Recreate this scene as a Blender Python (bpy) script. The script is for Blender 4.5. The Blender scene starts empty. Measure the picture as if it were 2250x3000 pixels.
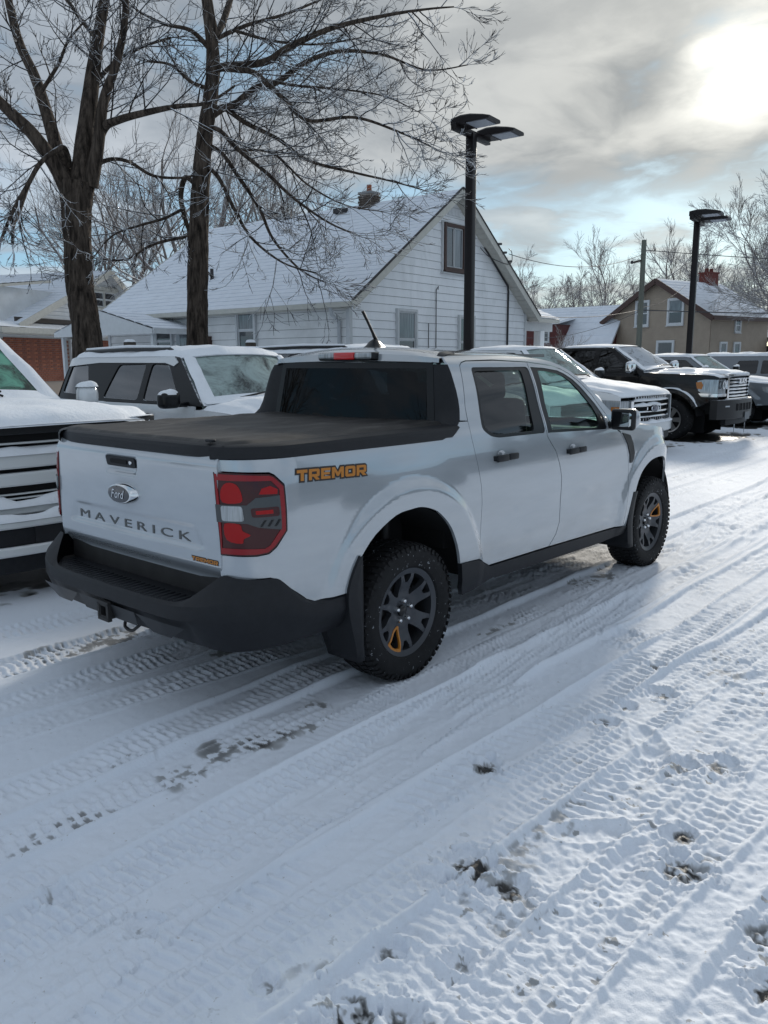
import bpy, bmesh, math, random
import numpy as np
from mathutils import Vector, Matrix
from mathutils.geometry import delaunay_2d_cdt

R_ = math.radians
scene = bpy.context.scene
COL = scene.collection

# ------------------------------------------------------------------ camera
cam_data = bpy.data.cameras.new("camera")
cam = bpy.data.objects.new("camera", cam_data)
COL.objects.link(cam)
YAW, PITCH, ROLL = 0.7161, -0.1868, -0.0060
fw = Vector((math.cos(YAW) * math.cos(PITCH), math.sin(YAW) * math.cos(PITCH), math.sin(PITCH)))
rt = Vector((math.sin(YAW), -math.cos(YAW), 0))
up = rt.cross(fw)
rt2 = rt * math.cos(ROLL) + up * math.sin(ROLL)
up2 = up * math.cos(ROLL) - rt * math.sin(ROLL)
M = Matrix((rt2, up2, -fw)).transposed().to_4x4()
M.translation = Vector((-3.0975, -3.4147, 1.6447))
cam.matrix_world = M
cam_data.sensor_fit = 'VERTICAL'
cam_data.sensor_height = 36.0
cam_data.sensor_width = 27.0
cam_data.lens = 36.0 * 2346.19 / 3000.0
cam_data.clip_start = 0.05
cam_data.clip_end = 3000
scene.camera = cam
CAMP = np.array(M.translation)

# ------------------------------------------------------------------ world and sun
SUN_EL, SUN_AZ = R_(17.3), R_(18.6)          # azimuth measured from +x towards +y
SUN_DIR = Vector((math.cos(SUN_EL) * math.cos(SUN_AZ), math.cos(SUN_EL) * math.sin(SUN_AZ), math.sin(SUN_EL)))
world = bpy.data.worlds.new("World")
scene.world = world
world.use_nodes = True
nt = world.node_tree
nt.nodes.clear()


class G:
    """small helper to write node graphs"""
    def __init__(s, tree): s.t = tree
    def n(s, kind, inputs=None, **props):
        nd = s.t.nodes.new(kind)
        for k, v in props.items(): setattr(nd, k, v)
        for k, v in (inputs or {}).items(): s.put(nd, k, v)
        return nd
    def put(s, nd, k, v):
        sock = nd.inputs[k]
        if isinstance(v, bpy.types.NodeSocket): s.t.links.new(v, sock)
        elif isinstance(v, bpy.types.Node): s.t.links.new(v.outputs[0], sock)
        else:
            if sock.type == 'RGBA' and len(v) == 3: v = (*v, 1)
            sock.default_value = v
    def m(s, op, a, b=None, c=None, clamp=False):
        nd = s.t.nodes.new('ShaderNodeMath'); nd.operation = op; nd.use_clamp = clamp
        for i, v in enumerate((a, b, c)):
            if v is not None: s.put(nd, i, v)
        return nd.outputs[0]
    def vm(s, op, a, b=None, scale=None):
        nd = s.t.nodes.new('ShaderNodeVectorMath'); nd.operation = op
        s.put(nd, 0, a)
        if b is not None: s.put(nd, 1, b)
        if scale is not None: s.put(nd, 'Scale', scale)
        return nd.outputs['Value'] if op in ('DOT_PRODUCT', 'LENGTH') else nd.outputs[0]
    def mix(s, f, a, b):
        nd = s.t.nodes.new('ShaderNodeMix'); nd.data_type = 'RGBA'
        s.put(nd, 'Factor', f); s.put(nd, 'A', a); s.put(nd, 'B', b)
        return nd.outputs['Result']
    def sstep(s, v, a, b):
        nd = s.t.nodes.new('ShaderNodeMapRange'); nd.interpolation_type = 'SMOOTHSTEP'
        s.put(nd, 0, v); s.put(nd, 1, a); s.put(nd, 2, b)
        return nd.outputs[0]
    def noise(s, vec, scale, detail=4, rough=.55, dist=0., dims='3D'):
        nd = s.t.nodes.new('ShaderNodeTexNoise'); nd.noise_dimensions = dims
        if vec is not None: s.put(nd, 'Vector', vec)
        s.put(nd, 'Scale', scale); s.put(nd, 'Detail', detail); s.put(nd, 'Roughness', rough); s.put(nd, 'Distortion', dist)
        return nd.outputs['Fac']


g = G(nt)
tc = g.n('ShaderNodeTexCoord')
dirv = g.vm('NORMALIZE', tc.outputs['Generated'])
sep = g.n('ShaderNodeSeparateXYZ', {0: dirv})
zc = g.m('MAXIMUM', sep.outputs[2], 0.0)
den = g.m('ADD', zc, 0.16)
cloudP = g.vm('DIVIDE', dirv, g.n('ShaderNodeCombineXYZ', {0: den, 1: den, 2: den}).outputs[0])
cloudP = g.vm('MULTIPLY', cloudP, (1.0, 1.0, 0.0))
warp = g.n('ShaderNodeTexNoise', {'Vector': cloudP, 'Scale': 1.3, 'Detail': 3.0}).outputs['Color']
cw = g.vm('ADD', cloudP, g.vm('SCALE', g.vm('SUBTRACT', warp, (.5, .5, .5)), scale=0.55))
n_big = g.noise(g.vm('ADD', cw, (3.1, 8.4, 0)), 1.15, 6, .55)
n_mid = g.noise(g.vm('ADD', cw, (7.3, 2.1, 0)), 2.6, 6, .55)
sund = g.m('MAXIMUM', g.vm('DOT_PRODUCT', dirv, tuple(SUN_DIR)), 0.0)
glow_w = g.m('POWER', sund, 5.0)
glow_m = g.m('POWER', sund, 85.0)
glow_n = g.m('POWER', sund, 800.0)
sky = g.n('ShaderNodeTexSky', sky_type='NISHITA', sun_disc=False, sun_elevation=SUN_EL, sun_rotation=R_(90) - SUN_AZ,
          altitude=200.0, air_density=1.0, dust_density=0.6, ozone_density=1.0)
# cloud deck: grey away from the sun, cream towards it, thin spots let the blue through
shade = g.m('ADD', g.m('MULTIPLY', g.sstep(n_big, .41, .59), .58), g.m('MULTIPLY', g.sstep(n_mid, .38, .62), .42))
dark_c = g.mix(glow_w, (2.6, 3.1, 3.75), (2.1, 2.25, 2.35))
lite_c = g.mix(glow_w, (5.0, 5.55, 6.3), (5.6, 5.6, 5.3))
cloud_c = g.mix(shade, dark_c, lite_c)
glow = g.m('ADD', g.m('MULTIPLY', glow_m, 1.9), g.m('MULTIPLY', glow_n, 16.0))
glow = g.m('MULTIPLY', glow, g.m('MAXIMUM', .10, g.m('SUBTRACT', g.m('MULTIPLY', n_mid, 2.0), .30)))
gc = g.n('ShaderNodeCombineXYZ', {0: g.m('MULTIPLY', glow, 1.0), 1: g.m('MULTIPLY', glow, .97), 2: g.m('MULTIPLY', glow, .86)})
cloud_c = g.vm('ADD', cloud_c, gc.outputs[0])
cover = g.sstep(g.m('ADD', n_mid, g.m('MULTIPLY', n_big, .55)), .66, .86)
high = g.sstep(g.m('ADD', zc, g.m('MULTIPLY', g.m('SUBTRACT', n_mid, .5), .16)), .13, .23)
thin = g.sstep(g.m('ADD', n_mid, g.m('MULTIPLY', n_big, .9)), .70, .86)
cover = g.m('MAXIMUM', g.m('MULTIPLY', cover, .75), g.m('MULTIPLY', high, g.m('ADD', .50, g.m('MULTIPLY', thin, .5))))
blue = g.vm('MULTIPLY', sky.outputs[0], (.80, .98, 1.10))
blue = g.vm('ADD', g.vm('SCALE', blue, scale=.30), (1.9, 3.3, 4.6))
sky_c = g.mix(g.m('MULTIPLY', cover, .97), blue, cloud_c)
bg = g.n('ShaderNodeBackground', {'Color': sky_c, 'Strength': 0.10})
wo = g.n('ShaderNodeOutputWorld', {0: bg.outputs[0]})

sl = bpy.data.lights.new("sun", 'SUN')
sl.energy = 2.6
sl.angle = R_(7.0)
sl.color = (1.0, .93, .82)
so = bpy.data.objects.new("sun", sl)
COL.objects.link(so)
so.rotation_euler = SUN_DIR.to_track_quat('Z', 'Y').to_euler()
so.location = (40, 15, 20)

scene.view_settings.view_transform = 'Standard'
scene.view_settings.look = 'None'
scene.view_settings.gamma = 1.0
scene.view_settings.exposure = 0.2
scene.view_settings.use_curve_mapping = False
scene.render.engine = 'CYCLES'
cy = scene.cycles
cy.use_denoising = True
cy.max_bounces = 8
cy.diffuse_bounces = 3
cy.glossy_bounces = 4
cy.transmission_bounces = 6
cy.transparent_max_bounces = 16
cy.caustics_reflective = False
cy.caustics_refractive = False
cy.sample_clamp_indirect = 6.0

rng = np.random.default_rng(7)
random.seed(11)

# ------------------------------------------------------------------ materials
MATS = {}


def mat(name, color, rough=.5, metal=0., var=0., vscale=8., bump=0., bscale=40., coat=0., spec=.5, snow=None, dirt=None, emit=None, stretch=(1, 1, 1)):
    """principled material: value noise, bump, optional snow lying on faces that look up, optional second colour in blotches"""
    if name in MATS: return MATS[name]
    m = bpy.data.materials.new(name)
    m.use_nodes = True
    t = m.node_tree
    t.nodes.clear()
    g = G(t)
    b = g.n('ShaderNodeBsdfPrincipled', {'Roughness': rough, 'Metallic': metal, 'Coat Weight': coat, 'Coat Roughness': .04, 'Specular IOR Level': spec})
    o = g.n('ShaderNodeOutputMaterial', {0: b.outputs[0]})
    tcn = g.n('ShaderNodeTexCoord')
    co = g.vm('MULTIPLY', tcn.outputs['Object'], stretch)
    c = g.n('ShaderNodeRGB').outputs[0]
    c.default_value = (*color, 1)
    if var:
        nz = g.noise(co, vscale, 6, .6)
        c = g.mix(g.sstep(nz, .25, .75), tuple(max(0, x * (1 - var)) for x in color), tuple(min(1, x * (1 + var)) for x in color))
    if dirt:
        dc, sc, lo, hi = dirt
        c = g.mix(g.sstep(g.noise(co, sc, 6, .65, .4), lo, hi), c, dc)
    rv = None
    h = None
    if bump:
        h = g.noise(co, bscale, 5, .6)
    if snow:
        lo, hi, sc = snow
        geo = g.n('ShaderNodeNewGeometry')
        nzn = g.n('ShaderNodeSeparateXYZ', {0: geo.outputs['Normal']}).outputs[2]
        f = g.m('ADD', nzn, g.m('MULTIPLY', g.m('SUBTRACT', g.noise(tcn.outputs['Object'], sc, 5, .65), .5), .9))
        f = g.sstep(f, lo, hi)
        c = g.mix(f, c, (.80, .83, .87))
        rr = g.n('ShaderNodeMix', {0: f, 2: rough, 3: .8}); g.put(b, 'Roughness', rr.outputs[0])
        if metal: g.put(b, 'Metallic', g.m('MULTIPLY', g.m('SUBTRACT', 1., f), metal))
    g.put(b, 'Base Color', c)
    if h is not None:
        bn = g.n('ShaderNodeBump', {'Strength': bump, 'Distance': .02, 'Height': h})
        g.put(b, 'Normal', bn.outputs[0])
    if emit:
        g.put(b, 'Emission Color', (*emit[0], 1)); g.put(b, 'Emission Strength', emit[1])
    MATS[name] = m
    return m


def glass_mat(name, tint, frost=None, rough=.0, refl=1.0):
    """thin pane: tinted see-through plus mirror by Fresnel; frost = (colour, scale, lo, hi) patches of ice and snow"""
    if name in MATS: return MATS[name]
    m = bpy.data.materials.new(name)
    m.use_nodes = True
    t = m.node_tree
    t.nodes.clear()
    g = G(t)
    tr = g.n('ShaderNodeBsdfTransparent', {0: tint})
    gl = g.n('ShaderNodeBsdfGlossy', {0: (.95, .97, 1.0), 'Roughness': rough})
    geo = g.n('ShaderNodeNewGeometry')
    fr = g.n('ShaderNodeFresnel', {0: 1.5})
    # same reflectance from both sides of the thin pane
    cosv = g.m('ABSOLUTE', g.vm('DOT_PRODUCT', geo.outputs['Incoming'], geo.outputs['Normal']))
    one = g.m('SUBTRACT', 1.0, cosv)
    f = g.m('ADD', .055, g.m('MULTIPLY', g.m('POWER', one, 5.0), .9))
    f = g.m('MULTIPLY', f, refl, clamp=True)
    sh = g.n('ShaderNodeMixShader', {0: f, 1: tr.outputs[0], 2: gl.outputs[0]})
    if frost:
        col, sc, lo, hi, st = frost
        tcn = g.n('ShaderNodeTexCoord')
        co = g.vm('MULTIPLY', tcn.outputs['Object'], st)
        nz = g.noise(co, sc, 8, .7, .6)
        df = g.n('ShaderNodeBsdfDiffuse', {0: col})
        tl = g.n('ShaderNodeBsdfTranslucent', {0: col})
        ad = g.n('ShaderNodeMixShader', {0: .35, 1: df.outputs[0], 2: tl.outputs[0]})
        sh = g.n('ShaderNodeMixShader', {0: g.sstep(nz, lo, hi), 1: sh.outputs[0], 2: ad.outputs[0]})
    g.n('ShaderNodeOutputMaterial', {0: sh.outputs[0]})
    MATS[name] = m
    return m


def snow_mat():
    if 'snow' in MATS: return MATS['snow']
    m = mat('snow', (.84, .87, .91), .75, var=.04, vscale=5, bump=.35, bscale=28, spec=.3)
    return m


PAINT = mat('white_paint', (.43, .465, .50), .17, metal=.28, coat=1.0, spec=.5, var=.05, vscale=3., stretch=(.5, 1, 3))
PAINT.node_tree.nodes['Principled BSDF'].inputs['Coat IOR'].default_value = 1.8
_g = G(PAINT.node_tree)          # a film of road salt low on the panels
_b = PAINT.node_tree.nodes['Principled BSDF']
_oc = _g.n('ShaderNodeTexCoord').outputs['Object']
_z = _g.n('ShaderNodeSeparateXYZ', {0: _oc}).outputs[2]
_m = _g.m('MULTIPLY', _g.sstep(_z, .85, .42), _g.sstep(_g.noise(_g.vm('MULTIPLY', _oc, (1.2, 1, 3)), 5, 6, .65), .38, .70))
_c0 = _b.inputs['Base Color'].links[0].from_socket
_g.put(_b, 'Base Color', _g.mix(_g.m('MULTIPLY', _m, .22), _c0, (.27, .27, .265)))
_g.put(_b, 'Coat Weight', _g.m('SUBTRACT', 1.0, _g.m('MULTIPLY', _m, .35)))
PLASTIC = mat('black_plastic', (.012, .013, .016), .5, var=.15, vscale=30, bump=.06, bscale=400, spec=.32)
PLASTIC_S = mat('satin_black_trim', (.007, .0075, .009), .28, spec=.35)
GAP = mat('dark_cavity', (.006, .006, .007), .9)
RUBBER = mat('tyre_rubber', (.009, .009, .010), .72, var=.3, vscale=30, bump=.1, bscale=160, spec=.3, dirt=((.40, .42, .45), 48., .64, .69))
RIM = mat('rim_grey', (.075, .079, .088), .36, metal=.6)
CHROME = mat('chrome', (.78, .80, .82), .07, metal=1.0)
ORANGE = mat('orange_accent', (.50, .19, .025), .35)
VINYL = mat('tonneau_vinyl', (.026, .024, .023), .55, spec=.4, var=.2, vscale=5, bump=.12, bscale=7, stretch=(1, 3, 1), dirt=((.10, .095, .088), 3., .45, .8))
SNOW = snow_mat()
INTERIOR = mat('cabin_cloth', (.035, .036, .040), .8, var=.2)
STEELD = mat('chassis_steel', (.018, .017, .017), .6, var=.3)

# ------------------------------------------------------------------ mesh helpers
def empty(name, loc=(0, 0, 0), rz=0.0, label=None, cat=None, group=None, kind=None):
    o = bpy.data.objects.new(name, None)
    o.empty_display_size = .3
    COL.objects.link(o)
    o.location = loc
    o.rotation_euler = (0, 0, rz)
    tag(o, label, cat, group, kind)
    return o


def tag(o, label=None, cat=None, group=None, kind=None):
    if label: o['label'] = label
    if cat: o['category'] = cat
    if group: o['group'] = group
    if kind: o['kind'] = kind
    return o


def link(name, me, parent=None, m=None):
    if m is not None and not me.materials: me.materials.append(m)
    o = bpy.data.objects.new(name, me)
    COL.objects.link(o)
    if parent is not None: o.parent = parent
    return o


def mk(name, V, F, m, parent=None, smooth=True, ang=35):
    me = bpy.data.meshes.new(name)
    me.from_pydata([tuple(map(float, v)) for v in V], [], [tuple(map(int, f)) for f in F])
    me.validate()
    if smooth:
        me.polygons.foreach_set('use_smooth', np.ones(len(me.polygons), bool))
        me.set_sharp_from_angle(angle=R_(ang))
    me.update()
    return link(name, me, parent, m)


def from_bm(name, bm, m, parent=None, smooth=False, ang=35):
    me = bpy.data.meshes.new(name)
    bmesh.ops.recalc_face_normals(bm, faces=bm.faces)
    bm.to_mesh(me)
    bm.free()
    if smooth:
        me.polygons.foreach_set('use_smooth', np.ones(len(me.polygons), bool))
        me.set_sharp_from_angle(angle=R_(ang))
    return link(name, me, parent, m)


def bm_box(bm, c, size, rot=None, bev=0., seg=1):
    mtx = Matrix.Translation(c) @ (rot.to_4x4() if rot is not None else Matrix()) @ Matrix.Diagonal((*size, 1))
    r = bmesh.ops.create_cube(bm, size=1.0, matrix=mtx)
    if bev > 0:
        es = list({e for v in r['verts'] for e in v.link_edges})
        bmesh.ops.bevel(bm, geom=es, offset=bev, segments=seg, affect='EDGES', profile=.5)


def box(name, c, size, m, parent=None, bev=0., seg=2, rot=None, smooth=None):
    bm = bmesh.new()
    bm_box(bm, c, size, rot, bev, seg)
    return from_bm(name, bm, m, parent, smooth=bev > 0 if smooth is None else smooth, ang=50)


def prism(name, poly, m, parent, frame, depth, bev=0.):
    """poly in 2D, frame = (origin, u, v, w): extruded along w by depth"""
    o, u, v, w = [Vector(x) for x in frame]
    bm = bmesh.new()
    a = [bm.verts.new(o + u * p[0] + v * p[1]) for p in poly]
    f = bm.faces.new(a)
    r = bmesh.ops.extrude_face_region(bm, geom=[f])
    bmesh.ops.translate(bm, verts=[e for e in r['geom'] if isinstance(e, bmesh.types.BMVert)], vec=w * depth)
    if bev:
        bmesh.ops.recalc_face_normals(bm, faces=bm.faces)
        bmesh.ops.bevel(bm, geom=list(bm.edges), offset=bev, segments=2, affect='EDGES')
    return from_bm(name, bm, m, parent, smooth=bev > 0, ang=40)


def tube_vf(P, rad, n=8, cap=True, base=0):
    P = np.asarray(P, float)
    rad = np.broadcast_to(np.asarray(rad, float), (len(P),))
    T = np.gradient(P, axis=0)
    T /= np.linalg.norm(T, axis=1)[:, None] + 1e-12
    ref = np.array([0, 0, 1.]) if abs(T[0][2]) < .9 else np.array([1., 0, 0])
    U = np.zeros_like(P)
    u = np.cross(T[0], ref); u /= np.linalg.norm(u)
    for i in range(len(P)):
        u = u - T[i] * (u @ T[i]); u /= np.linalg.norm(u) + 1e-12
        U[i] = u
    W = np.cross(T, U)
    a = np.linspace(0, 2 * np.pi, n, endpoint=False)
    V = P[:, None, :] + rad[:, None, None] * (np.cos(a)[None, :, None] * U[:, None, :] + np.sin(a)[None, :, None] * W[:, None, :])
    V = V.reshape(-1, 3)
    F = []
    for i in range(len(P) - 1):
        for j in range(n):
            k = (j + 1) % n
            F.append((base + i * n + j, base + i * n + k, base + (i + 1) * n + k, base + (i + 1) * n + j))
    if cap:
        F.append(tuple(base + j for j in range(n))[::-1])
        F.append(tuple(base + (len(P) - 1) * n + j for j in range(n)))
    return V, F


def tube(name, P, rad, m, parent=None, n=10):
    V, F = tube_vf(P, rad, n)
    return mk(name, V, F, m, parent, ang=60)


def lathe_vf(prof, n=48, axis='y', closed=False, c=(0, 0, 0)):
    """prof: list of (r, a) with a along the axis"""
    V = []
    for r, a in prof:
        for k in range(n):
            t = 2 * math.pi * k / n
            if axis == 'y': V.append((c[0] + r * math.cos(t), c[1] + a, c[2] + r * math.sin(t)))
            elif axis == 'x': V.append((c[0] + a, c[1] + r * math.cos(t), c[2] + r * math.sin(t)))
            else: V.append((c[0] + r * math.cos(t), c[1] + r * math.sin(t), c[2] + a))
    F = []
    m = len(prof)
    for i in range(m if closed else m - 1):
        i2 = (i + 1) % m
        for k in range(n):
            k2 = (k + 1) % n
            F.append((i * n + k, i * n + k2, i2 * n + k2, i2 * n + k))
    return V, F


def lathe(name, prof, m, parent, n=48, axis='y', closed=False, c=(0, 0, 0), ang=35):
    V, F = lathe_vf(prof, n, axis, closed, c)
    return mk(name, V, F, m, parent, ang=ang)


def grid(name, fn, us, vs, m, parent, flip=False, thick=0., ang=35):
    """surface fn(u, v) -> xyz on the product of us and vs"""
    V = [fn(u, v) for u in us for v in vs]
    nu, nv = len(us), len(vs)
    F = []
    for i in range(nu - 1):
        for j in range(nv - 1):
            q = (i * nv + j, (i + 1) * nv + j, (i + 1) * nv + j + 1, i * nv + j + 1)
            F.append(q[::-1] if flip else q)
    o = mk(name, V, F, m, parent, ang=ang)
    if thick:
        md = o.modifiers.new('thickness', 'SOLIDIFY'); md.thickness = thick; md.offset = -1
    return o


def inside(P, poly):
    """points P (n,2) in polygon"""
    x, y = P[:, 0], P[:, 1]
    r = np.zeros(len(P), bool)
    q = np.asarray(poly)
    for (x0, y0), (x1, y1) in zip(q, np.roll(q, -1, 0)):
        c = (y0 > y) != (y1 > y)
        if c.any():
            xi = (x1 - x0) * (y - y0) / (y1 - y0 + 1e-15) + x0
            r ^= c & (x < xi)
    return r


def dens(poly, step):
    out = []
    q = [np.array(p, float) for p in poly]
    for a, b in zip(q, q[1:] + q[:1]):
        k = max(1, int(math.ceil(np.linalg.norm(b - a) / step)))
        for i in range(k): out.append(a + (b - a) * i / k)
    return np.array(out)


def spline(pts, n=6, closed=False):
    """Catmull-Rom through pts"""
    P = np.array(pts, float)
    out = []
    m = len(P)
    for i in range(m if closed else m - 1):
        if closed: p0, p1, p2, p3 = P[i - 1], P[i], P[(i + 1) % m], P[(i + 2) % m]
        else: p0, p1, p2, p3 = P[max(i - 1, 0)], P[i], P[i + 1], P[min(i + 2, m - 1)]
        for k in range(n):
            t = k / n
            out.append(.5 * (2 * p1 + (p2 - p0) * t + (2 * p0 - 5 * p1 + 4 * p2 - p3) * t * t + (3 * p1 - p0 - 3 * p2 + p3) * t ** 3))
    if not closed: out.append(P[-1])
    return [tuple(o) for o in out]


def roundpoly(poly, r, n=3):
    """cut the corners of a polygon with small arcs"""
    P = [np.array(p, float) for p in poly]
    out = []
    m = len(P)
    for i in range(m):
        a, b, c = P[i - 1], P[i], P[(i + 1) % m]
        la, lc = np.linalg.norm(a - b), np.linalg.norm(c - b)
        d = min(r, la * .45, lc * .45)
        p, q = b + (a - b) / la * d, b + (c - b) / lc * d
        for k in range(n + 1):
            t = k / n
            out.append(tuple((1 - t) ** 2 * p + 2 * t * (1 - t) * b + t * t * q))
    return out


def panel(name, outer, fn, m, parent, holes=(), step=.05, lip=.018, flip=False, edge=.012, ang=30):
    """sheet over a 2D outline (with holes) carried to 3D by fn(s, z, off) with a lip turned inwards along every border"""
    loops = [dens(outer, step)] + [dens(h, step) for h in holes]
    pts, edges = [], []
    for L in loops:
        b = len(pts)
        pts += [tuple(p) for p in L]
        edges += [(b + i, b + (i + 1) % len(L)) for i in range(len(L))]
    allb = np.array(pts)
    lo, hi = allb.min(0), allb.max(0)
    gx = np.arange(lo[0] + step * .5, hi[0], step)
    gy = np.arange(lo[1] + step * .5, hi[1], step * .8)
    gp = np.array([(x, y) for x in gx for y in gy]) if len(gx) and len(gy) else np.zeros((0, 2))
    if len(gp):
        k = inside(gp, loops[0])
        for h in loops[1:]: k &= ~inside(gp, h)
        gp = gp[k]
    if len(gp):
        d = np.sqrt(((gp[:, None, :] - allb[None]) ** 2).sum(2)).min(1)
        gp = gp[d > step * .4]
    nb = len(pts)
    pts += [tuple(p) for p in gp]
    r = delaunay_2d_cdt([Vector(p) for p in pts], edges, [], 0, 1e-6)
    rv = np.array([tuple(v) for v in r[0]])
    T = [tuple(f) for f in r[2]]
    cen = np.array([rv[list(f)].mean(0) for f in T])
    k = inside(cen, loops[0])
    for h in loops[1:]: k &= ~inside(cen, h)
    T = [f for f, kk in zip(T, k) if kk]
    V = [tuple(fn(s, z, 0.)) for s, z in rv]
    F = [f[::-1] if flip else f for f in T]
    if lip:
        # border edges of the kept triangles
        cnt = {}
        for f in F:
            for a, b in zip(f, f[1:] + f[:1]): cnt[(a, b)] = 1
        bord = [(a, b) for (a, b) in cnt if (b, a) not in cnt]
        idx = {}
        for a, b in bord:
            for v in (a, b):
                if v not in idx:
                    idx[v] = len(V)
                    V.append(V[v]); V.append(tuple(fn(rv[v][0], rv[v][1], -lip)))
        for a, b in bord:
            F.append((b, a, idx[a] , idx[b])) if False else F.append((idx[b], idx[a], idx[a] + 1, idx[b] + 1))
    ob = mk(name, V, F, m, parent, ang=ang)
    # exact shading normals of the skin, so that reflections run smoothly over it
    nb0 = len(rv)
    if len(ob.data.vertices) == len(V):
        e = .002
        NN = np.zeros((len(V), 3), np.float32)
        used = set(i for f in F for i in f if i < nb0)
        for i in used:
            s_, z_ = rv[i]
            a = np.array(fn(s_ + e, z_, 0.)) - np.array(fn(s_ - e, z_, 0.)); b = np.array(fn(s_, z_ + e, 0.)) - np.array(fn(s_, z_ - e, 0.))
            n_ = np.cross(a, b); n_ /= np.linalg.norm(n_) + 1e-12
            NN[i] = -n_ if flip else n_
        ob.data.normals_split_custom_set_from_vertices([tuple(map(float, q)) for q in NN])
    return ob


def sst(a, b, x):
    t = np.clip((x - a) / (b - a), 0, 1)
    return t * t * (3 - 2 * t)


def pch(x, xs, ys):
    """smooth curve through (xs, ys)"""
    xs = np.asarray(xs, float); ys = np.asarray(ys, float)
    h = np.diff(xs); d = np.diff(ys) / h
    mm = np.zeros(len(xs)); mm[0] = d[0]; mm[-1] = d[-1]
    mm[1:-1] = (d[:-1] * h[1:] + d[1:] * h[:-1]) / (h[1:] + h[:-1])
    i = min(max(int(np.searchsorted(xs, x)) - 1, 0), len(xs) - 2)
    t = (x - xs[i]) / h[i]
    return ((2 * t ** 3 - 3 * t ** 2 + 1) * ys[i] + (t ** 3 - 2 * t ** 2 + t) * h[i] * mm[i]
            + (-2 * t ** 3 + 3 * t ** 2) * ys[i + 1] + (t ** 3 - t ** 2) * h[i] * mm[i + 1])


def glyph(name, ch, m, parent, size, frame, depth=.004, xs=1.0, bold=0.0, shear=0.0):
    """one character as a solid letter; frame = (origin of its baseline left corner, u along, v up, w out)"""
    cu = bpy.data.curves.new('letter', 'FONT')
    cu.body = ch
    cu.size = 1.0
    cu.extrude = 0.5
    cu.offset = bold
    cu.shear = shear
    cu.resolution_u = 3
    ob = bpy.data.objects.new('letter', cu)
    COL.objects.link(ob)
    bpy.context.view_layer.update()
    me = bpy.data.meshes.new_from_object(ob.evaluated_get(bpy.context.evaluated_depsgraph_get()))
    bpy.data.objects.remove(ob)
    bpy.data.curves.remove(cu)
    o, u, v, w = [Vector(x) for x in frame]
    mx = Matrix((u, v, w)).transposed()
    xsm = [vt.co.x for vt in me.vertices]
    x0, x1 = min(xsm), max(xsm)
    for vt in me.vertices:
        c = vt.co
        vt.co = o + mx @ Vector(((c.x - x0) * size * xs, c.y * size, (c.z + .5) * depth))
    me.materials.clear()
    me.materials.append(m)
    return link(name, me, parent), (x1 - x0) * size * xs


def word(text, m, parent, frame, width, height, depth=.004, bold=0.02, gap=.25, shear=0., grow=0.):
    """letters side by side filling width x height (cap height); one object each"""
    o, u, v, w = [Vector(x) for x in frame]
    size = height / .73
    tmp = []
    ws = []
    for ch in text:
        ob, wd = glyph("letter", ch, m, parent, size, (o, u, v, w), depth, 1.0, bold, shear)
        tmp.append(ob); ws.append(wd)
    tot = sum(ws)
    gp = gap * tot / len(text)
    k = width / (tot + gp * (len(text) - 1))
    x = 0.
    for ob, wd in zip(tmp, ws):
        for vt in ob.data.vertices:
            r = vt.co - o
            a, b, c = r.dot(u) * k + x, r.dot(v), r.dot(w)
            vt.co = o + u * a + v * b + w * c
        x += (wd + gp) * k
        if grow:
            # an outline: the letter and eight shifted copies in one mesh, each a hair deeper
            me = ob.data
            n = len(me.vertices)
            co = np.array([tuple(q.co) for q in me.vertices]); fs = [tuple(p.vertices) for p in me.polygons]
            V = []; F = []
            for q in range(9):
                a = q * math.pi / 4
                sh = np.array(u) * grow * math.cos(a) * 1.2 + np.array(v) * grow * math.sin(a) if q < 8 else np.zeros(3)
                F += [tuple(i + q * n for i in f) for f in fs]
                V.append(co + sh - np.array(w) * .00006 * q)
            me2 = bpy.data.meshes.new('letter')
            me2.from_pydata([tuple(p) for p in np.concatenate(V)], [], F)
            me2.materials.append(m)
            ob.data = me2
    return tmp
# ------------------------------------------------------------------ snow-covered ground
class VN:
    def __init__(s, seed):
        s.t = np.random.default_rng(seed).random((256, 256)).astype(np.float32)
    def __call__(s, x, y):
        xi = np.floor(x).astype(int); yi = np.floor(y).astype(int)
        fx = x - xi; fy = y - yi
        fx = fx * fx * (3 - 2 * fx); fy = fy * fy * (3 - 2 * fy)
        a = s.t[xi & 255, yi & 255]; b = s.t[(xi + 1) & 255, yi & 255]
        c = s.t[xi & 255, (yi + 1) & 255]; d = s.t[(xi + 1) & 255, (yi + 1) & 255]
        return (a * (1 - fx) + b * fx) * (1 - fy) + (c * (1 - fx) + d * fx) * fy - .5
    def fbm(s, x, y, o=4, g=.5):
        v = 0; a = 1.; f = 1.
        for k in range(o):
            v = v + a * s(x * f + 17.3 * k, y * f + 9.1 * k); a *= g; f *= 2.03
        return v


N1, N2, N3 = VN(1), VN(2), VN(3)
def ss(a, b, x):
    t = np.clip((x - a) / (b - a), 0, 1)
    return t * t * (3 - 2 * t)


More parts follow.
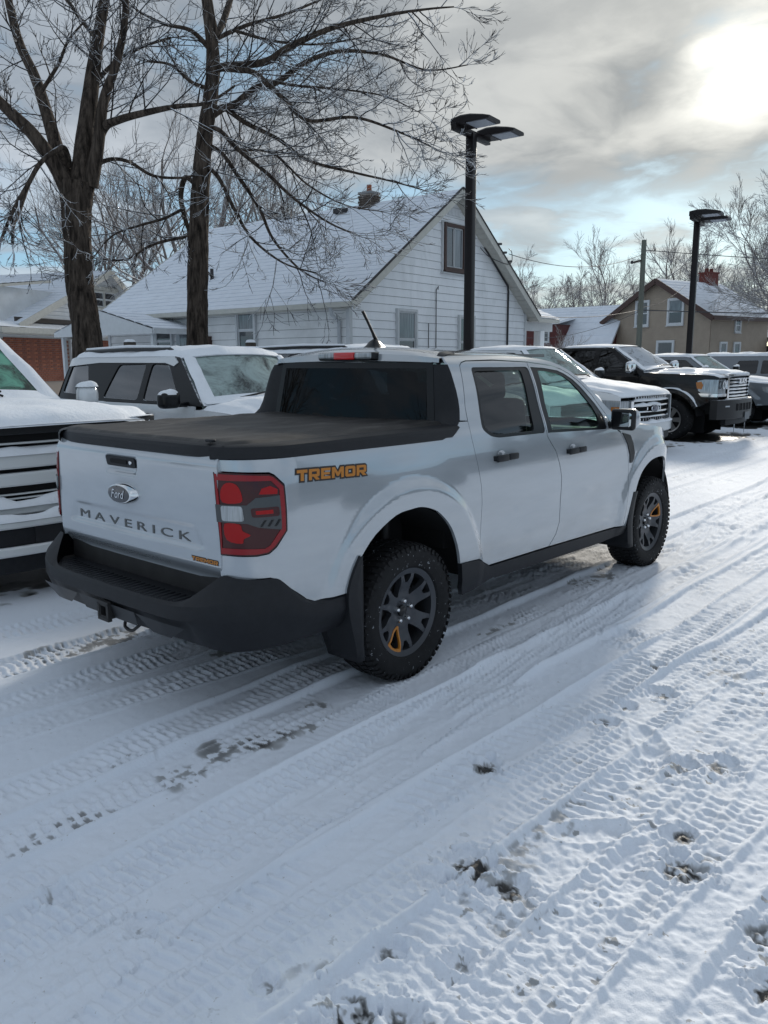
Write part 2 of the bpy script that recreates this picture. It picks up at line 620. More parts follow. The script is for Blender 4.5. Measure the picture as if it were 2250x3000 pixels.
# (y at x = 0, slope, bend, half width, depth kept, tread pitch, tread kind, wear)
TRACKS = [(-.79, .000, .0, .130, .15, .046, 0, .75), (.80, .000, .0, .130, .15, .046, 0, .8), (-1.02, .012, .0, .105, .35, .040, 1, .25),
          (-.50, .010, .0, .12, .30, .043, 1, .4), (.30, -.006, .001, .12, .40, .043, 0, .35),
          (-1.50, -.030, .004, .115, .30, .046, 0, .15), (-1.26, .006, .0, .10, .40, .044, 1, .2), (-1.76, -.012, .0, .115, .30, .060, 2, .25), (-2.00, -.060, -.004, .14, .25, .044, 0, .45),
          (-2.28, -.045, .0, .13, .30, .050, 2, .5), (-2.62, -.10, .0, .13, .55, .046, 0, .55), (-3.05, -.06, .004, .14, .6, .050, 1, .5), (-2.45, .05, .006, .12, .4, .05, 0, .35),
          (-3.5, .02, .0, .14, .4, .05, 1, .4), (1.35, -.02, .002, .12, .45, .05, 0, .3), (-.15, -.10, .01, .11, .5, .042, 1, .2), (-1.3, .11, .0, .11, .45, .046, 0, .25), (-3.4, .22, -.008, .12, .4, .05, 0, .35)]
SPOTS = [(-1.13, -2.07, .075, 1.), (-1.16, -2.22, .07, .75), (-1.27, -2.03, .06, .55), (-.70, -2.61, .075, .8), (-.51, -2.53, .05, .7), (-.54, -1.74, .06, .75), (-.05, -2.34, .075, .65), (.07, -2.46, .07, .6),
         (-1.83, -2.18, .08, .8), (.14, -1.92, .06, .8), (.37, -1.92, .045, .7), (-1.05, -2.98, .065, 1.), (.62, -2.0, .07, .6), (.95, -1.84, .06, .6), (1.27, -1.48, .10, .35),
         (-1.75, -2.28, .05, .6), (-1.6, -2.12, .04, .55), (-1.9, -1.95, .04, .5), (-.85, -2.9, .06, .6), (-1.5, -2.3, .04, .5), (-2.0, -1.5, .05, .4), (-2.1, -1.2, .05, .4)]
PATCH = [(-1.14, -.82, .10, .5), (-1.02, -.86, .09, .62), (-.90, -.88, .10, .55), (-.76, -.90, .10, .42), (-1.41, -.86, .10, .36), (-1.50, -.60, .08, .36), (-.60, -.80, .1, .5), (-.95, .82, .12, .5), (-1.15, .84, .12, .55), (-.7, .8, .14, .5), (-.45, .1, .07, .5)]
FEET = []
_r = np.random.default_rng(5)
for k in range(20):
    FEET.append((_r.uniform(-1.9, 2.6), _r.uniform(-3.4, -2.15), _r.uniform(-.9, .9)))
for k in range(90):
    FEET.append((_r.uniform(3.2, 16), _r.uniform(-3.5, 1.6), _r.uniform(-3, 3)))
UNDER = [(-.4, 4.6, 1.15, 2.5), (2.73, 4.4, 1.0, 2.3), (5.6, 4.6, 1.0, 2.3), (8.3, 4.9, 1.1, 2.5), (11.05, 5.0, 1.2, 2.7), (14.1, 4.8, 1.2, 2.9), (17.9, 4.9, 1.1, 2.7), (1.5, 0, 1.0, 0.0)]


def ground_height(x, y, r):
    near = 1 - ss(9., 16., r)
    mid = 1 - ss(25., 60., r)
    h = .028 + .011 * N1.fbm(x * .9, y * .9, 3) * 1.0
    soft = .007 * N2.fbm(x * 3.1, y * 3.4, 3)
    h = h + soft * mid
    depth = np.zeros_like(x); tread = np.zeros_like(x); wear = np.zeros_like(x)
    jit = .05 * N1.fbm(x * 1.1 + 40, y * .3, 2)
    for k, (y0, sl, bd, hw, keep, pitch, kind, wr) in enumerate(TRACKS):
        yc = y0 + sl * x + bd * x * x * np.clip(1 - x / 40, 0, 1) + jit * (.4 + .3 * (k % 3)) * (0 if k < 2 else 1)
        u = (y - yc) / hw
        a = np.abs(u)
        m = 1 - ss(.92, 1.06, a)
        if kind == 0:
            ph = x / pitch + np.where(u > 0, .5, 0.) + .22 * a + .08 * np.sin(u * 9)
            t = ss(-.35, .35, np.sin(2 * np.pi * ph))
            gro = np.exp(-((a - .42) / .07) ** 2) + np.exp(-(a / .06) ** 2)
            t = np.maximum(t * .8, gro)
        elif kind == 1:
            ph = x / pitch + np.where(np.abs(u) < .4, .5, 0.) + .35 * u
            t = ss(-.3, .5, np.sin(2 * np.pi * ph)) * (1 - ss(.85, 1., a))
            t = np.maximum(t, np.exp(-((a - .45) / .08) ** 2) * .8)
        else:
            ph = x / pitch + .5 * np.abs(u) + np.where(u > 0, .5, 0)
            t = ss(-.1, .6, np.sin(2 * np.pi * ph)) * (.4 + .6 * ss(.1, .3, a))
        brk = ss(-.30, .15, N3.fbm(x * 2.3 + 13 * k, y * 5 + 5 * k, 3))
        sel = m > depth
        depth = np.maximum(depth, m * (1 - keep))
        tread = np.where(m > .4, t * brk * (.55 if y0 < -2.2 else 1.) * (.55 + .9 * np.clip(N1(x * 19 + k, y * 19) + .5, 0, 1)), tread)
        wear = np.where(m > .4, wr * m, wear)
        # berm squeezed out beside the track
        h = h + .010 * np.exp(-((a - 1.16) / .10) ** 2) * (.4 + 1.2 * N2(x * 3 + k, y * 2) + .5)
    ridge = np.exp(-((y + 1.155 - .02 * np.sin(x * 1.3)) / .045) ** 2) * (.5 + .7 * ss(-.3, .2, N2(x * 1.5, y * 2 + 3)))
    h = h * (1 - depth * .80) + .020 * ridge
    h = h + near * tread * .0120 * (depth > .05)
    # trampled strip on the right: broken crumbs
    tr = ss(-1.75, -2.25, y) * (1 - ss(8, 14, x)) + .45 * ss(4, 7, x) * ss(3.5, 1., y)
    tr = np.clip(tr, 0, 1)
    crumb = N3.fbm(x * 13, y * 13, 3, .55)
    crumb2 = N1.fbm(x * 27 + 3, y * 27, 2)
    h = h + near * (tr * .75 + .12) * (.011 * np.maximum(0, crumb + .05) + .011 * np.maximum(0, crumb2)) - near * tr * .003
    h = h + near * .0045 * N1.fbm(x * 34, y * 34, 2) * (.35 + .9 * tr + .6 * (depth > .1))
    bare = np.zeros_like(x)
    for (fx, fy, an) in FEET:
        c, s = math.cos(an), math.sin(an)
        dx, dy = (x - fx) * c + (y - fy) * s, -(x - fx) * s + (y - fy) * c
        e = (dx / .15) ** 2 + (dy / .055) ** 2
        h = h - near * .014 * np.exp(-e ** 2) + near * .008 * np.exp(-((np.sqrt(e) - 1.35) / .22) ** 2)
    nz = N2.fbm(x * 21, y * 21, 4, .6)
    nz2 = N3.fbm(x * 7 + 3, y * 7, 3)
    for (sx, sy, sr, st) in SPOTS:
        d = np.hypot(x - sx, y - sy) / sr
        m = 1 - ss(.45, .95, d + nz * 1.1 + nz2 * .5)
        bare = np.maximum(bare, m * st * ss(-.30 + .5 * (1 - st), .20 + .5 * (1 - st), nz + .22))
        h = h - near * .015 * (1 - ss(.6, 1.3, d + nz * 1.2)) + near * .008 * np.exp(-((d + nz * .8 - 1.35) / .25) ** 2)
    for (sx, sy, sr, st) in PATCH:
        d = np.hypot((x - sx) * .75, (y - sy)) / sr
        bare = np.maximum(bare, st * (1 - ss(.5, 1.2, d + nz2 * .9)) * ss(.55, .15, tread) * ss(-.2, .2, nz + .1))
    # thin places along worn tracks
    bare = np.maximum(bare, near * wear * .62 * ss(.22, .48, N1.fbm(x * 1.7 + 5, y * 6, 4)) * ss(.7, .2, tread) * ss(-.25, .2, nz))
    # scattered grit in the trampled snow
    bare = np.maximum(bare, .42 * near * ss(.52, .62, nz + nz2 * .45) * (.25 + .6 * tr))
    for (ux, uy, hw, hl) in UNDER:
        if hl <= 0: continue
        m = (1 - ss(.82, 1.12, np.abs(x - ux) / hw + nz2 * .35)) * (1 - ss(.86, 1.06, np.abs(y - uy) / hl + nz2 * .2))
        bare = np.maximum(bare, m * .93)
        h = h * (1 - .85 * m)
    # level under this pickup's tyres
    for wx in (0, 3.076):
        for wy in (-.785, .785):
            m = 1 - ss(.6, 1.3, np.hypot((x - wx) / .16, (y - wy) / .13))
            h = h * (1 - m) + (-.004) * m
    return h, np.clip(bare, 0, 1), np.clip(tr * .5 + depth * .5, 0, 1)


dep = np.radians(np.concatenate([np.linspace(82, 50, 60, endpoint=False), np.linspace(50, 1.9, 720)]))
rr = 1.645 / np.tan(dep)
rr = np.concatenate([rr, np.geomspace(52, 900, 26)])
th = np.concatenate([np.radians(np.linspace(-32.5, 32.5, 800)), np.radians(np.linspace(32.5, 327.5, 130))[1:-1]]) + 0.7161
Rg, Tg = np.meshgrid(rr, th, indexing='ij')
X = CAMP[0] + Rg * np.cos(Tg); Y = CAMP[1] + Rg * np.sin(Tg)
Hh, BARE, TROD = ground_height(X.ravel(), Y.ravel(), Rg.ravel())
nr, nth = len(rr), len(th)
Vg = np.column_stack([X.ravel(), Y.ravel(), Hh])
Vg = np.vstack([Vg, [[CAMP[0], CAMP[1], .02]]])
i0 = (np.arange(nr - 1)[:, None] * nth + np.arange(nth)[None, :])
i1 = (np.arange(nr - 1)[:, None] * nth + (np.arange(nth)[None, :] + 1) % nth)
Q = np.stack([i0, i0 + nth, i1 + nth, i1], -1).reshape(-1, 4)
cen_f = np.array([[nr * nth, k, (k + 1) % nth] for k in range(nth)])
me = bpy.data.meshes.new('snowy_ground')
me.vertices.add(len(Vg)); me.vertices.foreach_set('co', Vg.astype(np.float32).ravel())
nl = len(Q) * 4 + len(cen_f) * 3
me.loops.add(nl); me.loops.foreach_set('vertex_index', np.concatenate([Q.ravel(), cen_f.ravel()]).astype(np.int32))
me.polygons.add(len(Q) + len(cen_f))
me.polygons.foreach_set('loop_start', np.concatenate([np.arange(len(Q)) * 4, len(Q) * 4 + np.arange(len(cen_f)) * 3]).astype(np.int32))
me.polygons.foreach_set('use_smooth', np.ones(len(Q) + len(cen_f), bool))
me.update(calc_edges=True)
for nm, dat in (('bare', BARE), ('trod', TROD)):
    at = me.attributes.new(nm, 'FLOAT', 'POINT')
    at.data.foreach_set('value', np.append(dat, 0).astype(np.float32))

gm = bpy.data.materials.new('packed_snow'); gm.use_nodes = True
t = gm.node_tree; t.nodes.clear(); g = G(t)
tcn = g.n('ShaderNodeTexCoord')
co = tcn.outputs['Object']
ab = g.n('ShaderNodeAttribute', attribute_name='bare').outputs['Fac']
at_ = g.n('ShaderNodeAttribute', attribute_name='trod').outputs['Fac']
fine = g.noise(co, 60, 5, .7)
big = g.noise(co, 1.1, 5, .6)
snowc = g.mix(big, (.74, .79, .87), (.82, .86, .92))
snowc = g.mix(g.m('MULTIPLY', g.sstep(g.noise(co, 9, 6, .7), .48, .75), g.m('MULTIPLY', at_, .5)), snowc, (.55, .57, .60))
grit = g.sstep(g.noise(co, 42, 3, .6), .685, .73)
snowc = g.mix(g.m('MULTIPLY', grit, .45), snowc, (.33, .29, .24))
asph = g.mix(fine, (.012, .012, .013), (.050, .048, .046))
asph = g.mix(g.sstep(g.noise(co, 7, 5, .6), .55, .8), asph, (.10, .095, .085))
slush = (.36, .37, .38)
f1 = g.sstep(ab, .06, .38); f2 = g.sstep(ab, .34, .72)
cc = g.mix(f2, g.mix(f1, snowc, slush), asph)
hb = g.m('ADD', g.m('MULTIPLY', fine, .5), g.noise(co, 190, 3, .7))
bmp = g.n('ShaderNodeBump', {'Strength': .42, 'Distance': .006, 'Height': hb})
pb = g.n('ShaderNodeBsdfPrincipled', {'Base Color': cc, 'Roughness': g.n('ShaderNodeMix', {0: f2, 2: .72, 3: .38}).outputs[0], 'Normal': bmp.outputs[0], 'Specular IOR Level': .25})
g.n('ShaderNodeOutputMaterial', {0: pb.outputs[0]})
go = link('snowy_ground', me, None, gm)
tag(go, kind='structure')
# ------------------------------------------------------------------ the white pickup in the middle
ZP = [0.30, 0.42, 0.60, 0.80, 0.95, 1.05, 1.12, 1.18, 1.25, 1.32, 1.53, 1.60, 1.66, 1.70]
YP = [0.850, 0.875, 0.891, 0.898, 0.896, 0.888, 0.879, 0.867, 0.850, 0.827, 0.757, 0.722, 0.668, 0.60]
XE, RC = -0.74, 0.24


def tside(s, z, off=0., sg=-1):
    """skin of the pickup: s runs along the body and round the rear corner"""
    A = R_(72)
    fl = 0.
    if s < XE:
        a = min((XE - s) / RC, A)
        x = XE - RC * 1.18 * math.sin(a)
        dy = -RC * (1 - math.cos(a))
        rest = (XE - s) - RC * A
        if rest > 0:
            x -= rest * math.cos(A) * 1.18
            dy -= rest * math.sin(A)
        nx, ny = -math.sin(a), math.cos(a) * 1.18
        n = math.hypot(nx, ny); nx /= n; ny /= n
    else:
        x = s
        dy = 0.010 * sst(-.74, .2, s)
        if s > 1.9: dy -= 0.004 * (s - 1.9)
        if s > 3.02: dy -= 0.21 * ((s - 3.02) / .65) ** 2
        nx, ny = 0., 1.
        for cx, cz in ((0.0, .40), (3.076, .385)):
            r = math.hypot(s - cx, z - cz)
            if r < .80:
                fl = max(fl, 0.022 * (1 - sst(.60, .675, r)) * sst(.28, .45, z) + 0.006 * (1 - sst(.62, .80, r)))
    Y = pch(z, ZP, YP) + dy + fl
    # soft crease above the sill and a waist below the shoulder
    if s > -.6: Y -= 0.008 * math.exp(-((z - .72) / .10) ** 2) * (1 - sst(.5, .75, abs(z - .72)))
    return (x + nx * off, sg * (Y + ny * off), z)


def inset(poly, d):
    P = np.array(poly, float)
    n = len(P)
    area = sum(P[i - 1][0] * P[i][1] - P[i][0] * P[i - 1][1] for i in range(n))
    sgn = 1 if area > 0 else -1
    out = []
    for i in range(n):
        a, b, c = P[i - 1], P[i], P[(i + 1) % n]
        e1, e2 = b - a, c - b
        e1 /= np.linalg.norm(e1) + 1e-9; e2 /= np.linalg.norm(e2) + 1e-9
        n1, n2 = np.array((-e1[1], e1[0])) * sgn, np.array((-e2[1], e2[0])) * sgn
        h = n1 + n2
        h = h / max(.35, (h @ h) / 2) if (h @ h) > 1e-6 else n1
        out.append(tuple(b + h * d))
    return out


truck = empty('pickup_truck', (0, 0, 0), 0, 'clean white pickup with orange TREMOR decal and black bed cover standing in the lane', 'pickup truck')
T = truck
WIN_CLEAR = glass_mat('clear_car_glass', (.62, .80, .74))
WIN_DARK = glass_mat('privacy_glass', (.17, .185, .19), refl=1.3)
WIN_BLACK = glass_mat('rear_privacy_glass', (.016, .018, .022), refl=.35)
REDLENS = mat('red_lamp_lens', (.26, .004, .009), .10, coat=.35, spec=.3)
REDDARK = mat('dark_red_lens', (.045, .002, .004), .10, coat=.35, spec=.3)
REDBRIGHT = mat('glow_and_marker_red', (.36, .006, .008), .2, coat=.15, spec=.2)
SMOKE = mat('smoked_lens', (.045, .050, .055), .2, coat=.3)
CLEARL = mat('clear_lamp_lens', (.34, .37, .39), .12, metal=.35, coat=.8, var=.4, vscale=60, stretch=(1, 1, .05))

DOOR_TOP = [(2.265, 1.246), (2.107, 1.401), (1.99, 1.485), (1.866, 1.551), (1.775, 1.584), (1.673, 1.607), (1.403, 1.632)]
FRL = [(1.400, 1.632), (1.384, 1.60), (1.377, 1.375), (1.392, 1.171), (1.43, 1.12), (1.475, 1.071), (1.516, .983), (1.54, .90), (1.546, .817), (1.552, .70), (1.547, .598), (1.51, .52), (1.435, .45)]
RDL = [(.739, 1.641), (.687, 1.632), (.655, 1.615), (.640, 1.590), (.602, 1.469), (.580, 1.39), (.573, 1.313), (.572, 1.22), (.582, 1.137), (.600, 1.05), (.619, .952), (.628, .85), (.627, .707), (.610, .60), (.579, .538)]
REAR_DOOR = RDL + [(.731, .464)] + FRL[::-1] + [(1.032, 1.644)]
FRONT_DOOR = FRL + [(2.501, .418), (2.53, .60), (2.556, .75), (2.562, .816), (2.55, .92), (2.52, 1.016), (2.44, 1.118), (2.36, 1.158), (2.30, 1.168)] + DOOR_TOP
LAMP = [(-1.088, .831), (-1.068, .831), (-.997, .831), (-.935, .832), (-.891, .840), (-.864, .866), (-.82, .931), (-.816, 1.023), (-.814, 1.125), (-.846, 1.166), (-.864, 1.176), (-.965, 1.182), (-1.085, 1.186), (-1.092, 1.1), (-1.094, 1.0)]
ARCH = spline([(.405, .53), (.371, .658), (.309, .766), (.203, .857), (.131, .892), (.045, .914), (-.037, .914), (-.154, .900), (-.301, .828), (-.393, .737), (-.45, .66), (-.488, .58)], 3)
BUMPLINE = [(-.621, .582), (-.679, .581), (-.728, .602), (-.816, .679), (-.861, .719), (-.885, .730), (-.978, .724), (-1.046, .728), (-1.094, .732)]
BED = ([(-1.073, 1.250), (-1.084, 1.233), (-1.087, 1.19)] + [(-1.0, 1.188), (-.86, 1.183), (-.842, 1.172), (-.807, 1.128), (-.809, 1.02), (-.813, .929), (-.858, .860), (-.888, .833), (-.935, .825), (-1.0, .824)]
       + [(-1.103, .825), (-1.098, .735)] + BUMPLINE[::-1] + ARCH[::-1] + [(.42, .545), (.579, .538)] + RDL[::-1][1:9] + [(.573, 1.310), (.496, 1.312), (.44, 1.272), (.395, 1.243), (.311, 1.235), (-.565, 1.250), (-.938, 1.254)])
SURR = [(.311, 1.235), (.395, 1.243), (.455, 1.285), (.50, 1.326), (.521, 1.38), (.531, 1.472), (.538, 1.582), (.545, 1.625)]
ROOF_EDGE = [(.560, 1.664), (.62, 1.672), (.9, 1.676), (1.15, 1.672), (1.4, 1.664), (1.58, 1.652), (1.7, 1.636), (1.8, 1.608), (1.9, 1.568), (2.02, 1.50), (2.15, 1.415), (2.33, 1.285), (2.47, 1.178)]
CABSIDE = ([(.500, 1.318), (.521, 1.38), (.531, 1.472), (.538, 1.582)] + ROOF_EDGE + [(2.445, 1.125), (2.37, 1.164), (2.305, 1.174)] + DOOR_TOP + [(1.032, 1.646)] + RDL[:7])
FARCH = spline([(2.600, .405), (2.622, .53), (2.66, .638), (2.733, .772), (2.80, .83), (2.887, .868), (2.973, .885), (3.076, .890), (3.18, .880), (3.28, .84), (3.38, .765), (3.46, .66), (3.50, .55), (3.51, .43)], 3)
HOODL = [(2.47, 1.172), (2.7, 1.160), (3.0, 1.138), (3.2, 1.112), (3.38, 1.070), (3.50, 1.02), (3.60, .955)]
FENDER = [(2.501, .412), (2.53, .60), (2.556, .75), (2.562, .816), (2.55, .92), (2.52, 1.016), (2.44, 1.122)] + HOODL + [(3.62, .90), (3.62, .43)] + FARCH[::-1]
SILL = [(.400, .545), (.569, .535), (.735, .459), (1.435, .445), (2.501, .413), (2.612, .405), (2.60, .352), (2.2, .336), (.81, .372), (.79, .38), (.47, .345), (.43, .40)]
REAR_WIN = roundpoly([(.747, 1.604), (1.372, 1.602), (1.366, 1.40), (1.378, 1.192), (.838, 1.202), (.765, 1.215), (.692, 1.258)], .03)
REAR_GLS = roundpoly([(.762, 1.582), (1.280, 1.583), (1.262, 1.38), (1.252, 1.212), (.848, 1.220), (.785, 1.231), (.725, 1.266)], .03)
FRONT_WIN = [(1.402, 1.601), (1.55, 1.594), (1.727, 1.574), (1.80, 1.552), (1.887, 1.514), (1.98, 1.455), (2.126, 1.340), (2.20, 1.26), (2.238, 1.172), (2.215, 1.160), (1.406, 1.190), (1.394, 1.375)]
FRONT_GLS = [(1.478, 1.577), (1.58, 1.571), (1.712, 1.554), (1.78, 1.536), (1.853, 1.500), (1.95, 1.43), (2.07, 1.332), (2.118, 1.262), (2.122, 1.20), (2.10, 1.180), (1.465, 1.208), (1.455, 1.38)]
VENT = [(2.461, 1.118), (2.59, 1.092), (2.632, 1.03), (2.649, .955), (2.63, .91), (2.603, .886), (2.570, .887), (2.570, .95), (2.535, 1.03), (2.488, 1.085)]
YEDGE = lambda x: pch(x, [p[0] for p in ROOF_EDGE], [p[1] for p in ROOF_EDGE])

for sg in (-1, 1):
    fs = lambda k=0.: (lambda s, z, o, k=k, sg=sg: tside(s, z, o + k, sg))
    fl = sg > 0
    bs = panel('bed_side', BED, fs(), PAINT, T, flip=fl, step=.020)
    panel('cab_side', inset(CABSIDE, .002), fs(), PAINT, T, flip=fl, step=.045)
    fe = panel('front_fender', FENDER, fs(), PAINT, T, flip=fl, step=.024)
    panel('fender_vent', VENT, fs(.006), PLASTIC_S, fe, flip=fl, step=.04, lip=.008)
    panel('sill_cladding', SILL, fs(.010), PLASTIC, T, flip=fl, step=.05, lip=.03)
    for dn, dp, wo_, gl_, gm in (('rear_door', REAR_DOOR, REAR_WIN, REAR_GLS, WIN_DARK), ('front_door', FRONT_DOOR, FRONT_WIN, FRONT_GLS, WIN_CLEAR)):
        d = panel(dn, inset(dp, .0035), fs(), PAINT, T, holes=[wo_], flip=fl, step=.035, lip=.02)
        panel('window_trim', inset(wo_, .001), fs(-.004), PLASTIC_S, d, holes=[gl_], flip=fl, step=.04, lip=.012)
        panel('window', inset(gl_, -.004), fs(-.014), gm, d, flip=fl, step=.06, lip=0)
        hx = .875 if dn[0] == 'r' else 1.728
        hz = 1.088 if dn[0] == 'r' else 1.055
        # handle cup (a shallow dish) and bar
        y0 = abs(tside(hx, hz, 0, 1)[1])
        cup = lathe('handle_cup', [(.0, -.004), (.022, -.0035), (.036, -.001), (.045, .0012), (.047, .0005)], PAINT, d, 24, 'y', c=(hx - .04, 0, hz - .002))
        for v in cup.data.vertices: v.co.y = sg * (y0 + v.co.y + .0015)
        hb = bmesh.new()
        bm_box(hb, (hx - .058, sg * (y0 + .026), hz), (.118, .022, .040), None, .009, 2)
        bm_box(hb, (hx + .066, sg * (y0 + .022), hz), (.100, .020, .038), None, .009, 2)
        bm_box(hb, (hx - .10, sg * (y0 + .008), hz), (.03, .03, .030), None, .006, 2)
        from_bm('door_handle', hb, PLASTIC, d, True, 50)
    # tail lamp
    tl = panel('tail_light', LAMP, fs(.012), REDDARK, T, flip=fl, step=.03, lip=.02)
    ring_in = [(-1.078, .862), (-.905, .862), (-.886, .874), (-.842, .943), (-.838, 1.075), (-.836, 1.112), (-.862, 1.149), (-1.074, 1.153)]
    panel('lens_border', inset(LAMP, .006), fs(.016), REDLENS, tl, holes=[ring_in], flip=fl, step=.03, lip=.006)
    panel('glow_blob', spline([(-1.06, 1.06), (-1.062, 1.11), (-1.03, 1.143), (-.99, 1.135), (-.975, 1.09), (-.985, 1.06)], 3, True), fs(.014), REDBRIGHT, tl, flip=fl, step=.03, lip=0)  # bright red patches paint the glow inside the lens
    panel('glow_blob', [(-.912, 1.094), (-.845, 1.092), (-.842, 1.112), (-.868, 1.128), (-.90, 1.118)], fs(.014), REDBRIGHT, tl, flip=fl, step=.03, lip=0)
    panel('glow_blob', spline([(-1.06, .968), (-1.055, .90), (-.99, .885), (-.982, .905), (-.955, .922), (-.985, .94), (-.995, .968)], 3, True), fs(.014), REDBRIGHT, tl, flip=fl, step=.03, lip=0)
    panel('smoked_band', [(-1.094, 1.05), (-1.076, 1.05), (-.96, 1.05), (-.925, 1.080), (-.838, 1.086), (-.8385, 1.0), (-.841, .94), (-.925, .955), (-.965, .972), (-1.076, .975), (-1.094, .975)], fs(.0175), SMOKE, tl, flip=fl, step=.03, lip=.004)
    panel('reverse_lens', roundpoly([(-1.068, 1.046), (-.978, 1.046), (-.974, .982), (-1.068, .981)], .012), fs(.020), CLEARL, tl, flip=fl, step=.03, lip=.004)
    panel('side_marker', roundpoly([(-.948, 1.037), (-.845, 1.040), (-.845, 1.000), (-.945, .998)], .01), fs(.020), REDDARK, tl, flip=fl, step=.03, lip=.004)
    panel('side_marker_reflector', [(-.930, 1.026), (-.868, 1.029), (-.868, 1.012), (-.930, 1.010)], fs(.022), REDBRIGHT, tl, flip=fl, step=.03, lip=0)
    for k in range(3):
        a = -.918 + .026 * k
        panel('marker_rib', [(a, .958), (a + .008, .958), (a + .024, .985), (a + .016, .985)], fs(.0205), PLASTIC_S, tl, flip=fl, step=.03, lip=.003)
    # cap over the bed rail
    prof = [(.002, 1.236), (.007, 1.243), (.007, 1.276), (.000, 1.290), (-.014, 1.297), (-.085, 1.299), (-.085, 1.25)]
    ss = list(np.linspace(-1.092, -.74, 14)) + list(np.linspace(-.65, .31, 16)) + [.34, .37, .40, .43, .46]
    def capf(s, k, sg=sg):
        o, z = prof[k]
        zz = z
        if s > .312:
            zl = pch(s, [p[0] for p in SURR[:4]], [p[1] for p in SURR[:4]]) - 1.235 + 1.226
            zz = max(z, zl + (.0 if k == 0 else .006)) if k < 3 else max(z, zl + .012)
        base = tside(s, 1.245, o, sg)
        return (base[0], base[1], zz + (-.010 * sst(-.9, .31, s) if k < 2 and s <= .312 else 0))
    grid('bed_rail_cap', capf, ss, list(range(len(prof))), PLASTIC, T, flip=sg > 0, ang=25)
    # black corner that wraps from the back glass round to the side
    zs = [1.243, 1.262, 1.29, 1.33, 1.38, 1.43, 1.48, 1.53, 1.575, 1.60, 1.622]
    def sailf(z, t, sg=sg):
        so = pch(z, [p[1] for p in SURR[1:]], [p[0] for p in SURR[1:]])
        O = np.array(tside(so, z, .003, 1))
        gx = .492 + .045 * (z - 1.285) / .335
        Gp = np.array((gx, .672 - .047 * (z - 1.285) / .335, z))
        rear = sst(1.36, 1.25, z)
        Kp = np.array((gx - .10 * rear - .006, O[1] - .004, z))
        P = (1 - t) ** 2 * Gp + 2 * t * (1 - t) * Kp + t * t * O
        return (P[0], sg * P[1], z)
    grid('rear_pillar_trim', sailf, zs, list(np.linspace(0, 1, 9)), PLASTIC, T, flip=sg < 0, ang=50)
    # strip along the roof ditch
    def ditch(x, k, sg=sg):
        e = tside(x, YEDGE(max(x, .565)), 0, 1)
        yy = e[1] + (.003, .000, -.046, -.052)[k]
        drop = -.05 * sst(.60, .535, x)
        return (x - .012 * sst(.60, .535, x), sg * yy, e[2] + (.001, .006, .020, .010)[k] + drop)
    grid('roof_molding', ditch, [.536, .545, .56, .58, .60, .64, .70], [0, 1, 2, 3], PLASTIC_S, T, flip=sg > 0)
    # mirror
    mir = bmesh.new()
    bm_box(mir, (2.32, sg * .985, 1.232), (.120, .175, .142), None, .052, 5)
    mo = from_bm('side_mirror', mir, PAINT, T, True, 60)
    bm = bmesh.new()
    bm_box(bm, (2.264, sg * .983, 1.228), (.052, .180, .148), None, .024, 4)
    bm_box(bm, (2.295, sg * .900, 1.185), (.09, .14, .05), None, .015, 2)
    from_bm('mirror_shell', bm, PLASTIC_S, mo, True, 60)
    box('mirror_glass', (2.2365, sg * .985, 1.230), (.003, .134, .102), mat('mirror_silver', (.55, .60, .61), .02, metal=1.), mo, .012, rot=Matrix.Rotation(sg * R_(13), 3, 'Z') @ Matrix.Rotation(R_(2), 3, 'Y'))
    # door glass run and inner door cards
    box('door_card', (1.55, sg * .80, .83), (2.0, .05, .68), INTERIOR, T)

# roof skin, rear edge rolled down over the glass
def rooff(u, v):
    i, du = u
    x = du
    ze = YEDGE(max(x, .565))
    e = tside(max(x, .565), ze, 0, 1)
    crown = .050 * (1 - abs(v) ** 2.6) + .002
    roll = {0: (0, .004), 1: (0, -.018), 2: (0, -.020), 3: (0, -.008)}.get(i, (0, 0))
    front = sst(1.2, 1.9, x) * .006 * (1 - v * v)
    bow = -.03 * (1 - v * v) * (1 - sst(.55, .9, x)) * 0.6
    z = ze - .002 + crown * (1 - .25 * sst(1.5, 2.0, x)) + front
    if i in (0, 1): z = 1.626 + .012 * (1 - v * v) + .006 * i
    elif i == 2: z = z * .62 + 1.640 * .38
    elif i == 3: z -= .006
    return (x + roll[1] + bow, v * (e[1] - .001), z)
ru = [(0, .548), (1, .548), (2, .552), (3, .572)] + [(9, x) for x in (.61, .7, .85, 1.0, 1.2, 1.4, 1.55, 1.7, 1.8, 1.86)]
rv = [-1, -.97, -.92, -.84, -.72, -.56, -.4, -.2, 0, .2, .4, .56, .72, .84, .92, .97, 1]
grid('roof', rooff, ru, rv, PAINT, T, ang=40)
# windscreen and its cowl
def wsf(t, v):
    z = 1.672 + (1.168 - 1.672) * t
    xe = pch(-z, [-p[1] for p in ROOF_EDGE[6:]], [p[0] for p in ROOF_EDGE[6:]])
    e = tside(xe, min(z, 1.636), 0, 1)
    return (xe + .17 * (1 - v * v) + .05 * t * (1 - v * v), v * (e[1] - .02), z + .055 * (1 - v * v) * (1 - t))
wst = list(np.linspace(.07, 1, 9))
grid('windshield', wsf, wst, list(np.linspace(-1, 1, 13)), WIN_CLEAR, T)
def hoodf(u, v):
    z = pch(u, [p[0] for p in HOODL], [p[1] for p in HOODL])
    e = tside(u, z, 0, 1)
    fx = u + (.12 * (1 - v * v) if u > 3.3 else .12 * (1 - v * v) * sst(2.9, 3.3, u))
    c = .035 * sst(0, .8, 1 - abs(v) ** 2.5) + .010 * math.exp(-((abs(v) - .62) / .12) ** 2)
    return (fx, v * e[1], z + c * (1 - .5 * sst(3.3, 3.6, u)))
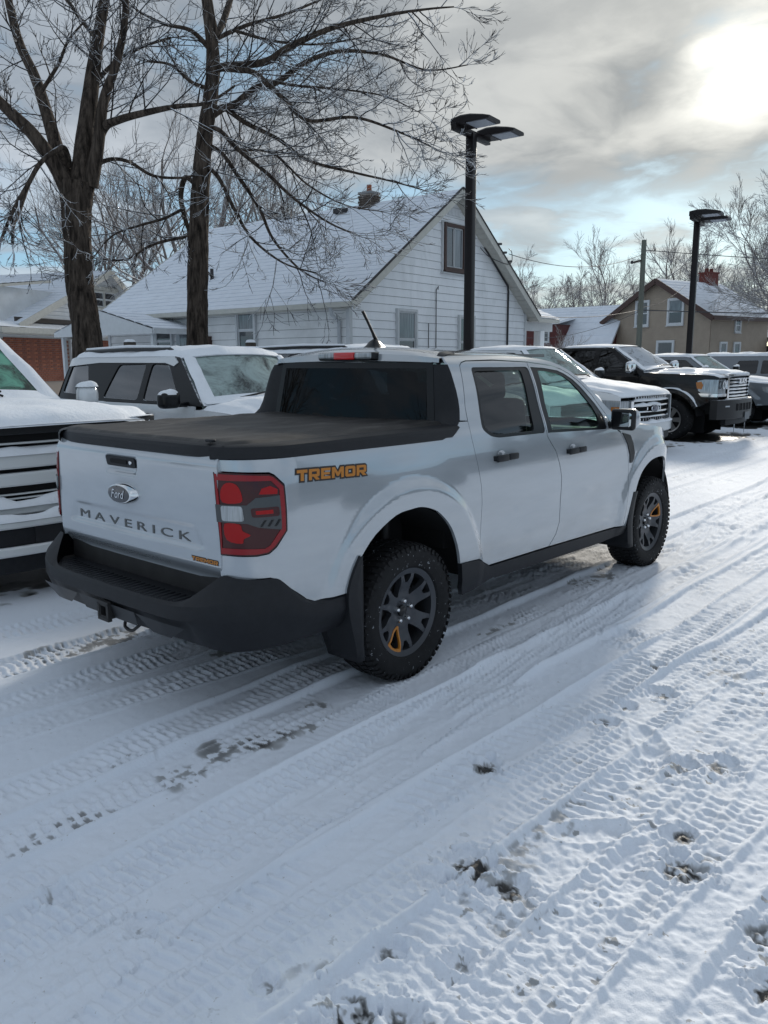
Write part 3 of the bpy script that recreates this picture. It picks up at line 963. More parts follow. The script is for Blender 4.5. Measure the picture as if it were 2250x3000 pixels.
grid('hood', hoodf, [2.47, 2.6, 2.8, 3.0, 3.15, 3.3, 3.4, 3.5, 3.56, 3.6], rv, PAINT, T)
# front end (turned away from the camera)
def frontf(z, v):
    e = tside(3.615, min(z, .95), 0, 1)
    return (3.615 + .15 * (1 - abs(v) ** 3) + .015 * math.sin((z - .4) * 5), v * e[1], z)
grid('front_bumper', frontf, [.36, .42, .5, .58, .66], rv, PAINT, T)
fg = grid('front_grille', lambda z, v: (frontf(z, v)[0] - .01, frontf(z, v)[1], z), [.66, .74, .84, .93, .97], rv, PLASTIC_S, T)
for zz in (.72, .80, .88):
    grid('grille_bar', lambda k, v, zz=zz: (frontf(zz, v)[0] + (.0, .012, .012, .0)[k], frontf(zz, v)[1] * .62, zz + (-.012, -.008, .008, .012)[k]), [0, 1, 2, 3], rv, PLASTIC, fg)
for sg in (-1, 1):
    grid('headlight', lambda z, t, sg=sg: (frontf(z, .60 + .38 * t)[0] + .012, sg * frontf(z, .60 + .38 * t)[1], z), [.80, .85, .90, .95], [0, .25, .5, .75, 1], CLEARL, T)

# tailgate: flat skin with a lowered field for the letters, a slanted lower edge and a dish for the handle
def tgate(y, z, off=0.):
    x = -1.046 + .013 * (y / .7) ** 2
    x += .030 * sst(1.19, 1.275, z) ** 1.5
    x += .050 * sst(.770, .690, z)
    w = .505 + (.945 - z) * .55
    x += .010 * sst(.936, .916, z) * sst(.83, .85, z) * (1 - sst(w - .035, w + .035, abs(y)))
    x += .010 * sst(.835, .845, z) * 0
    d = (1 - sst(.120, .134, abs(y - .045))) * sst(1.118, 1.134, z) * (1 - sst(1.190, 1.204, z))
    x += .012 * d
    x -= .006 * math.exp(-((z - 1.07) / .012) ** 2) * 0
    return (x - off, y, z)
TG = [(.680, .690), (.687, .80), (.688, 1.0), (.686, 1.19), (.680, 1.236), (.672, 1.256), (-.672, 1.256), (-.680, 1.236), (-.686, 1.19), (-.688, 1.0), (-.687, .80), (-.680, .690)]
tg = panel('tailgate', TG, tgate, PAINT, T, step=.024, lip=.03, flip=False)
TF = lambda y, z, o=0.: (tgate(y, z, o), (0, -1, 0), (0, 0, 1), (-1, 0, 0))
# handle
hbm = bmesh.new()
poly = roundpoly([(.172, 1.201), (-.082, 1.201), (-.090, 1.154), (.158, 1.154)], .012)
hd = panel('tailgate_handle', poly, lambda y, z, o: (tgate(y, 1.21)[0] - .006 - o, y, z), PLASTIC, tg, step=.03, lip=.02)
panel('handle_grip', roundpoly([(.125, 1.188), (-.02, 1.188), (-.02, 1.168), (.12, 1.168)], .006), lambda y, z, o: (tgate(y, 1.21)[0] - .010 - o, y, z), GAP, tg, step=.04, lip=.003)
lathe('key_lock', [(.010, 0), (.009, -.004), (0, -.005)], CHROME, tg, 14, 'x', c=(tgate(-.052, 1.21)[0] - .007, -.052, 1.178))
# oval badge: chrome rim, dark field, script
def oval(name, ry, rz, x, m, parent, dome=.006, c=(.016, 1.027), pr=None):
    pr = pr or [(0, dome), (.5, dome * .8), (.85, dome * .3), (1, 0), (1.0, -.006)]
    V = []; n = 40
    for r, a in pr:
        for k in range(n):
            t = 2 * math.pi * k / n
            V.append((x - a, c[0] + ry * r * math.cos(t), c[1] + rz * r * math.sin(t)))
    F = []
    for i in range(len(pr) - 1):
        for k in range(n):
            F.append((i * n + k, i * n + (k + 1) % n, (i + 1) * n + (k + 1) % n, (i + 1) * n + k))
    return mk(name, V, F, m, parent, ang=60)
bx = -1.046
bd = oval('badge', .116, .053, bx, CHROME, tg, pr=[(0, .038), (.80, .038), (.86, .035), (.97, .012), (1, .004), (1, -.006)])
oval('badge_field', .092, .041, bx - .0390, mat('badge_black', (.008, .010, .016), .15, coat=1.), tg, .003)
for ob in word('Ford', mat('badge_silver', (.75, .77, .80), .25, metal=.7), tg, ((bx - .0428, .072, 1.008), (0, -1, 0), (0, 0, 1), (-1, 0, 0)), .112, .044, .0015, 0.0, .02, .35): pass
# model name in sunken letters, small badge
LET = mat('letter_grey', (.10, .105, .105), .5)
def conform(obs, fn):
    for ob in obs:
        for v in ob.data.vertices: v.co = fn(*v.co)
FLAT = lambda a, b, d=0.: ((a, d, b), (1, 0, 0), (0, 0, 1), (0, 1, 0))
on_gate = lambda off, y0: (lambda a, d, b: tgate(y0 - a, b, off + d))
conform(word('MAVERICK', LET, tg, FLAT(0, .8565), .962, .042, .004, .0, .66), on_gate(-.001, .487))
BACKL = mat('decal_edge', (.028, .022, .020), .5)
BLK = {'T': ([[(0, 1), (1, 1), (1, .72), (.65, .72), (.65, 0), (.35, 0), (.35, .72), (0, .72)]], 1.0),
       'E': ([[(0, 0), (1, 0), (1, .24), (.28, .24), (.28, .39), (.92, .39), (.92, .61), (.28, .61), (.28, .76), (1, .76), (1, 1), (0, 1)]], .95),
       'M': ([[(0, 0), (.22, 0), (.22, .60), (.42, .16), (.58, .16), (.78, .60), (.78, 0), (1, 0), (1, 1), (.74, 1), (.5, .48), (.26, 1), (0, 1)]], 1.25),
       'O': ([[(0, .12), (.12, 0), (.88, 0), (1, .12), (1, .26), (0, .26)], [(0, .26), (.27, .26), (.27, .74), (0, .74)], [(.73, .26), (1, .26), (1, .74), (.73, .74)], [(0, .74), (1, .74), (1, .88), (.88, 1), (.12, 1), (0, .88)]], 1.08),
       'R': ([[(0, 0), (.27, 0), (.27, 1), (0, 1)], [(.27, .76), (1, .76), (1, .90), (.90, 1), (.27, 1)], [(.73, .52), (1, .52), (1, .76), (.73, .76)], [(.27, .30), (.90, .30), (1, .40), (1, .52), (.27, .52)], [(.42, .30), (.76, .30), (1.02, 0), (.66, 0)]], 1.05)}
def block_word(text, m, parent, width, height, fn, depth, grow=0.):
    """wide squared letters, one object each, laid on a surface by fn(along, depth, height)"""
    tot = sum(BLK[c][1] for c in text) + .16 * (len(text) - 1)
    k = width / tot
    x = 0.
    for c in text:
        polys, w = BLK[c]
        V = []; F = []
        for q, pl in enumerate(polys):
            P = [(x + a * w * k, b * height) for a, b in pl]
            if grow: P = inset(P, -grow)
            n = len(P); b0 = len(V); d = depth + .00008 * q
            V += [fn(a, d, b) for a, b in P] + [fn(a, -.0004, b) for a, b in P]
            tri = [tuple(r) for r in __import__('mathutils').geometry.tessellate_polygon([[Vector((a, b, 0)) for a, b in P]])]
            F += [tuple(b0 + i for i in t_) for t_ in tri]
            F += [(b0 + i, b0 + n + i, b0 + n + (i + 1) % n, b0 + (i + 1) % n) for i in range(n)]
        mk('letter', V, F, m, parent, smooth=False)
        x += (w + .16) * k
gate_fn = lambda off: (lambda a, d, b: tgate(-.490 - a, .7785 + b, off + d))
block_word('TREMOR', BACKL, tg, .178, .0175, gate_fn(.0004), .0012, .0032)
block_word('TREMOR', ORANGE, tg, .178, .0175, gate_fn(.0012), .0018)
for sg in (-1, 1):
    owner = [o for o in T.children if o.name.startswith('bed_side')][0 if sg < 0 else -1]
    def on_side(off, sg=sg):
        if sg < 0: return lambda a, d, b: tside(-.756 + a + .22 * b, 1.133 + b - .042 * a, off + d, -1)
        return lambda a, d, b: tside(-.312 - a + .22 * b, 1.115 + b + .042 * a, off + d, 1)
    block_word('TREMOR', BACKL, owner, .436, .047, on_side(.0006), .0012, .0075)
    block_word('TREMOR', ORANGE, owner, .436, .047, on_side(.0016), .0020)
# tailgate cap, bed cover
def tcap(y, k):
    o, z = [(.004, 1.240), (.010, 1.247), (.010, 1.276), (.003, 1.291), (-.012, 1.298), (-.085, 1.300), (-.085, 1.26)][k]
    return (-1.030 + .013 * (y / .7) ** 2 + .02 * sst(.5, .69, abs(y)) - o, y, z)
grid('tailgate_cap', tcap, list(np.linspace(-.688, .688, 21)), list(range(7)), PLASTIC, T, flip=False, ang=25)
def tono(x, y):
    e = sst(.745, .70, abs(y)) * sst(-1.002, -.965, x)
    w = .0035 * math.sin(x * 9 + y * 2) * math.sin(y * 4 + 1.3) + .004 * math.sin(x * 23 + 4 * y) * sst(.3, .7, abs(y)) * .6
    seam = .004 * (math.exp(-((x + .52) / .02) ** 2) + math.exp(-((x - .02) / .02) ** 2))
    fold = .010 * math.exp(-((abs(y) - .60) / .016) ** 2)
    yy = y * (1 - .07 * sst(-.88, -1.0, x))
    return (x, yy, 1.294 + .016 * e + w * e + fold * e + seam * e)
tnx = [-1.002, -.995, -.985, -.97, -.955] + list(np.linspace(-.93, .52, 44))
tny = [-.748, -.740, -.73, -.715, -.70, -.68] + list(np.linspace(-.65, .65, 41)) + [.68, .70, .715, .73, .740, .748]
grid('bed_cover', tono, tnx, tny, VINYL, T, flip=False, ang=60)
box('bed_cover_clip', (-.995, -.60, 1.312), (.022, .05, .012), PLASTIC, T, .004)
# back glass
rg = grid('rear_window', lambda z, v: (.492 + .045 * (z - 1.285) / .335 - .028 * (1 - v * v), v * (.672 - .047 * (z - 1.285) / .335), z), [1.24, 1.285, 1.4, 1.5, 1.58, 1.632], list(np.linspace(-1, 1, 13)), WIN_BLACK, T)
def band(name, z0, z1, v0, v1, off):
    return grid(name, lambda z, v: (.492 + .045 * (z - 1.285) / .335 - .028 * (1 - v * v) - off, v * (.672 - .047 * (z - 1.285) / .335), z), [z0, z1], list(np.linspace(v0, v1, 8)), PLASTIC_S, rg)
band('glass_frit', 1.600, 1.634, -1, 1, .002)
band('glass_frit', 1.24, 1.300, -1, 1, .002)
band('glass_frit', 1.300, 1.600, -1, -.93, .002); band('glass_frit', 1.300, 1.600, .93, 1, .002)
# high brake lamp
bl = bmesh.new(); bm_box(bl, (.512, 0, 1.670), (.075, .47, .050), None, .014, 3)
hb = from_bm('brake_light', bl, PLASTIC_S, T, True, 50)
box('red_lens', (.478, .005, 1.673), (.03, .165, .043), mat('lit_red_lens', (.62, .012, .015), .15, coat=.8), hb, .006)
for sy in (-.148, .157): box('clear_lens', (.479, sy, 1.673), (.03, .135, .040), CLEARL, hb, .012)
# antenna
an = bmesh.new()
for (x, w, h) in ((.70, .012, 0), ):
    pass
ab = grid('antenna_base', lambda u, v: (.70 + .17 * u, .016 + (.055 * (1 - u) ** .7 + .014) * v * (.35 + .65 * (1 - 0)), 1.722 + .075 * (1 - v * v) * (math.sin(math.pi * min(1, (1 - u) * .55 + .05 + .28)) ** 1.2) * sst(-.06, .25, u) * (1 - .85 * sst(.25, 1, u))), list(np.linspace(0, 1, 10)), list(np.linspace(-1, 1, 9)), PLASTIC_S, T)
tube('antenna_mast', [(.775, .016, 1.775), (.745, .016, 1.82), (.70, .016, 1.885), (.655, .016, 1.945)], [.0125, .009, .0085, .0095], PLASTIC_S, ab, 8)

# ---------------- rear bumper
BROW = [((-.485, .892, .580), (-.485, .910, .565)), ((-.62, .893, .582), (-.62, .910, .567)), ((-.70, .890, .588), (-.70, .906, .572)), ((-.76, .886, .630), (-.765, .902, .610)),
        ((-.816, .88, .679), (-.82, .897, .655)), ((-.875, .868, .722), (-.885, .885, .690)), ((-.95, .835, .726), (-.97, .858, .680)), ((-1.01, .765, .731), (-1.065, .800, .652)),
        ((-1.032, .69, .735), (-1.135, .705, .624)), ((-1.09, .63, .68), (-1.168, .60, .611)), ((-1.15, .55, .622), (-1.182, .52, .603)), ((-1.178, .42, .613), (-1.189, .42, .601)),
        ((-1.188, .2, .613), (-1.196, .2, .601)), ((-1.190, 0, .613), (-1.198, 0, .601))][::-1]
B0 = np.array(spline([a for a, b in BROW], 6)); B1 = np.array(spline([b for a, b in BROW], 6))
def bump(u, j, sg):
    f = abs(u) * (len(B1) - 1)
    i = min(int(f), len(B1) - 2)
    t = f - i
    a, b = B0[i] + (B0[i + 1] - B0[i]) * t, B1[i] + (B1[i + 1] - B1[i]) * t
    if j == 0: return (a[0], sg * a[1], a[2])
    d = B1[min(i + 2, len(B1) - 1)] - B1[max(i - 1, 0)]
    n = np.array((-d[1], d[0])); n /= np.linalg.norm(n) + 1e-9
    if n[0] > 0 and abs(n[0]) > .3: n = -n
    if n[1] < 0 and abs(n[1]) > .3: n = -n
    top, bot = b[2], .432 - .030 * sst(.5, .85, b[1])
    off, k = [(0, 0), (.003, .06), (.004, .36), (-.006, .50), (-.030, .80), (-.055, 1.), (-.12, 1.02)][j - 1]
    if j in (4, 5) and abs(b[1]) < .62: off -= .012
    return (b[0] + n[0] * off, sg * (b[1] + n[1] * off), top + (bot - top) * k)
us = list(np.linspace(-1, 1, 109))
bpm = grid('rear_bumper', lambda u, j: bump(u, j, -1 if u < 0 else 1), us, list(range(8)), PLASTIC, T, flip=True, ang=28)
# step pad
def stepf(t, y):
    xo = pch(abs(y), [0, .2, .42, .55, .63, .70], [-1.189, -1.187, -1.176, -1.148, -1.09, -1.03])
    return (xo * (1 - t) + (-.93) * t, y, .606 - .003 * t)
ys = list(np.linspace(-.70, .70, 29))
stp = grid('bumper_step', stepf, [0, .3, .6, 1], ys, PLASTIC, T, flip=True)
for k in range(31):
    yy = -.60 + .04 * k
    x0, x1 = stepf(.10, yy)[0], stepf(.52, yy)[0]
    box('step_rib', ((x0 + x1) / 2, yy, .6045), (x1 - x0, .010, .010), PLASTIC, stp, .003, 1)
# plate field and hitch
pf = panel('plate_recess', [(.62, .520), (.26, .520), (.36, .450), (.50, .450)], lambda y, z, o: (-1.196 + .07 * (abs(y) - .45) * (abs(y) > .45) - o + (.53 - z) * .30 - .01, y, z), PLASTIC_S, T, step=.05, lip=0)
panel('plate_recess', [(-.26, .520), (-.62, .520), (-.50, .450), (-.36, .450)], lambda y, z, o: (-1.196 + .07 * (abs(y) - .45) * (abs(y) > .45) - o + (.53 - z) * .30 - .01, y, z), PLASTIC_S, T, step=.05, lip=0)
panel('plate_field', [(.25, .522), (-.25, .522), (-.23, .446), (.23, .446)], lambda y, z, o: (-1.206 + (.53 - z) * .36 - o, y, z), mat('plate_field_grey', (.034, .036, .040), .6), T, step=.06, lip=0)
hbm = bmesh.new()
for (dy, dz, sy, sz) in ((0, .031, .076, .014), (0, -.031, .076, .014), (.031, 0, .014, .050), (-.031, 0, .014, .050)):
    bm_box(hbm, (-1.075, dy, .482 + dz), (.28, sy, sz))
bm_box(hbm, (-1.208, 0, .482 + .040), (.02, .094, .016)); bm_box(hbm, (-1.208, 0, .482 - .040), (.02, .094, .016))
bm_box(hbm, (-1.208, .040, .482), (.02, .016, .070)); bm_box(hbm, (-1.208, -.040, .482), (.02, .016, .070))
bm_box(hbm, (-.96, 0, .482), (.02, .06, .06))
ht = from_bm('hitch_receiver', hbm, STEELD, T)
tube('safety_chain_loop', spline([(-1.13, -.06, .44), (-1.15, -.075, .405), (-1.15, -.13, .395), (-1.14, -.17, .42), (-1.11, -.18, .445)], 5), .008, STEELD, ht, 8)
tube('exhaust_tip', [(-.70, -.50, .47), (-.9, -.52, .46), (-1.0, -.54, .45)], [.032, .034, .036], STEELD, T, 14)

# ---------------- wheels
def tyre_mesh(R=.366, w=.235, rim=.232, lug=58):
    h = w / 2
    prof = [(rim, -h * .80), (rim + .012, -h * .93), (rim + .045, -h * 1.0), (R - .060, -h * 1.02), (R - .035, -h * .985), (R - .018, -h * .92), (R - .007, -h * .80), (R - .007, 0)]
    prof = prof + [(r, -a) for r, a in prof[::-1][1:]]
    V, F = lathe_vf(prof, 64, 'y')
    def blk(t0, t1, a0, a1, r0, r1, sk=0.):
        b = len(V)
        for r in (r0, r1):
            for (t, a) in ((t0, a0), (t1, a0), (t1 + sk, a1), (t0 + sk, a1)):
                rr = r - (.012 if abs(a) > h * .93 and r == r1 else 0)
                V.append((rr * math.cos(t), a, rr * math.sin(t)))
        F.extend([(b + 4, b + 5, b + 6, b + 7), (b, b + 1, b + 5, b + 4), (b + 1, b + 2, b + 6, b + 5), (b + 2, b + 3, b + 7, b + 6), (b + 3, b, b + 4, b + 7)])
    for k in range(lug):
        t = 2 * math.pi * k / lug
        d = 2 * math.pi / lug
        for s in (-1, 1):
            o = 0 if s < 0 else d * .5
            blk(t + o, t + o + d * .62, s * h * .60, s * h * 1.0, R - .016, R, d * .12 * s)
            blk(t + o + d * .3, t + o + d * .95, s * h * .14, s * h * .52, R - .014, R - .001, d * .35 * s)
            # shoulder blocks reaching down the sidewall
            ln = .024 if k % 2 else .012
            b = len(V)
            for rr in (R - .014, R - .014 - ln):
                for (tt) in (t + o, t + o + d * .55):
                    for aa in (.94 if rr > R - .02 else 1.0, (.985 if rr > R - .02 else 1.035)):
                        V.append((rr * math.cos(tt), s * h * aa, rr * math.sin(tt)))
            F.extend([(b + 1, b + 3, b + 7, b + 5), (b, b + 1, b + 5, b + 4), (b + 2, b + 3, b + 7, b + 6), (b + 4, b + 5, b + 7, b + 6)])
    return V, F


def polar(r, a): return (r * math.cos(a), r * math.sin(a))


def make_wheel(parent, loc, sg, orange=None, rot=0.):
    """loc = middle of the tyre; sg = -1 faces -y.  wheel > tyre, lug_nut, centre_cap, brake_disc"""
    def dish(r): return .088 - .026 * (1 - sst(.10, .19, r)) - .012 * (1 - sst(.035, .075, r)) + .004 * sst(.20, .23, r)
    fn = lambda x, z, o: (x, sg * (dish(math.hypot(x, z)) + o), z)
    holes = []
    for k in range(6):
        a = rot + k * math.pi / 3
        big = [polar(.094, a - .06), polar(.094, a + .06), polar(.125, a + .19), polar(.160, a + .245), polar(.203, a + .26), polar(.211, a + .1), polar(.211, a - .1), polar(.203, a - .26), polar(.160, a - .245), polar(.125, a - .19)]
        b = a + math.pi / 6
        sm = [polar(.158, b - .06), polar(.158, b + .06), polar(.190, b + .145), polar(.206, b + .15), polar(.210, b), polar(.206, b - .15), polar(.190, b - .145)]
        holes += [big, sm]
    outer = [polar(.228, t) for t in np.linspace(0, 2 * math.pi, 56, endpoint=False)]
    wh = panel('wheel', outer, fn, RIM, parent, holes=holes, step=.03, lip=.035, flip=sg > 0, ang=30)
    wh.location = loc
    V, F = tyre_mesh()
    mk('tyre', V, F, RUBBER, wh, ang=30)
    lathe('rim_barrel', [(.228, .085), (.238, .098), (.240, .105), (.233, .104), (.226, .09), (.208, .03), (.205, -.09), (.235, -.10)], RIM, wh, 48, 'y')
    if sg < 0:
        for v in wh.children[-1].data.vertices: v.co.y *= -1
    lathe('brake_disc', [(.0, .0), (.15, .0), (.152, .012), (.075, .014), (.072, .03), (0, .03)], mat('disc_steel', (.20, .20, .21), .4, metal=.8), wh, 32, 'y')
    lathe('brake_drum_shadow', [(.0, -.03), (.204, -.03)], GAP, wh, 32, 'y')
    cc = lathe('centre_cap', [(0, .068), (.022, .067), (.030, .062), (.031, .05)], mat('cap_black', (.012, .012, .013), .25), wh, 24, 'y')
    for k in range(5):
        a = 2 * math.pi * k / 5 + .3
        n = lathe('lug_nut', [(0, .080), (.008, .079), (.0135, .071), (.014, .05)], CHROME, wh, 8, 'y', c=(.055 * math.cos(a), 0, .055 * math.sin(a)))
        if sg < 0:
            for v in n.data.vertices: v.co.y *= -1
        lathe('lug_seat', [(.013, .056), (.017, .057), (.018, .05)], GAP, wh, 14, 'y', c=(.055 * math.cos(a), 0, .055 * math.sin(a)))
        if sg < 0:
            for v in wh.children[-1].data.vertices: v.co.y *= -1
    for o in (cc,) + tuple(c for c in wh.children if c.name.startswith('brake_d')):
        if sg < 0:
            for v in o.data.vertices: v.co.y *= -1
    if orange is not None:
        h = holes[2 * orange]
        c = np.mean(h, 0)
        out = [tuple(c + (np.array(p) - c) * 1.13) for p in h]
        inn = [tuple(c + (np.array(p) - c) * .84) for p in h]
        panel('orange_insert', out, lambda x, z, o: fn(x, z, o + .003), ORANGE, wh, holes=[inn], step=.03, lip=.012, flip=sg > 0)
    return wh
ZW = .358
for sg in (-1, 1):
    make_wheel(T, (0, sg * .785, ZW), sg, 4, R_(-2))
    make_wheel(T, (3.076, sg * .785, ZW), sg, 0, R_(22))
    # arch liners, mud flaps
    for cx, r0, ar in ((0., .535, ARCH), (3.076, .515, FARCH)):
        n = 22
        def linf(t, v, cx=cx, r0=r0, sg=sg): return (cx + r0 * 1.0 * math.cos(t) * .985, sg * (.50 + (.37 if cx < 1 else .33) * v), .375 + r0 * math.sin(t))
        grid('wheel_liner', linf, list(np.linspace(.12, math.pi + (.1 if cx > 1 else -.1), n)), [0, .35, .7, 1], GAP, T)
        box('liner_wall', (cx, sg * .49, .60), (1.05, .02, .66), GAP, T)
    fr = [(-.393, .740), (-.42, .728), (-.475, .60), (-.545, .50), (-.60, .44), (-.62, .40), (-.60, .262), (-.54, .238), (-.43, .235), (-.425, .40), (-.40, .60)]
    def flapf(s, z, o, sg=sg):
        t = sst(.45, .30, z)
        y = .905 + .0 - .12 * sst(-.50, -.60, s) + o - .02 * t
        return (s, sg * y, z)
    # the flap: a blade across the wheel's rear with its outer edge turned forward
    bmf = bmesh.new()
    for (z0, z1, x0, x1, yo0, yo1) in ((.235, .40, -.405, -.435, .925, .925), (.40, .58, -.435, -.470, .925, .920), (.58, .74, -.470, -.392, .920, .915)):
        pass
    def flap2(z, v, sg=sg):
        xo = pch(z, [.222, .30, .42, .52, .60, .68, .74], [-.415, -.425, -.455, -.475, -.470, -.432, -.392])
        if v <= 0:
            xl = pch(z, [.222, .36, .44, .52, .58, .66, .70, .74], [-.415, -.43, -.45, -.478, -.487, -.447, -.42, -.394])
            return (xl + (-.398 - xl + .004 * (z < .3)) * (-v), sg * .927, z)
        wid = pch(z, [.222, .36, .44, .55, .74], [.20, .235, .24, .06, .02])
        return (xo - .018 - .05 * v * sst(.30, .5, z) * 0, sg * (.929 - wid * v), z - .03 * v * sst(.4, .22, z) * 0)
    grid('mud_flap', flap2, [.222, .26, .30, .36, .42, .47, .52, .56, .60, .64, .68, .71, .74], [-1, -.5, 0, .02, .25, .5, .75, 1], PLASTIC, T, thick=.006, flip=sg < 0, ang=30)
    def flap3(z, v, sg=sg):
        xo = pch(z, [.235, .32, .42, .52, .60, .66], [2.615, 2.60, 2.585, 2.60, 2.625, 2.655])
        if v <= 0: return (xo + .05 * (-v), sg * .922, z)
        wid = pch(z, [.235, .36, .50, .66], [.24, .24, .10, .02])
        return (xo - .02, sg * (.922 - wid * v), z)
    grid('mud_flap', flap3, [.235, .28, .34, .42, .48, .54, .60, .66], [-1, -.5, 0, .02, .35, .7, 1], PLASTIC, T, thick=.006, flip=sg < 0, ang=30)

# underside and structure that fills the gaps between panels
ub = bmesh.new()
bm_box(ub, (1.45, 0, .47), (4.1, .96, .20))
bm_box(ub, (1.55, 0, .56), (1.75, 1.66, .26))
bm_box(ub, (-.79, 0, .64), (.40, 1.34, .24))
bm_box(ub, (3.55, 0, .60), (.10, 1.3, .40))
from_bm('underbody', ub, STEELD, T)
inn = bmesh.new()
bm_box(inn, (-.30, 0, .95), (1.36, 1.02, .56))
bm_box(inn, (-.94, 0, .98), (.08, 1.30, .50))
bm_box(inn, (.44, 0, .92), (.06, 1.60, .62))
bm_box(inn, (-.80, .70, 1.00), (.12, .12, .34)); bm_box(inn, (-.80, -.70, 1.00), (.12, .12, .34))
from_bm('bed_inner', inn, GAP, T)
tube('rear_axle', [(0, -.62, .37), (0, .62, .37)], .045, STEELD, T, 12)
tube('shock_absorber', [(.10, -.60, .40), (.20, -.56, .86)], .03, STEELD, T, 10)
# cabin
def seat(x, y, w, hh):
    b = bmesh.new()
    bm_box(b, (x + .10, y, .86), (.50, w, .16), None, .05, 2)
    bm_box(b, (x - .18, y, 1.12), (.14, w, .56), Matrix.Rotation(R_(-12), 3, 'Y'), .05, 2)
    s = from_bm('seat', b, INTERIOR, T, True, 60)
    bm = bmesh.new()
    for dy in ((0,) if w < .8 else (-.42, .42)):
        bm_box(bm, (x - .255, y + dy, hh), (.10, .26, .19), Matrix.Rotation(R_(-8), 3, 'Y'), .045, 3)
    from_bm('headrest', bm, INTERIOR, s, True, 60)
seat(1.72, -.37, .52, 1.475); seat(1.72, .37, .52, 1.475); seat(.86, 0, 1.30, 1.42)
db = bmesh.new()
bm_box(db, (2.30, 0, 1.03), (.34, 1.52, .26), None, .08, 3)
bm_box(db, (2.16, -.10, .98), (.06, .24, .20), Matrix.Rotation(R_(-15), 3, 'Y'), .015, 2)
from_bm('dashboard', db, INTERIOR, T, True, 60)
V, F = lathe_vf([(.175, 0), (.187, .011), (.199, 0), (.187, -.011)], 30, 'x', True)
sw = mk('steering_wheel', V, F, INTERIOR, T)
sw.location = (2.03, .37, 1.10); sw.rotation_euler = (0, R_(-24), 0)
box('wheel_hub', (0.02, 0, 0), (.05, .15, .12), INTERIOR, sw, .03)
box('wheel_spoke', (0.01, 0, 0), (.02, .36, .03), INTERIOR, sw, .01)
box('cabin_floor', (1.5, 0, .70), (2.0, 1.5, .04), INTERIOR, T)
box('headliner', (1.25, 0, 1.672), (1.2, 1.15, .02), mat('headliner_grey', (.22, .22, .21), .9), T)
box('rear_view_mirror', (1.93, 0, 1.56), (.03, .24, .07), PLASTIC_S, T, .02)
box('shelf_light_strip', (.62, .10, 1.30), (.02, .16, .035), mat('paper_green', (.05, .14, .10), .8), T)
# price sheet stuck inside the rear side glass
stk = panel('sticker', [(.80, 1.552), (.845, 1.556), (.945, 1.50), (.90, 1.488)], lambda s, z, o: tside(s, z, -.018, -1), mat('pale_green_sticker', (.55, .75, .50), .7), T, step=.05, lip=0)
# ------------------------------------------------------------------ parked vehicles (nose at x = 0, body behind it)
SN = VN(9)
WS_FROST = glass_mat('frosted_windscreen', (.34, .52, .46), frost=((.56, .68, .66), 2.6, .28, .58, (1, 1, 1.5)))
WS_SNOW = glass_mat('snowed_windscreen', (.30, .45, .42), frost=((.76, .80, .85), 3.2, .30, .50, (1, 1, 1.6)))
WS_ICE = glass_mat('iced_windscreen', (.10, .42, .27), frost=((.26, .58, .45), 2.4, .36, .60, (1.0, 1.0, 2.2)))  # green in the ice colour stands for light coming through tinted glass
SIDE_DARK = glass_mat('dark_side_glass', (.035, .04, .042), refl=1.1)
SIDE_GREY = glass_mat('grey_side_glass', (.16, .19, .195), refl=2.2)
BLACKP = mat('black_paint', (.005, .005, .006), .2, coat=.25, spec=.3, snow=(.80, 1.05, 3.0))
WHITE_TRIM = mat('white_grille_paint', (.66, .68, .68), .3, coat=.6, snow=(.85, 1.05, 6.))
SILVERP = mat('silver_paint', (.17, .19, .21), .28, metal=.5, coat=.5, snow=(.84, 1.04, 4.))
PAINT_SNOWY = mat('white_paint_snowy', (.68, .71, .735), .25, coat=.8, snow=(.72, 1.0, 4.))
GREYP = mat('grey_paint', (.10, .11, .12), .25, metal=.4, coat=.8, snow=(.72, 1.0, 4.))
REDP = mat('maroon_paint', (.12, .016, .016), .25, coat=.8, snow=(.55, .9, 3.))
PLAST_SNOWY = mat('snow_dusted_plastic', (.010, .011, .013), .5, spec=.35, snow=(.62, 1.0, 14.))
AMBER = mat('amber_lens', (.42, .14, .012), .25, coat=.4)


def simple_wheel(parent, loc, R, w, sg, rimc, spokes=6, rr=.6):
    h = w / 2
    wh = lathe('wheel', [(0, .045), (R * .13, .05), (R * .15, .06), (R * .17, .045), (R * .50, .04), (R * rr, .06), (R * rr, -.08)], PLASTIC_S, parent, 30, 'y')
    V, F = tyre_mesh(R, w, R * rr + .005, 30)
    mk('tyre', V, F, RUBBER, wh, ang=30)
    lathe('rim', [(R * rr + .006, h * .80), (R * rr + .004, h * .90), (R * rr - .02, h * .80), (R * rr - .025, .03)], rimc, wh, 32, 'y')
    for k in range(spokes):
        a = 2 * math.pi * k / spokes
        u, v = (math.cos(a), 0, math.sin(a)), (-math.sin(a), 0, math.cos(a))
        prism('spoke', [(R * .10, -.035), (R * .10, .035), (R * rr - .015, .05), (R * rr - .015, -.05)], rimc, wh, ((0, h * .55, 0), u, v, (0, 1, 0)), .02)
    lathe('centre_cap', [(0, h * .78), (R * .10, h * .76), (R * .14, h * .60)], rimc, wh, 16, 'y')
    wh.location = loc
    if sg < 0:
        for o in (wh,) + tuple(wh.children):
            for vt in o.data.vertices: vt.co.y *= -1
            o.data.flip_normals()
    return wh


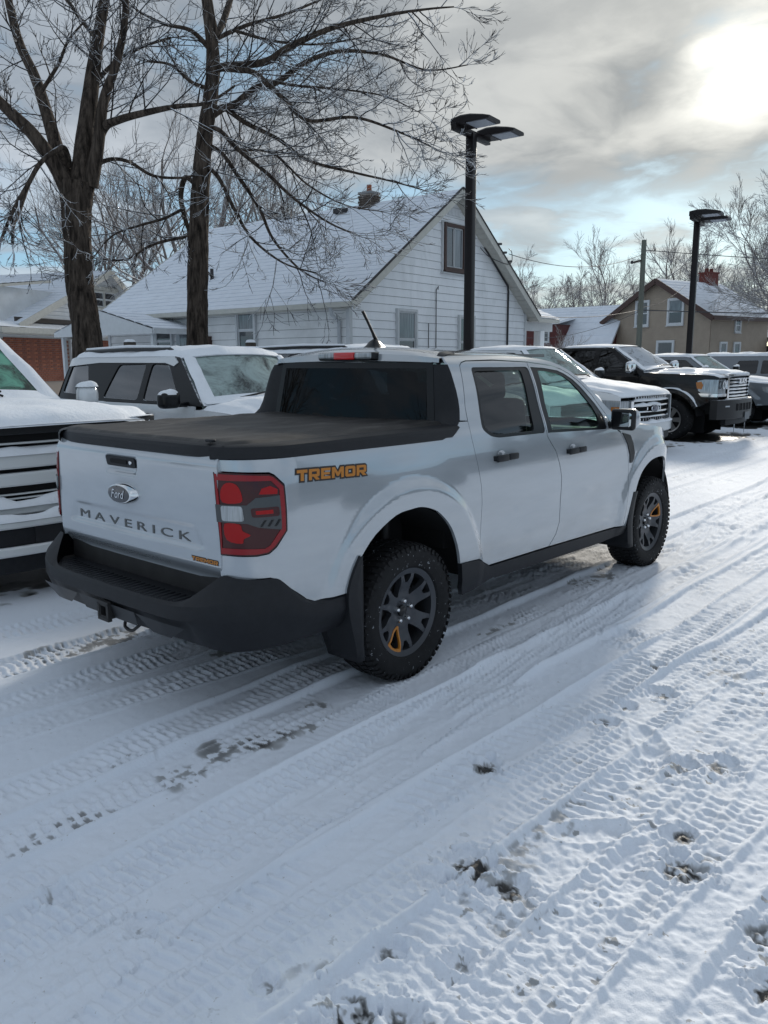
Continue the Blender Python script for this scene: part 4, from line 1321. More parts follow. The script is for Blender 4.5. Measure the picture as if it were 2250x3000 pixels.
def vehicle(name, label, cat, loc, rz, S, group=None):
    T = empty(name, loc, rz, label, cat, group)
    L, W, R = S['L'], S['W'], S['R']
    xf, xr = S['wheels']
    belt, sill, roofz = S['belt'], S['sill'], S['roof']
    tum = S.get('tum', .30)
    d1, d2, d3 = S['doors']
    hood = S['hood']               # (x, z) from the nose back to the cowl along the fender edge
    cowl, head, rend, rbase = S['cowl'], S['header'], S['roof_end'], S['rear_base']
    paint = S['paint']; ra = S.get('arch', R + .09)
    topb = max(belt, hood[-1][1])

    def vs(x, z, off=0., sg=-1):
        Y = W - .03 * ((z - .75) / .55) ** 2
        if z > belt - .06: Y -= .5 * tum * (z - belt + .06) ** 2 / .06 if z < belt else tum * (z - belt + .03)
        if x > -.85: Y -= S.get('nose_taper', .09) * ((x + .85) / .85) ** 2
        if x < -L + .4: Y -= .05 * ((-L + .4 - x) / .4) ** 2
        for cx in (xf, xr):
            r = math.hypot(x - cx, z - R)
            if r < ra + .2: Y += S.get('flare', .03) * (1 - sst(ra + .07, ra + .11, r))
        return (x, sg * (Y + off), z)

    def arch(cx, a0=None):
        zz = max(sill - R, -.1)
        a = math.asin(max(-.9, min(.9, zz / ra)))
        return [(cx + ra * math.cos(t), R + ra * math.sin(t)) for t in np.linspace(a, math.pi - a, 13)]   # front to back
    hz = lambda x: pch(-x, [-p[0] for p in hood], [p[1] for p in hood])
    bedz = S.get('bed', belt)
    for sg in (-1, 1):
        f = lambda k=0.: (lambda s, z, o, k=k, sg=sg: vs(s, z, o + k, sg))
        fl = sg > 0
        A1, A2 = arch(xf), arch(xr)
        nose = [(-.10, hood[0][1] - .02), (-.10, S['nose_low']), (max(-.16, A1[0][0] + .02) if A1[0][0] < -.2 else -.16, S['nose_low'] - .02)]
        fen = nose[1:] + A1 + [(d1 + .003, sill)] + [(d1 + .003, hood[-1][1] - .004)] + hood[::-1] + nose[:1]
        fe = panel('front_fender', fen, f(), paint, T, flip=fl, step=.09)
        for nm, a, b, wn in (('front_door', d1, d2, None), ('rear_door', d2, d3, None)):
            d = panel(nm, inset([(b, sill), (a, sill), (a, belt - .002), (b, belt - .002)], .003), f(), paint, T, flip=fl, step=.10)
            hx = b + .14
            y = abs(vs(hx, belt - .12, 0, 1)[1])
            box('door_handle', (hx, sg * (y + .02), belt - .12), (.20, .03, .035), S.get('handle', PLASTIC), d, .008)
        q = [(d3 - .003, sill)] + A2 + [(-L + .06, S.get('tail_low', .55)), (-L + .04, bedz - .02), (-L + .10, bedz)]
        q += [(rbase + .0, bedz), (rbase + .0, belt), (d3 - .003, belt)] if bedz != belt else [(d3 - .003, belt)]
        if S.get('suv'):
            q = [(d3 - .003, sill)] + A2 + [(-L + .06, .55), (-L + .03, belt), (d3 - .003, belt)]
        panel('bed_side' if not S.get('suv') else 'quarter_panel', q, f(), paint, T, flip=fl, step=.09)
        panel('sill_cladding', [(A2[0][0], sill - .10), (A1[-1][0], sill - .10), (A1[-1][0], sill + .02), (A2[0][0], sill + .02)], f(.008), S.get('clad', PLASTIC), T, flip=fl, step=.12, lip=.03)
        # greenhouse
        fm = S.get('frame', paint)
        frame = [(rbase, belt), (cowl, belt), (cowl - .02, belt + .03), (head, roofz - .012), (head - .12, roofz), (rend + .10, roofz), (rend, roofz - .02)]
        wins = S['wins']
        cf = panel('cab_frame', frame, f(-.004), fm, T, holes=[w for w in wins], flip=fl, step=.09)
        for w in wins:
            panel('side_window', inset(w, -.006), f(-.016), S.get('glass', SIDE_DARK), cf, flip=fl, step=.10, lip=0)
        for w, wm in S.get('bands', []):
            panel('roof_side', w, f(.004), wm, cf, flip=fl, step=.10, lip=.01)
        simple_wheel(T, (xf, sg * (W - .14 + S.get('wout', 0)), R), R, S.get('tw', .27), sg, S.get('rim', RIM), S.get('spokes', 6))
        simple_wheel(T, (xr, sg * (W - .14 + S.get('wout', 0)), R), R, S.get('tw', .27), sg, S.get('rim', RIM), S.get('spokes', 6))
        for cx in (xf, xr):
            grid('wheel_liner', lambda t, v, cx=cx, sg=sg: (cx + (ra - .0) * math.cos(t), sg * (W - .5 + .46 * v), R + (ra - .0) * math.sin(t)), list(np.linspace(.15, math.pi - .15, 14)), [0, 1], GAP, T)
            box('liner_wall', (cx, sg * (W - .5), R + .15), (2 * ra, .02, 2 * ra * .8), GAP, T)
        # mirror with its cap of snow
        mx, mz = S.get('mirror', (cowl - .14, belt + .10))
        mh, mw = S.get('mirror_size', (.24, .20))
        yb = abs(vs(mx, belt, 0, 1)[1])
        mo = box('side_mirror', (mx, sg * (yb + .20), mz), (.15, mw, mh), S.get('mirror_mat', PLASTIC_S), T, S.get('mirror_bev', min(.06, mh * .3)), 5)
        box('mirror_arm', (mx, sg * (yb + .05), mz - mh * .3), (.07, .20, .05), PLASTIC_S, mo, .01)
        box('mirror_glass', (mx - .067, sg * (yb + .20), mz), (.004, mw - .05, mh - .05), MATS['mirror_silver'], mo)
        if S.get('snow', True):
            def msn(u, v, sg=sg):
                a, b = u * math.sqrt(1 - v * v / 2), v * math.sqrt(1 - u * u / 2)
                hgt = math.sqrt(max(0., 1 - a * a - b * b))
                return (mx + a * .078, sg * (yb + .20) + b * mw * .52, mz + mh * .5 - .03 + (.055 + .035 * SN(a * 2.2 + 5, b * 2.2 + mx)) * hgt)
            grid('mirror_snow', msn, list(np.linspace(-1, 1, 11)), list(np.linspace(-1, 1, 13)), SNOW, mo, flip=False, ang=80)

    # nose curve
    cs = S.get('sweep', .20)
    def fx(y, z=0): return -cs * (abs(y) / W) ** 2.6
    def strip(nm, y0, y1, z0, z1, off, th, m, par, n=12, tilt=0.):
        ys = np.linspace(y0, y1, n)
        return grid(nm, lambda k, y: (fx(y) + off + (0, th, th, 0)[k] - (.0 if k < 2 else tilt), y, (z0, z0, z1, z1)[k]), [0, 1, 2, 3, 0] if False else [0, 1, 2, 3], list(ys), m, par)
    def sbox(nm, y0, y1, z0, z1, off, th, m, par, n=12, bev=0):
        """closed bar following the nose"""
        V = []; F = []
        ys = np.linspace(y0, y1, n)
        b = min(.012, (z1 - z0) * .3, th * .4)
        sec = [(0, z0), (th - b, z0), (th, z0 + b), (th, z1 - b), (th - b, z1), (0, z1)]
        for y in ys:
            for (t_, z) in sec: V.append((fx(y) + off + t_, y, z))
        k = len(sec)
        for i in range(n - 1):
            for j in range(k):
                F.append((i * k + j, i * k + (j + 1) % k, (i + 1) * k + (j + 1) % k, (i + 1) * k + j))
        F.append(tuple(range(k))); F.append(tuple((n - 1) * k + j for j in range(k))[::-1])
        return mk(nm, V, F, m, par, ang=40)
    S['front'](T, sbox, fx, vs)

    def edge(x, z): return abs(vs(x, z, 0, 1)[1])
    vv = [-1, -.96, -.9, -.8, -.65, -.45, -.2, 0, .2, .45, .65, .8, .9, .96, 1]
    hx_ = [hood[0][0]] + list(np.linspace(hood[0][0] - .06, cowl + .0, 11))
    bulge = S.get('bulge', .03)
    def hf(x, v, lift=0.):
        z = hz(max(x, hood[-1][0]))
        fw_ = sst(-.6, -.06, x)
        xx = x + fw_ * (fx(v * W) + cs * .72 + .05)
        c = S.get('crown', .05) * (1 - abs(v) ** 2.4) * (1 - .6 * fw_) + bulge * sst(.70, .60, abs(v)) * sst(.05, -.35, x) * .8
        cw_ = sst(cowl + .25, cowl, x)
        return (xx - cw_ * .0, v * (edge(x, min(z, belt - .06)) - .004), z + c + lift)
    grid('hood', hf, hx_, vv, paint, T, ang=30)
    # windscreen
    zh = roofz - .02
    xb = cowl + S.get('ws_out', .16)
    def wf(t, v, lift=0.):
        x0 = cowl - .02 + (head - cowl + .02) * t
        z = belt + .03 + (zh - belt - .03) * t
        e = edge(x0, z) - .03
        base = hz(cowl) + S.get('crown', .05) * (1 - v * v)
        z0 = max(z, 0)
        zz = (base * (1 - t) + (zh + S.get('rcrown', .05) * (1 - v * v)) * t)
        return (x0 + .22 * (1 - v * v) * (1 - .35 * t) + lift * .6, v * e, zz + lift)
    wsg = grid('windshield', wf, list(np.linspace(0, 1, 9)), vv, S.get('ws', WS_SNOW), T, flip=True)
    # ice and snow around the edge of the screen, wiper
    if S.get('snow', True):
        nn = [-1.0, -.97, -.93, -.88, -.82]
        for s_ in (-1, 1):
            grid('windshield_snow', lambda t, v, s_=s_: wf(t, v * s_, (.030 + .02 * SN(t * 9 + 3, v * 4)) * sst(-.81 - .10 * SN(t * 7, 3.), -.93, v) + .004), list(np.linspace(0, 1, 22)), nn, SNOW, wsg, flip=s_ < 0)
        grid('windshield_snow', lambda t, v: wf(t, v, (.05 + .03 * SN(v * 6, 2.)) * sst(.16 + .08 * SN(v * 5, 8.), .0, t) + .002), list(np.linspace(0, .2, 6)), list(np.linspace(-.98, .98, 25)), SNOW, wsg, flip=True)
        for s_ in (-1, 1):
            pts = [wf(.10, -.10 + .5 * s_ * 0 + .45 * s_, .02), wf(.16, .20 * s_ + .02, .025), wf(.14, -.25 * s_ + .1, .03)]
            tube('wiper', pts, .010, PLASTIC_S, wsg, 6)
    # roof
    rx = list(np.linspace(head + .03, rend, 12))
    def rf(x, v, lift=0.):
        e = edge(min(x, head), roofz) + .01
        fr_ = sst(head - .35, head + .03, x); rr_ = sst(rend + .30, rend, x)
        z = roofz + S.get('rcrown', .05) * (1 - abs(v) ** 2.6) - .022 * fr_ - .03 * rr_
        xx = x + .14 * (1 - v * v) * fr_ - .08 * (1 - v * v) * rr_ * (-1 if False else 1)
        return (xx, v * e, z + lift)
    rp = grid('roof', rf, rx, vv, paint, T, ang=30, flip=True)
    # rear glass and tail
    xr0, xr1 = rend - .05, rbase - S.get('rear_out', .02)
    grid('rear_window', lambda t, v: (xr0 + (xr1 - xr0) * t - .08 * (1 - v * v), v * (edge(rend, roofz - (roofz - belt) * t) - .01), roofz - .02 + .04 * (1 - v * v) * (1 - t) - (roofz - belt) * t), [0, .3, .6, 1], vv, SIDE_DARK, T)
    grid('tailgate', lambda t, v: (-L + .05 - .06 * (1 - v * v), v * (edge(-L + .06, .8) - .0), .50 + (bedz - .50) * t), [0, .3, .6, 1], vv, paint, T)
    ub = bmesh.new()
    bm_box(ub, (-L / 2, 0, .50 + S.get('lift', 0)), (L - .5, W * 1.0, .22))
    bm_box(ub, ((xf + xr) / 2, 0, .62 + S.get('lift', 0)), (xf - xr - 2 * ra - .05, W * 1.8, .3))
    bm_box(ub, (-.62, 0, .80 + S.get('lift', 0) * .5), (.9, W * 1.25, .50))
    from_bm('underbody', ub, STEELD, T)
    ib = bmesh.new()
    bm_box(ib, ((cowl + rbase) / 2 + .1, 0, belt - .16), (cowl - rbase - .3, W * 1.7, .30))
    if not S.get('suv'): bm_box(ib, ((rbase - L) / 2, 0, bedz - .25), (L + rbase - .25, W * 1.7, .42))
    for y in (-.4, .4):
        for x in (d2 + .15, d3 + .15):
            bm_box(ib, (x, y, belt + .12), (.14, .46, .50), Matrix.Rotation(R_(-14), 3, 'Y'), .05, 2)
            bm_box(ib, (x - .10, y, belt + .42), (.09, .26, .18), None, .04, 2)
    from_bm('interior', ib, INTERIOR, T)
    tube('axle', [(xf, -W + .25, R), (xf, W - .25, R)], .05, STEELD, T, 8); tube('axle', [(xr, -W + .25, R), (xr, W - .25, R)], .06, STEELD, T, 8)
    box('rear_bumper', (-L - .02, 0, .56 + S.get('lift', 0)), (.16, W * 1.9, .20), S.get('rb', CHROME), T, .03)
    for sg in (-1, 1): box('tail_light', (-L + .03, sg * (W - .09), bedz - .22), (.08, .12, .36), REDLENS, T, .02)
    # lying snow
    if S.get('snow', True):
        th = S.get('sthick', .05)
        def sn(a, b): return .55 + .9 * SN.fbm(a * 2.1, b * 2.1, 3) + .25
        cov = S.get('hood_cov', 1.0)
        hs = list(np.linspace(hood[0][0] + .02, cowl + .02, 26)); v2 = list(np.linspace(-1, 1, 27))
        def hsn(x, v):
            e = sst(1.0, .93, abs(v)) * sst(hood[0][0] + .02, hood[0][0] - .06, x)
            q = SN.fbm(x * 2.6 + 9, v * 2.8 + 3, 4)
            k = sst(.5 - cov - .12, .5 - cov + .12, q) if cov < 1 else 1
            return hf(min(x, hood[0][0]), v * .995, -.012 + e * k * (.014 + th * sn(x, v)))
        grid('hood_snow', hsn, hs, v2, SNOW, T, ang=80)
        def rsn(x, v):
            e = sst(1.0, .90, abs(v)) * sst(rend, rend + .10, x) * sst(head + .03, head - .05, x)
            return rf(x, v, -.01 + e * (.014 + th * 1.2 * sn(x + 5, v)))
        if S.get('roof_snow', True): grid('roof_snow', rsn, list(np.linspace(head + .03, rend, 26)), v2, SNOW, T, flip=True, ang=80)
        if not S.get('suv'):
            grid('bed_snow', lambda x, v: (x, v * (W - .10), bedz - .03 + .03 * SN(x * 3, v * 3)), list(np.linspace(rbase - .05, -L + .1, 10)), list(np.linspace(-1, 1, 9)), SNOW, T, flip=True)
    if S.get('rails'):
        for sg in (-1, 1):
            y = edge(rend + .5, roofz) - .09
            P = [(head - .22, sg * y, roofz + .035), (head - .32, sg * y, roofz + .075), ((head + rend) / 2, sg * y, roofz + .088), (rend + .22, sg * y, roofz + .07), (rend + .14, sg * y, roofz + .03)]
            rl = tube('roof_rail', P, .024, PLASTIC_S, T, 8)
            tube('rail_snow', [(a, b, c + .026) for a, b, c in P[1:4]], [.016, .022, .016], SNOW, rl, 8)
    if S.get('extra'): S['extra'](T, vs, sbox, fx)
    return T


def snow_ledge(T, sbox, y0, y1, z, off, th, h=.03):
    """lump of snow lying along a bar on the nose"""
    ys = list(np.linspace(y0, y1, 40))
    pass


def ledge(name, T, fx, y0, y1, z, off, depth, h):
    def fn(k, y):
        a = math.pi * k / 6
        hh = h * (.7 + .9 * (SN(y * 9, z * 7) + .3)) * (1 - abs((2 * y - y0 - y1) / (y1 - y0)) ** 10)
        return (fx(y) + off + depth * .5 - depth * .5 * math.cos(a) * (1 + .2 * SN(y * 13, 4.)), y, z + max(.003, hh) * math.sin(a) - .004)
    return grid(name, fn, list(range(7)), list(np.linspace(y0, y1, 46)), SNOW, T, ang=80, flip=True)


# --- white heavy pickup on the left: broad white grille bars
def front_heavy(T, sbox, fx, vs):
    gr = sbox('grille_back', -.93, .93, .50, 1.20, -.10, .04, GAP, T)
    sbox('hood_deflector', -.86, .86, 1.165, 1.240, -.02, .03, PLAST_SNOWY, T, 20)
    ledge('deflector_snow', gr, fx, -.84, .84, 1.240, -.05, .07, .010)
    for z0, z1, th in ((1.098, 1.112, .03), (1.066, 1.078, .03), (.935, 1.035, .06), (.815, .905, .06), (.752, .762, .03), (.722, .732, .03), (.615, .680, .06)):
        sbox('grille_bar', -.90, .90, z0, z1, -.05, th, WHITE_TRIM, gr, 18)
    ledge('grille_snow', gr, fx, -.90, .90, 1.030, -.045, .07, .045)
    ledge('grille_snow', gr, fx, -.90, .90, .676, -.045, .08, .065)
    bp = sbox('front_bumper', -.99, .99, .545, .600, .03, .10, WHITE_TRIM, T, 22)
    ledge('bumper_snow', bp, fx, -.98, .98, .597, .035, .10, .050)
    sbox('bumper_inset', -.86, .86, .42, .547, .01, .09, PLASTIC, bp, 18)
    sbox('number_plate', -.28, .16, .425, .54, .095, .012, mat('plate_back', (.016, .017, .020), .4), bp, 4)
    sbox('bumper_lip', -.99, .99, .355, .420, .03, .10, WHITE_TRIM, bp, 22)
    sbox('air_dam', -.90, .90, .22, .36, -.02, .06, PLASTIC, bp, 16)
    for sg in (-1, 1):
        sbox('headlight', sg * .70, sg * .97, .84, 1.12, -.02, .05, CLEARL, T, 8)
HEAVY = dict(L=6.0, W=1.0, R=.40, wheels=(-1.02, -4.75), belt=1.22, sill=.58, roof=1.98, doors=(-1.78, -2.80, -3.72), nose_taper=.23, hood=[(-.12, 1.205), (-.22, 1.238), (-.6, 1.258), (-1.2, 1.250), (-1.62, 1.235)],
             cowl=-1.66, header=-2.40, roof_end=-3.75, rear_base=-3.95, bed=1.36, paint=PAINT_SNOWY, nose_low=.62, ws=WS_ICE, mirror=(-1.70, 1.335), mirror_size=(.23, .21), mirror_bev=.09, mirror_snow=.38, mirror_mat=PAINT_SNOWY, hood_cov=1.0, sthick=.034, crown=.045, sweep=.22,
             wins=[roundpoly([(-1.95, 1.33), (-2.46, 1.86), (-2.78, 1.85), (-2.78, 1.31)], .05), roundpoly([(-2.88, 1.31), (-2.88, 1.85), (-3.62, 1.84), (-3.66, 1.33)], .05)], front=front_heavy, glass=SIDE_GREY, ws_out=.2)
vehicle('parked_pickup', 'big white pickup with broad white grille bars and snowed hood at left edge', 'pickup truck', (-.33, 2.02, 0), R_(-90), HEAVY)


# --- white compact SUV with black pillars
def front_suv(T, sbox, fx, vs):
    sbox('front_grille', -.62, .62, .72, .98, -.05, .06, PLASTIC, T, 14)
    for z in (.78, .86, .93): sbox('grille_bar', -.60, .60, z - .012, z + .012, .0, .03, PLASTIC_S, T, 12)
    sbox('front_bumper', -.90, .90, .42, .72, -.02, .10, PAINT_SNOWY, T, 20)
    for sg in (-1, 1): sbox('headlight', sg * .60, sg * .88, .80, .97, -.04, .06, CLEARL, T, 8)
SUV = dict(L=4.40, W=.93, R=.36, wheels=(-.86, -3.54), belt=1.16, sill=.46, roof=1.665, doors=(-1.36, -2.36, -3.15), hood=[(-.10, .98), (-.2, 1.03), (-.6, 1.085), (-1.2, 1.125)],
           cowl=-1.26, header=-1.86, roof_end=-4.22, rear_base=-4.36, suv=True, paint=PAINT_SNOWY, frame=PLAST_SNOWY, nose_low=.50, ws=WS_FROST, mirror=(-1.52, 1.225), mirror_size=(.17, .22), tum=.26, rails=True, sthick=.060, crown=.05, rcrown=.045, sweep=.2, tw=.23,
           wins=[roundpoly([(-1.66, 1.20), (-2.02, 1.575), (-2.36, 1.585), (-2.36, 1.19)], .05), roundpoly([(-2.47, 1.19), (-2.47, 1.585), (-3.05, 1.575), (-3.22, 1.20)], .05), roundpoly([(-3.55, 1.22), (-3.78, 1.60), (-4.16, 1.60), (-4.24, 1.24)], .04)], front=front_suv, glass=SIDE_GREY, bands=[([(-4.26, 1.555), (-3.5, 1.60), (-2.1, 1.595), (-1.92, 1.56), (-1.86, 1.60), (-1.98, 1.668), (-4.12, 1.668), (-4.24, 1.65)], PAINT_SNOWY)])
vehicle('parked_suv', 'snow-covered white SUV with black pillars, frosted windscreen and black mirror behind the bed', 'SUV', (2.72, 2.05, .04), R_(-91), SUV)
SUV2 = dict(SUV); SUV2.update(paint=GREYP, roof=1.70, frame=GREYP, bands=[])
vehicle('parked_suv', 'dark SUV mostly hidden, only its snowy railed roof showing over the white cab', 'SUV', (5.75, 2.3, .06), R_(-90), SUV2)
SUV3 = dict(SUV); SUV3.update(rails=False, paint=PAINT_SNOWY, roof=1.62, ws=WS_SNOW, frame=PAINT_SNOWY, bands=[])
vehicle('parked_suv', 'white SUV seen through the front door glass of the lane pickup', 'SUV', (8.25, 2.4, 0), R_(-90), SUV3)


# --- white pickup with chrome grille
def front_chrome(T, sbox, fx, vs):
    gr = sbox('grille_back', -.66, .66, .56, 1.00, -.08, .05, GAP, T)
    sbox('grille_upper_mesh', -.60, .60, .965, 1.03, .0, .02, PLASTIC, gr, 14)
    for k in range(16): sbox('mesh_rib', -.57 + .076 * k, -.55 + .076 * k, .970, 1.025, .015, .015, CHROME, gr, 2)
    for z0, z1, th in ((.935, .965, .07), (.845, .875, .08), (.745, .775, .08), (.655, .690, .07)):
        sbox('grille_bar', -.64, .64, z0, z1, -.03, th, CHROME, gr, 16)
    for sg in (-1, 1):
        sbox('grille_frame', sg * .62, sg * .68, .66, .96, -.03, .08, CHROME, gr, 3)
        sbox('grille_frame', sg * .22, sg * .25, .775, .845, -.03, .08, CHROME, gr, 3)
        hl = sbox('headlight', sg * .69, sg * .93, .74, .96, -.05, .06, CLEARL, T, 8)
        f = lambda s, z, o, sg=sg: vs(s, z, o + .004, sg)
        hs = panel('headlight_side', [(-.42, .97), (-.36, .86), (-.14, .76), (-.10, .76), (-.10, .965)], f, CLEARL, hl, step=.06, lip=.01, flip=sg > 0)
        panel('amber_marker', [(-.24, .86), (-.24, .79), (-.11, .74), (-.10, .86)], lambda s, z, o, sg=sg: vs(s, z, o + .009, sg), AMBER, hl, step=.05, lip=.008, flip=sg > 0)
    for k in range(14): sbox('mesh_rib', -.56 + .084 * k, -.545 + .084 * k, .585, .655, -.02, .04, CHROME, gr, 2)
    sbox('grille_bar', -.64, .64, .575, .60, -.03, .07, CHROME, gr, 16)
    # oval emblem
    V, F = lathe_vf([(0, .012), (.11, .010), (.125, 0), (.125, -.01)], 24, 'x')
    em = mk('emblem', [(x + .06, y, z * .44 + .81) for x, y, z in V], F, mat('emblem_blue', (.02, .03, .07), .2, coat=.8), gr)
    V, F = lathe_vf([(.113, 0), (.125, .014), (.132, 0)], 24, 'x')
    mk('emblem_rim', [(x + .065, y, z * .44 + .81) for x, y, z in V], F, CHROME, em)
    ledge('grille_snow', gr, fx, -.62, .30, .872, -.02, .07, .045); ledge('grille_snow', gr, fx, -.62, .62, .962, -.02, .07, .03)
    bp = sbox('front_bumper', -.98, .98, .40, .57, .0, .10, WHITE_TRIM, T, 22)
    ledge('bumper_snow', bp, fx, -.97, .97, .565, .0, .11, .05)
    sbox('air_dam', -.92, .92, .26, .41, -.03, .08, PLASTIC, bp, 18)
    sbox('number_plate', -.18, .18, .30, .44, .10, .012, mat('plate_back', (.016, .017, .020), .4), bp, 4)
HALF = dict(L=5.85, W=1.0, R=.39, wheels=(-.98, -4.65), belt=1.24, sill=.52, roof=1.83, doors=(-1.62, -2.66, -3.60), hood=[(-.10, 1.02), (-.18, 1.06), (-.5, 1.115), (-1.0, 1.165), (-1.45, 1.20)],
            cowl=-1.52, header=-2.32, roof_end=-3.62, rear_base=-3.80, bed=1.32, paint=PAINT_SNOWY, nose_low=.56, ws=WS_FROST, mirror=(-1.72, 1.36), mirror_size=(.21, .22), sthick=.035, sweep=.2, flare=.025, glass=SIDE_GREY,
            wins=[roundpoly([(-1.80, 1.28), (-2.38, 1.77), (-2.62, 1.78), (-2.62, 1.27)], .05), roundpoly([(-2.74, 1.27), (-2.74, 1.78), (-3.48, 1.77), (-3.54, 1.29)], .05)], front=front_chrome)
vehicle('parked_pickup', 'white pickup with chrome mesh grille and amber markers, left of the black one', 'pickup truck', (10.5, 2.25, 0), R_(-94), HALF)


# --- black lifted pickup
def front_black(T, sbox, fx, vs):
    gr = sbox('grille_back', -.62, .62, .86, 1.33, -.07, .05, GAP, T)
    for k in range(6):
        z = .905 + .068 * k
        sbox('grille_bar', -.59, .59, z - .016, z + .016, -.02, .06, CHROME, gr, 12)
        if k < 5: ledge('bar_snow', gr, fx, -.58, .58, z + .014, -.01, .045, .012)
    for sg in (-1, 1):
        sbox('grille_frame', sg * .59, sg * .645, .86, 1.33, -.02, .07, CHROME, gr, 3)
    sbox('grille_frame', -.64, .64, 1.30, 1.345, -.02, .075, CHROME, gr, 12)
    sbox('grille_frame', -.64, .64, .835, .87, -.02, .075, CHROME, gr, 12)
    ledge('grille_snow', gr, fx, -.64, .64, 1.343, -.03, .09, .035)
    word('RAM', CHROME, gr, ((.056, -.20, 1.15), (0, 1, 0), (0, 0, 1), (1, 0, 0)), .40, .10, .02, .02, .2)
    for sg in (-1, 1):
        hl = sbox('headlight', sg * .65, sg * .93, .96, 1.24, -.04, .05, CLEARL, T, 8)
        for k in (0, 1):
            V, F = lathe_vf([(0, .0), (.06, .004), (.075, .02), (.085, .02)], 18, 'x', c=(fx(.73 + .11 * k) + .012, sg * (.73 + .11 * k), 1.13))
            mk('lamp_reflector', V, F, CHROME, hl)
        sbox('headlight_trim', sg * .65, sg * .95, .90, .965, -.04, .075, CHROME, hl, 8)
        panel('headlight_side', [(-.50, 1.21), (-.47, 1.02), (-.40, .97), (-.10, .97), (-.10, 1.235), (-.36, 1.24)], lambda s, z, o, sg=sg: vs(s, z, o + .005, sg), CLEARL, hl, step=.06, lip=.012, flip=sg > 0)
        panel('amber_marker', [(-.52, 1.18), (-.49, 1.06), (-.40, 1.05), (-.38, 1.13), (-.42, 1.20)], lambda s, z, o, sg=sg: vs(s, z, o + .012, sg), AMBER, hl, step=.05, lip=.01, flip=sg > 0)
        panel('headlight_chrome', [(-.46, .97), (-.40, .90), (-.10, .90), (-.10, .965)], lambda s, z, o, sg=sg: vs(s, z, o + .010, sg), CHROME, hl, step=.06, lip=.012, flip=sg > 0)
    bp = sbox('front_bumper', -1.02, 1.02, .46, .84, .0, .14, mat('bumper_black', (.012, .012, .013), .45, snow=(.86, 1.05, 8.)), T, 24)
    sbox('bumper_slot', -.45, .45, .62, .76, .135, .012, GAP, bp, 10)
    for k in range(5): sbox('slot_web', -.40 + .18 * k, -.36 + .18 * k, .62, .76, .138, .02, STEELD, bp, 2)
    for sg in (-1, 1): sbox('marker_light', sg * .70, sg * .82, .70, .73, .14, .008, CLEARL, bp, 3)
    sbox('number_plate', -.02, .30, .42, .58, .15, .012, mat('plate_grey', (.10, .11, .12), .4), bp, 4)
    sbox('skid_plate', -.66, .66, .34, .47, -.04, .10, PLASTIC, bp, 12)
    for sg in (-.30, .35): tube('icicle', [(.05, sg, .34), (.05, sg, .12)], [.012, .003], CLEARL, bp, 6)
    for sg in (-1, 1):
        box('door_badge', (-1.66, sg * (abs(vs(-1.66, 1.05, 0, 1)[1]) + .004), 1.06), (.12, .008, .07), CHROME, T, .003)
def extra_black(T, vs, sbox, fx):
    for sg in (-1, 1):
        # snow along the flare
        xf, R, ra = -1.02, .43, .56
        def fn(t, k, sg=sg):
            r = ra + .06 + .03 * k / 4
            x, z = xf + r * math.cos(t), R + r * math.sin(t)
            b = vs(x, min(z, 1.2), 0, sg)
            return (x, b[1] + sg * (.014 * math.sin(math.pi * k / 4)), z + .006)
        grid('flare_snow', fn, list(np.linspace(.45, 2.3, 24)), list(range(5)), SNOW, T)
LIFT = dict(L=6.05, W=1.01, R=.43, wheels=(-1.02, -4.85), belt=1.36, sill=.66, roof=1.90, doors=(-1.72, -2.74, -3.66), hood=[(-.10, 1.28), (-.2, 1.315), (-.6, 1.335), (-1.2, 1.355), (-1.58, 1.37)],
            cowl=-1.62, header=-2.44, roof_end=-3.72, rear_base=-3.90, bed=1.42, paint=BLACKP, nose_low=.86, ws=WS_SNOW, mirror=(-1.82, 1.47), mirror_size=(.24, .26), mirror_mat=CHROME, hood_cov=.62, sthick=.022, sweep=.2, flare=.06, arch=.545, tw=.32, wout=.03, lift=.14,
            bulge=.05, rim=mat('alloy_silver', (.42, .41, .40), .3, metal=.8), spokes=6, handle=BLACKP, clad=BLACKP,
            wins=[roundpoly([(-1.95, 1.42), (-2.50, 1.83), (-2.70, 1.84), (-2.70, 1.41)], .05), roundpoly([(-2.82, 1.41), (-2.82, 1.84), (-3.58, 1.83), (-3.62, 1.43)], .05)], front=front_black, extra=extra_black)
vehicle('parked_pickup', 'lifted black pickup with RAM lettered chrome grille and snow-dusted hood', 'pickup truck', (14.12, 1.95, 0), R_(-90), LIFT)
# --- silver pickup and farther vehicles
SIL = dict(HALF); SIL.update(paint=SILVERP, roof=1.70, belt=1.16, hood=[(-.10, .98), (-.18, 1.02), (-.5, 1.06), (-1.0, 1.10), (-1.45, 1.13)], bed=1.2, glass=SIDE_DARK,
                             wins=[roundpoly([(-1.80, 1.21), (-2.36, 1.61), (-2.62, 1.62), (-2.62, 1.20)], .05), roundpoly([(-2.74, 1.20), (-2.74, 1.62), (-3.48, 1.61), (-3.54, 1.22)], .05)])
vehicle('parked_pickup', 'silver pickup farthest along the row, cut by the right edge', 'pickup truck', (18.6, 2.1, 0), R_(-90), SIL)
CAR = dict(SUV); CAR.update(paint=REDP, rails=False, roof=1.40, belt=1.0, frame=REDP, hood=[(-.10, .80), (-.2, .84), (-.6, .90), (-1.2, .95)], ws=WS_SNOW, bands=[],
                            wins=[roundpoly([(-1.70, 1.03), (-2.04, 1.33), (-2.36, 1.335), (-2.36, 1.03)], .04), roundpoly([(-2.47, 1.03), (-2.47, 1.335), (-3.05, 1.33), (-3.22, 1.04)], .04), roundpoly([(-3.55, 1.05), (-3.70, 1.30), (-3.9, 1.30), (-4.0, 1.07)], .03)])
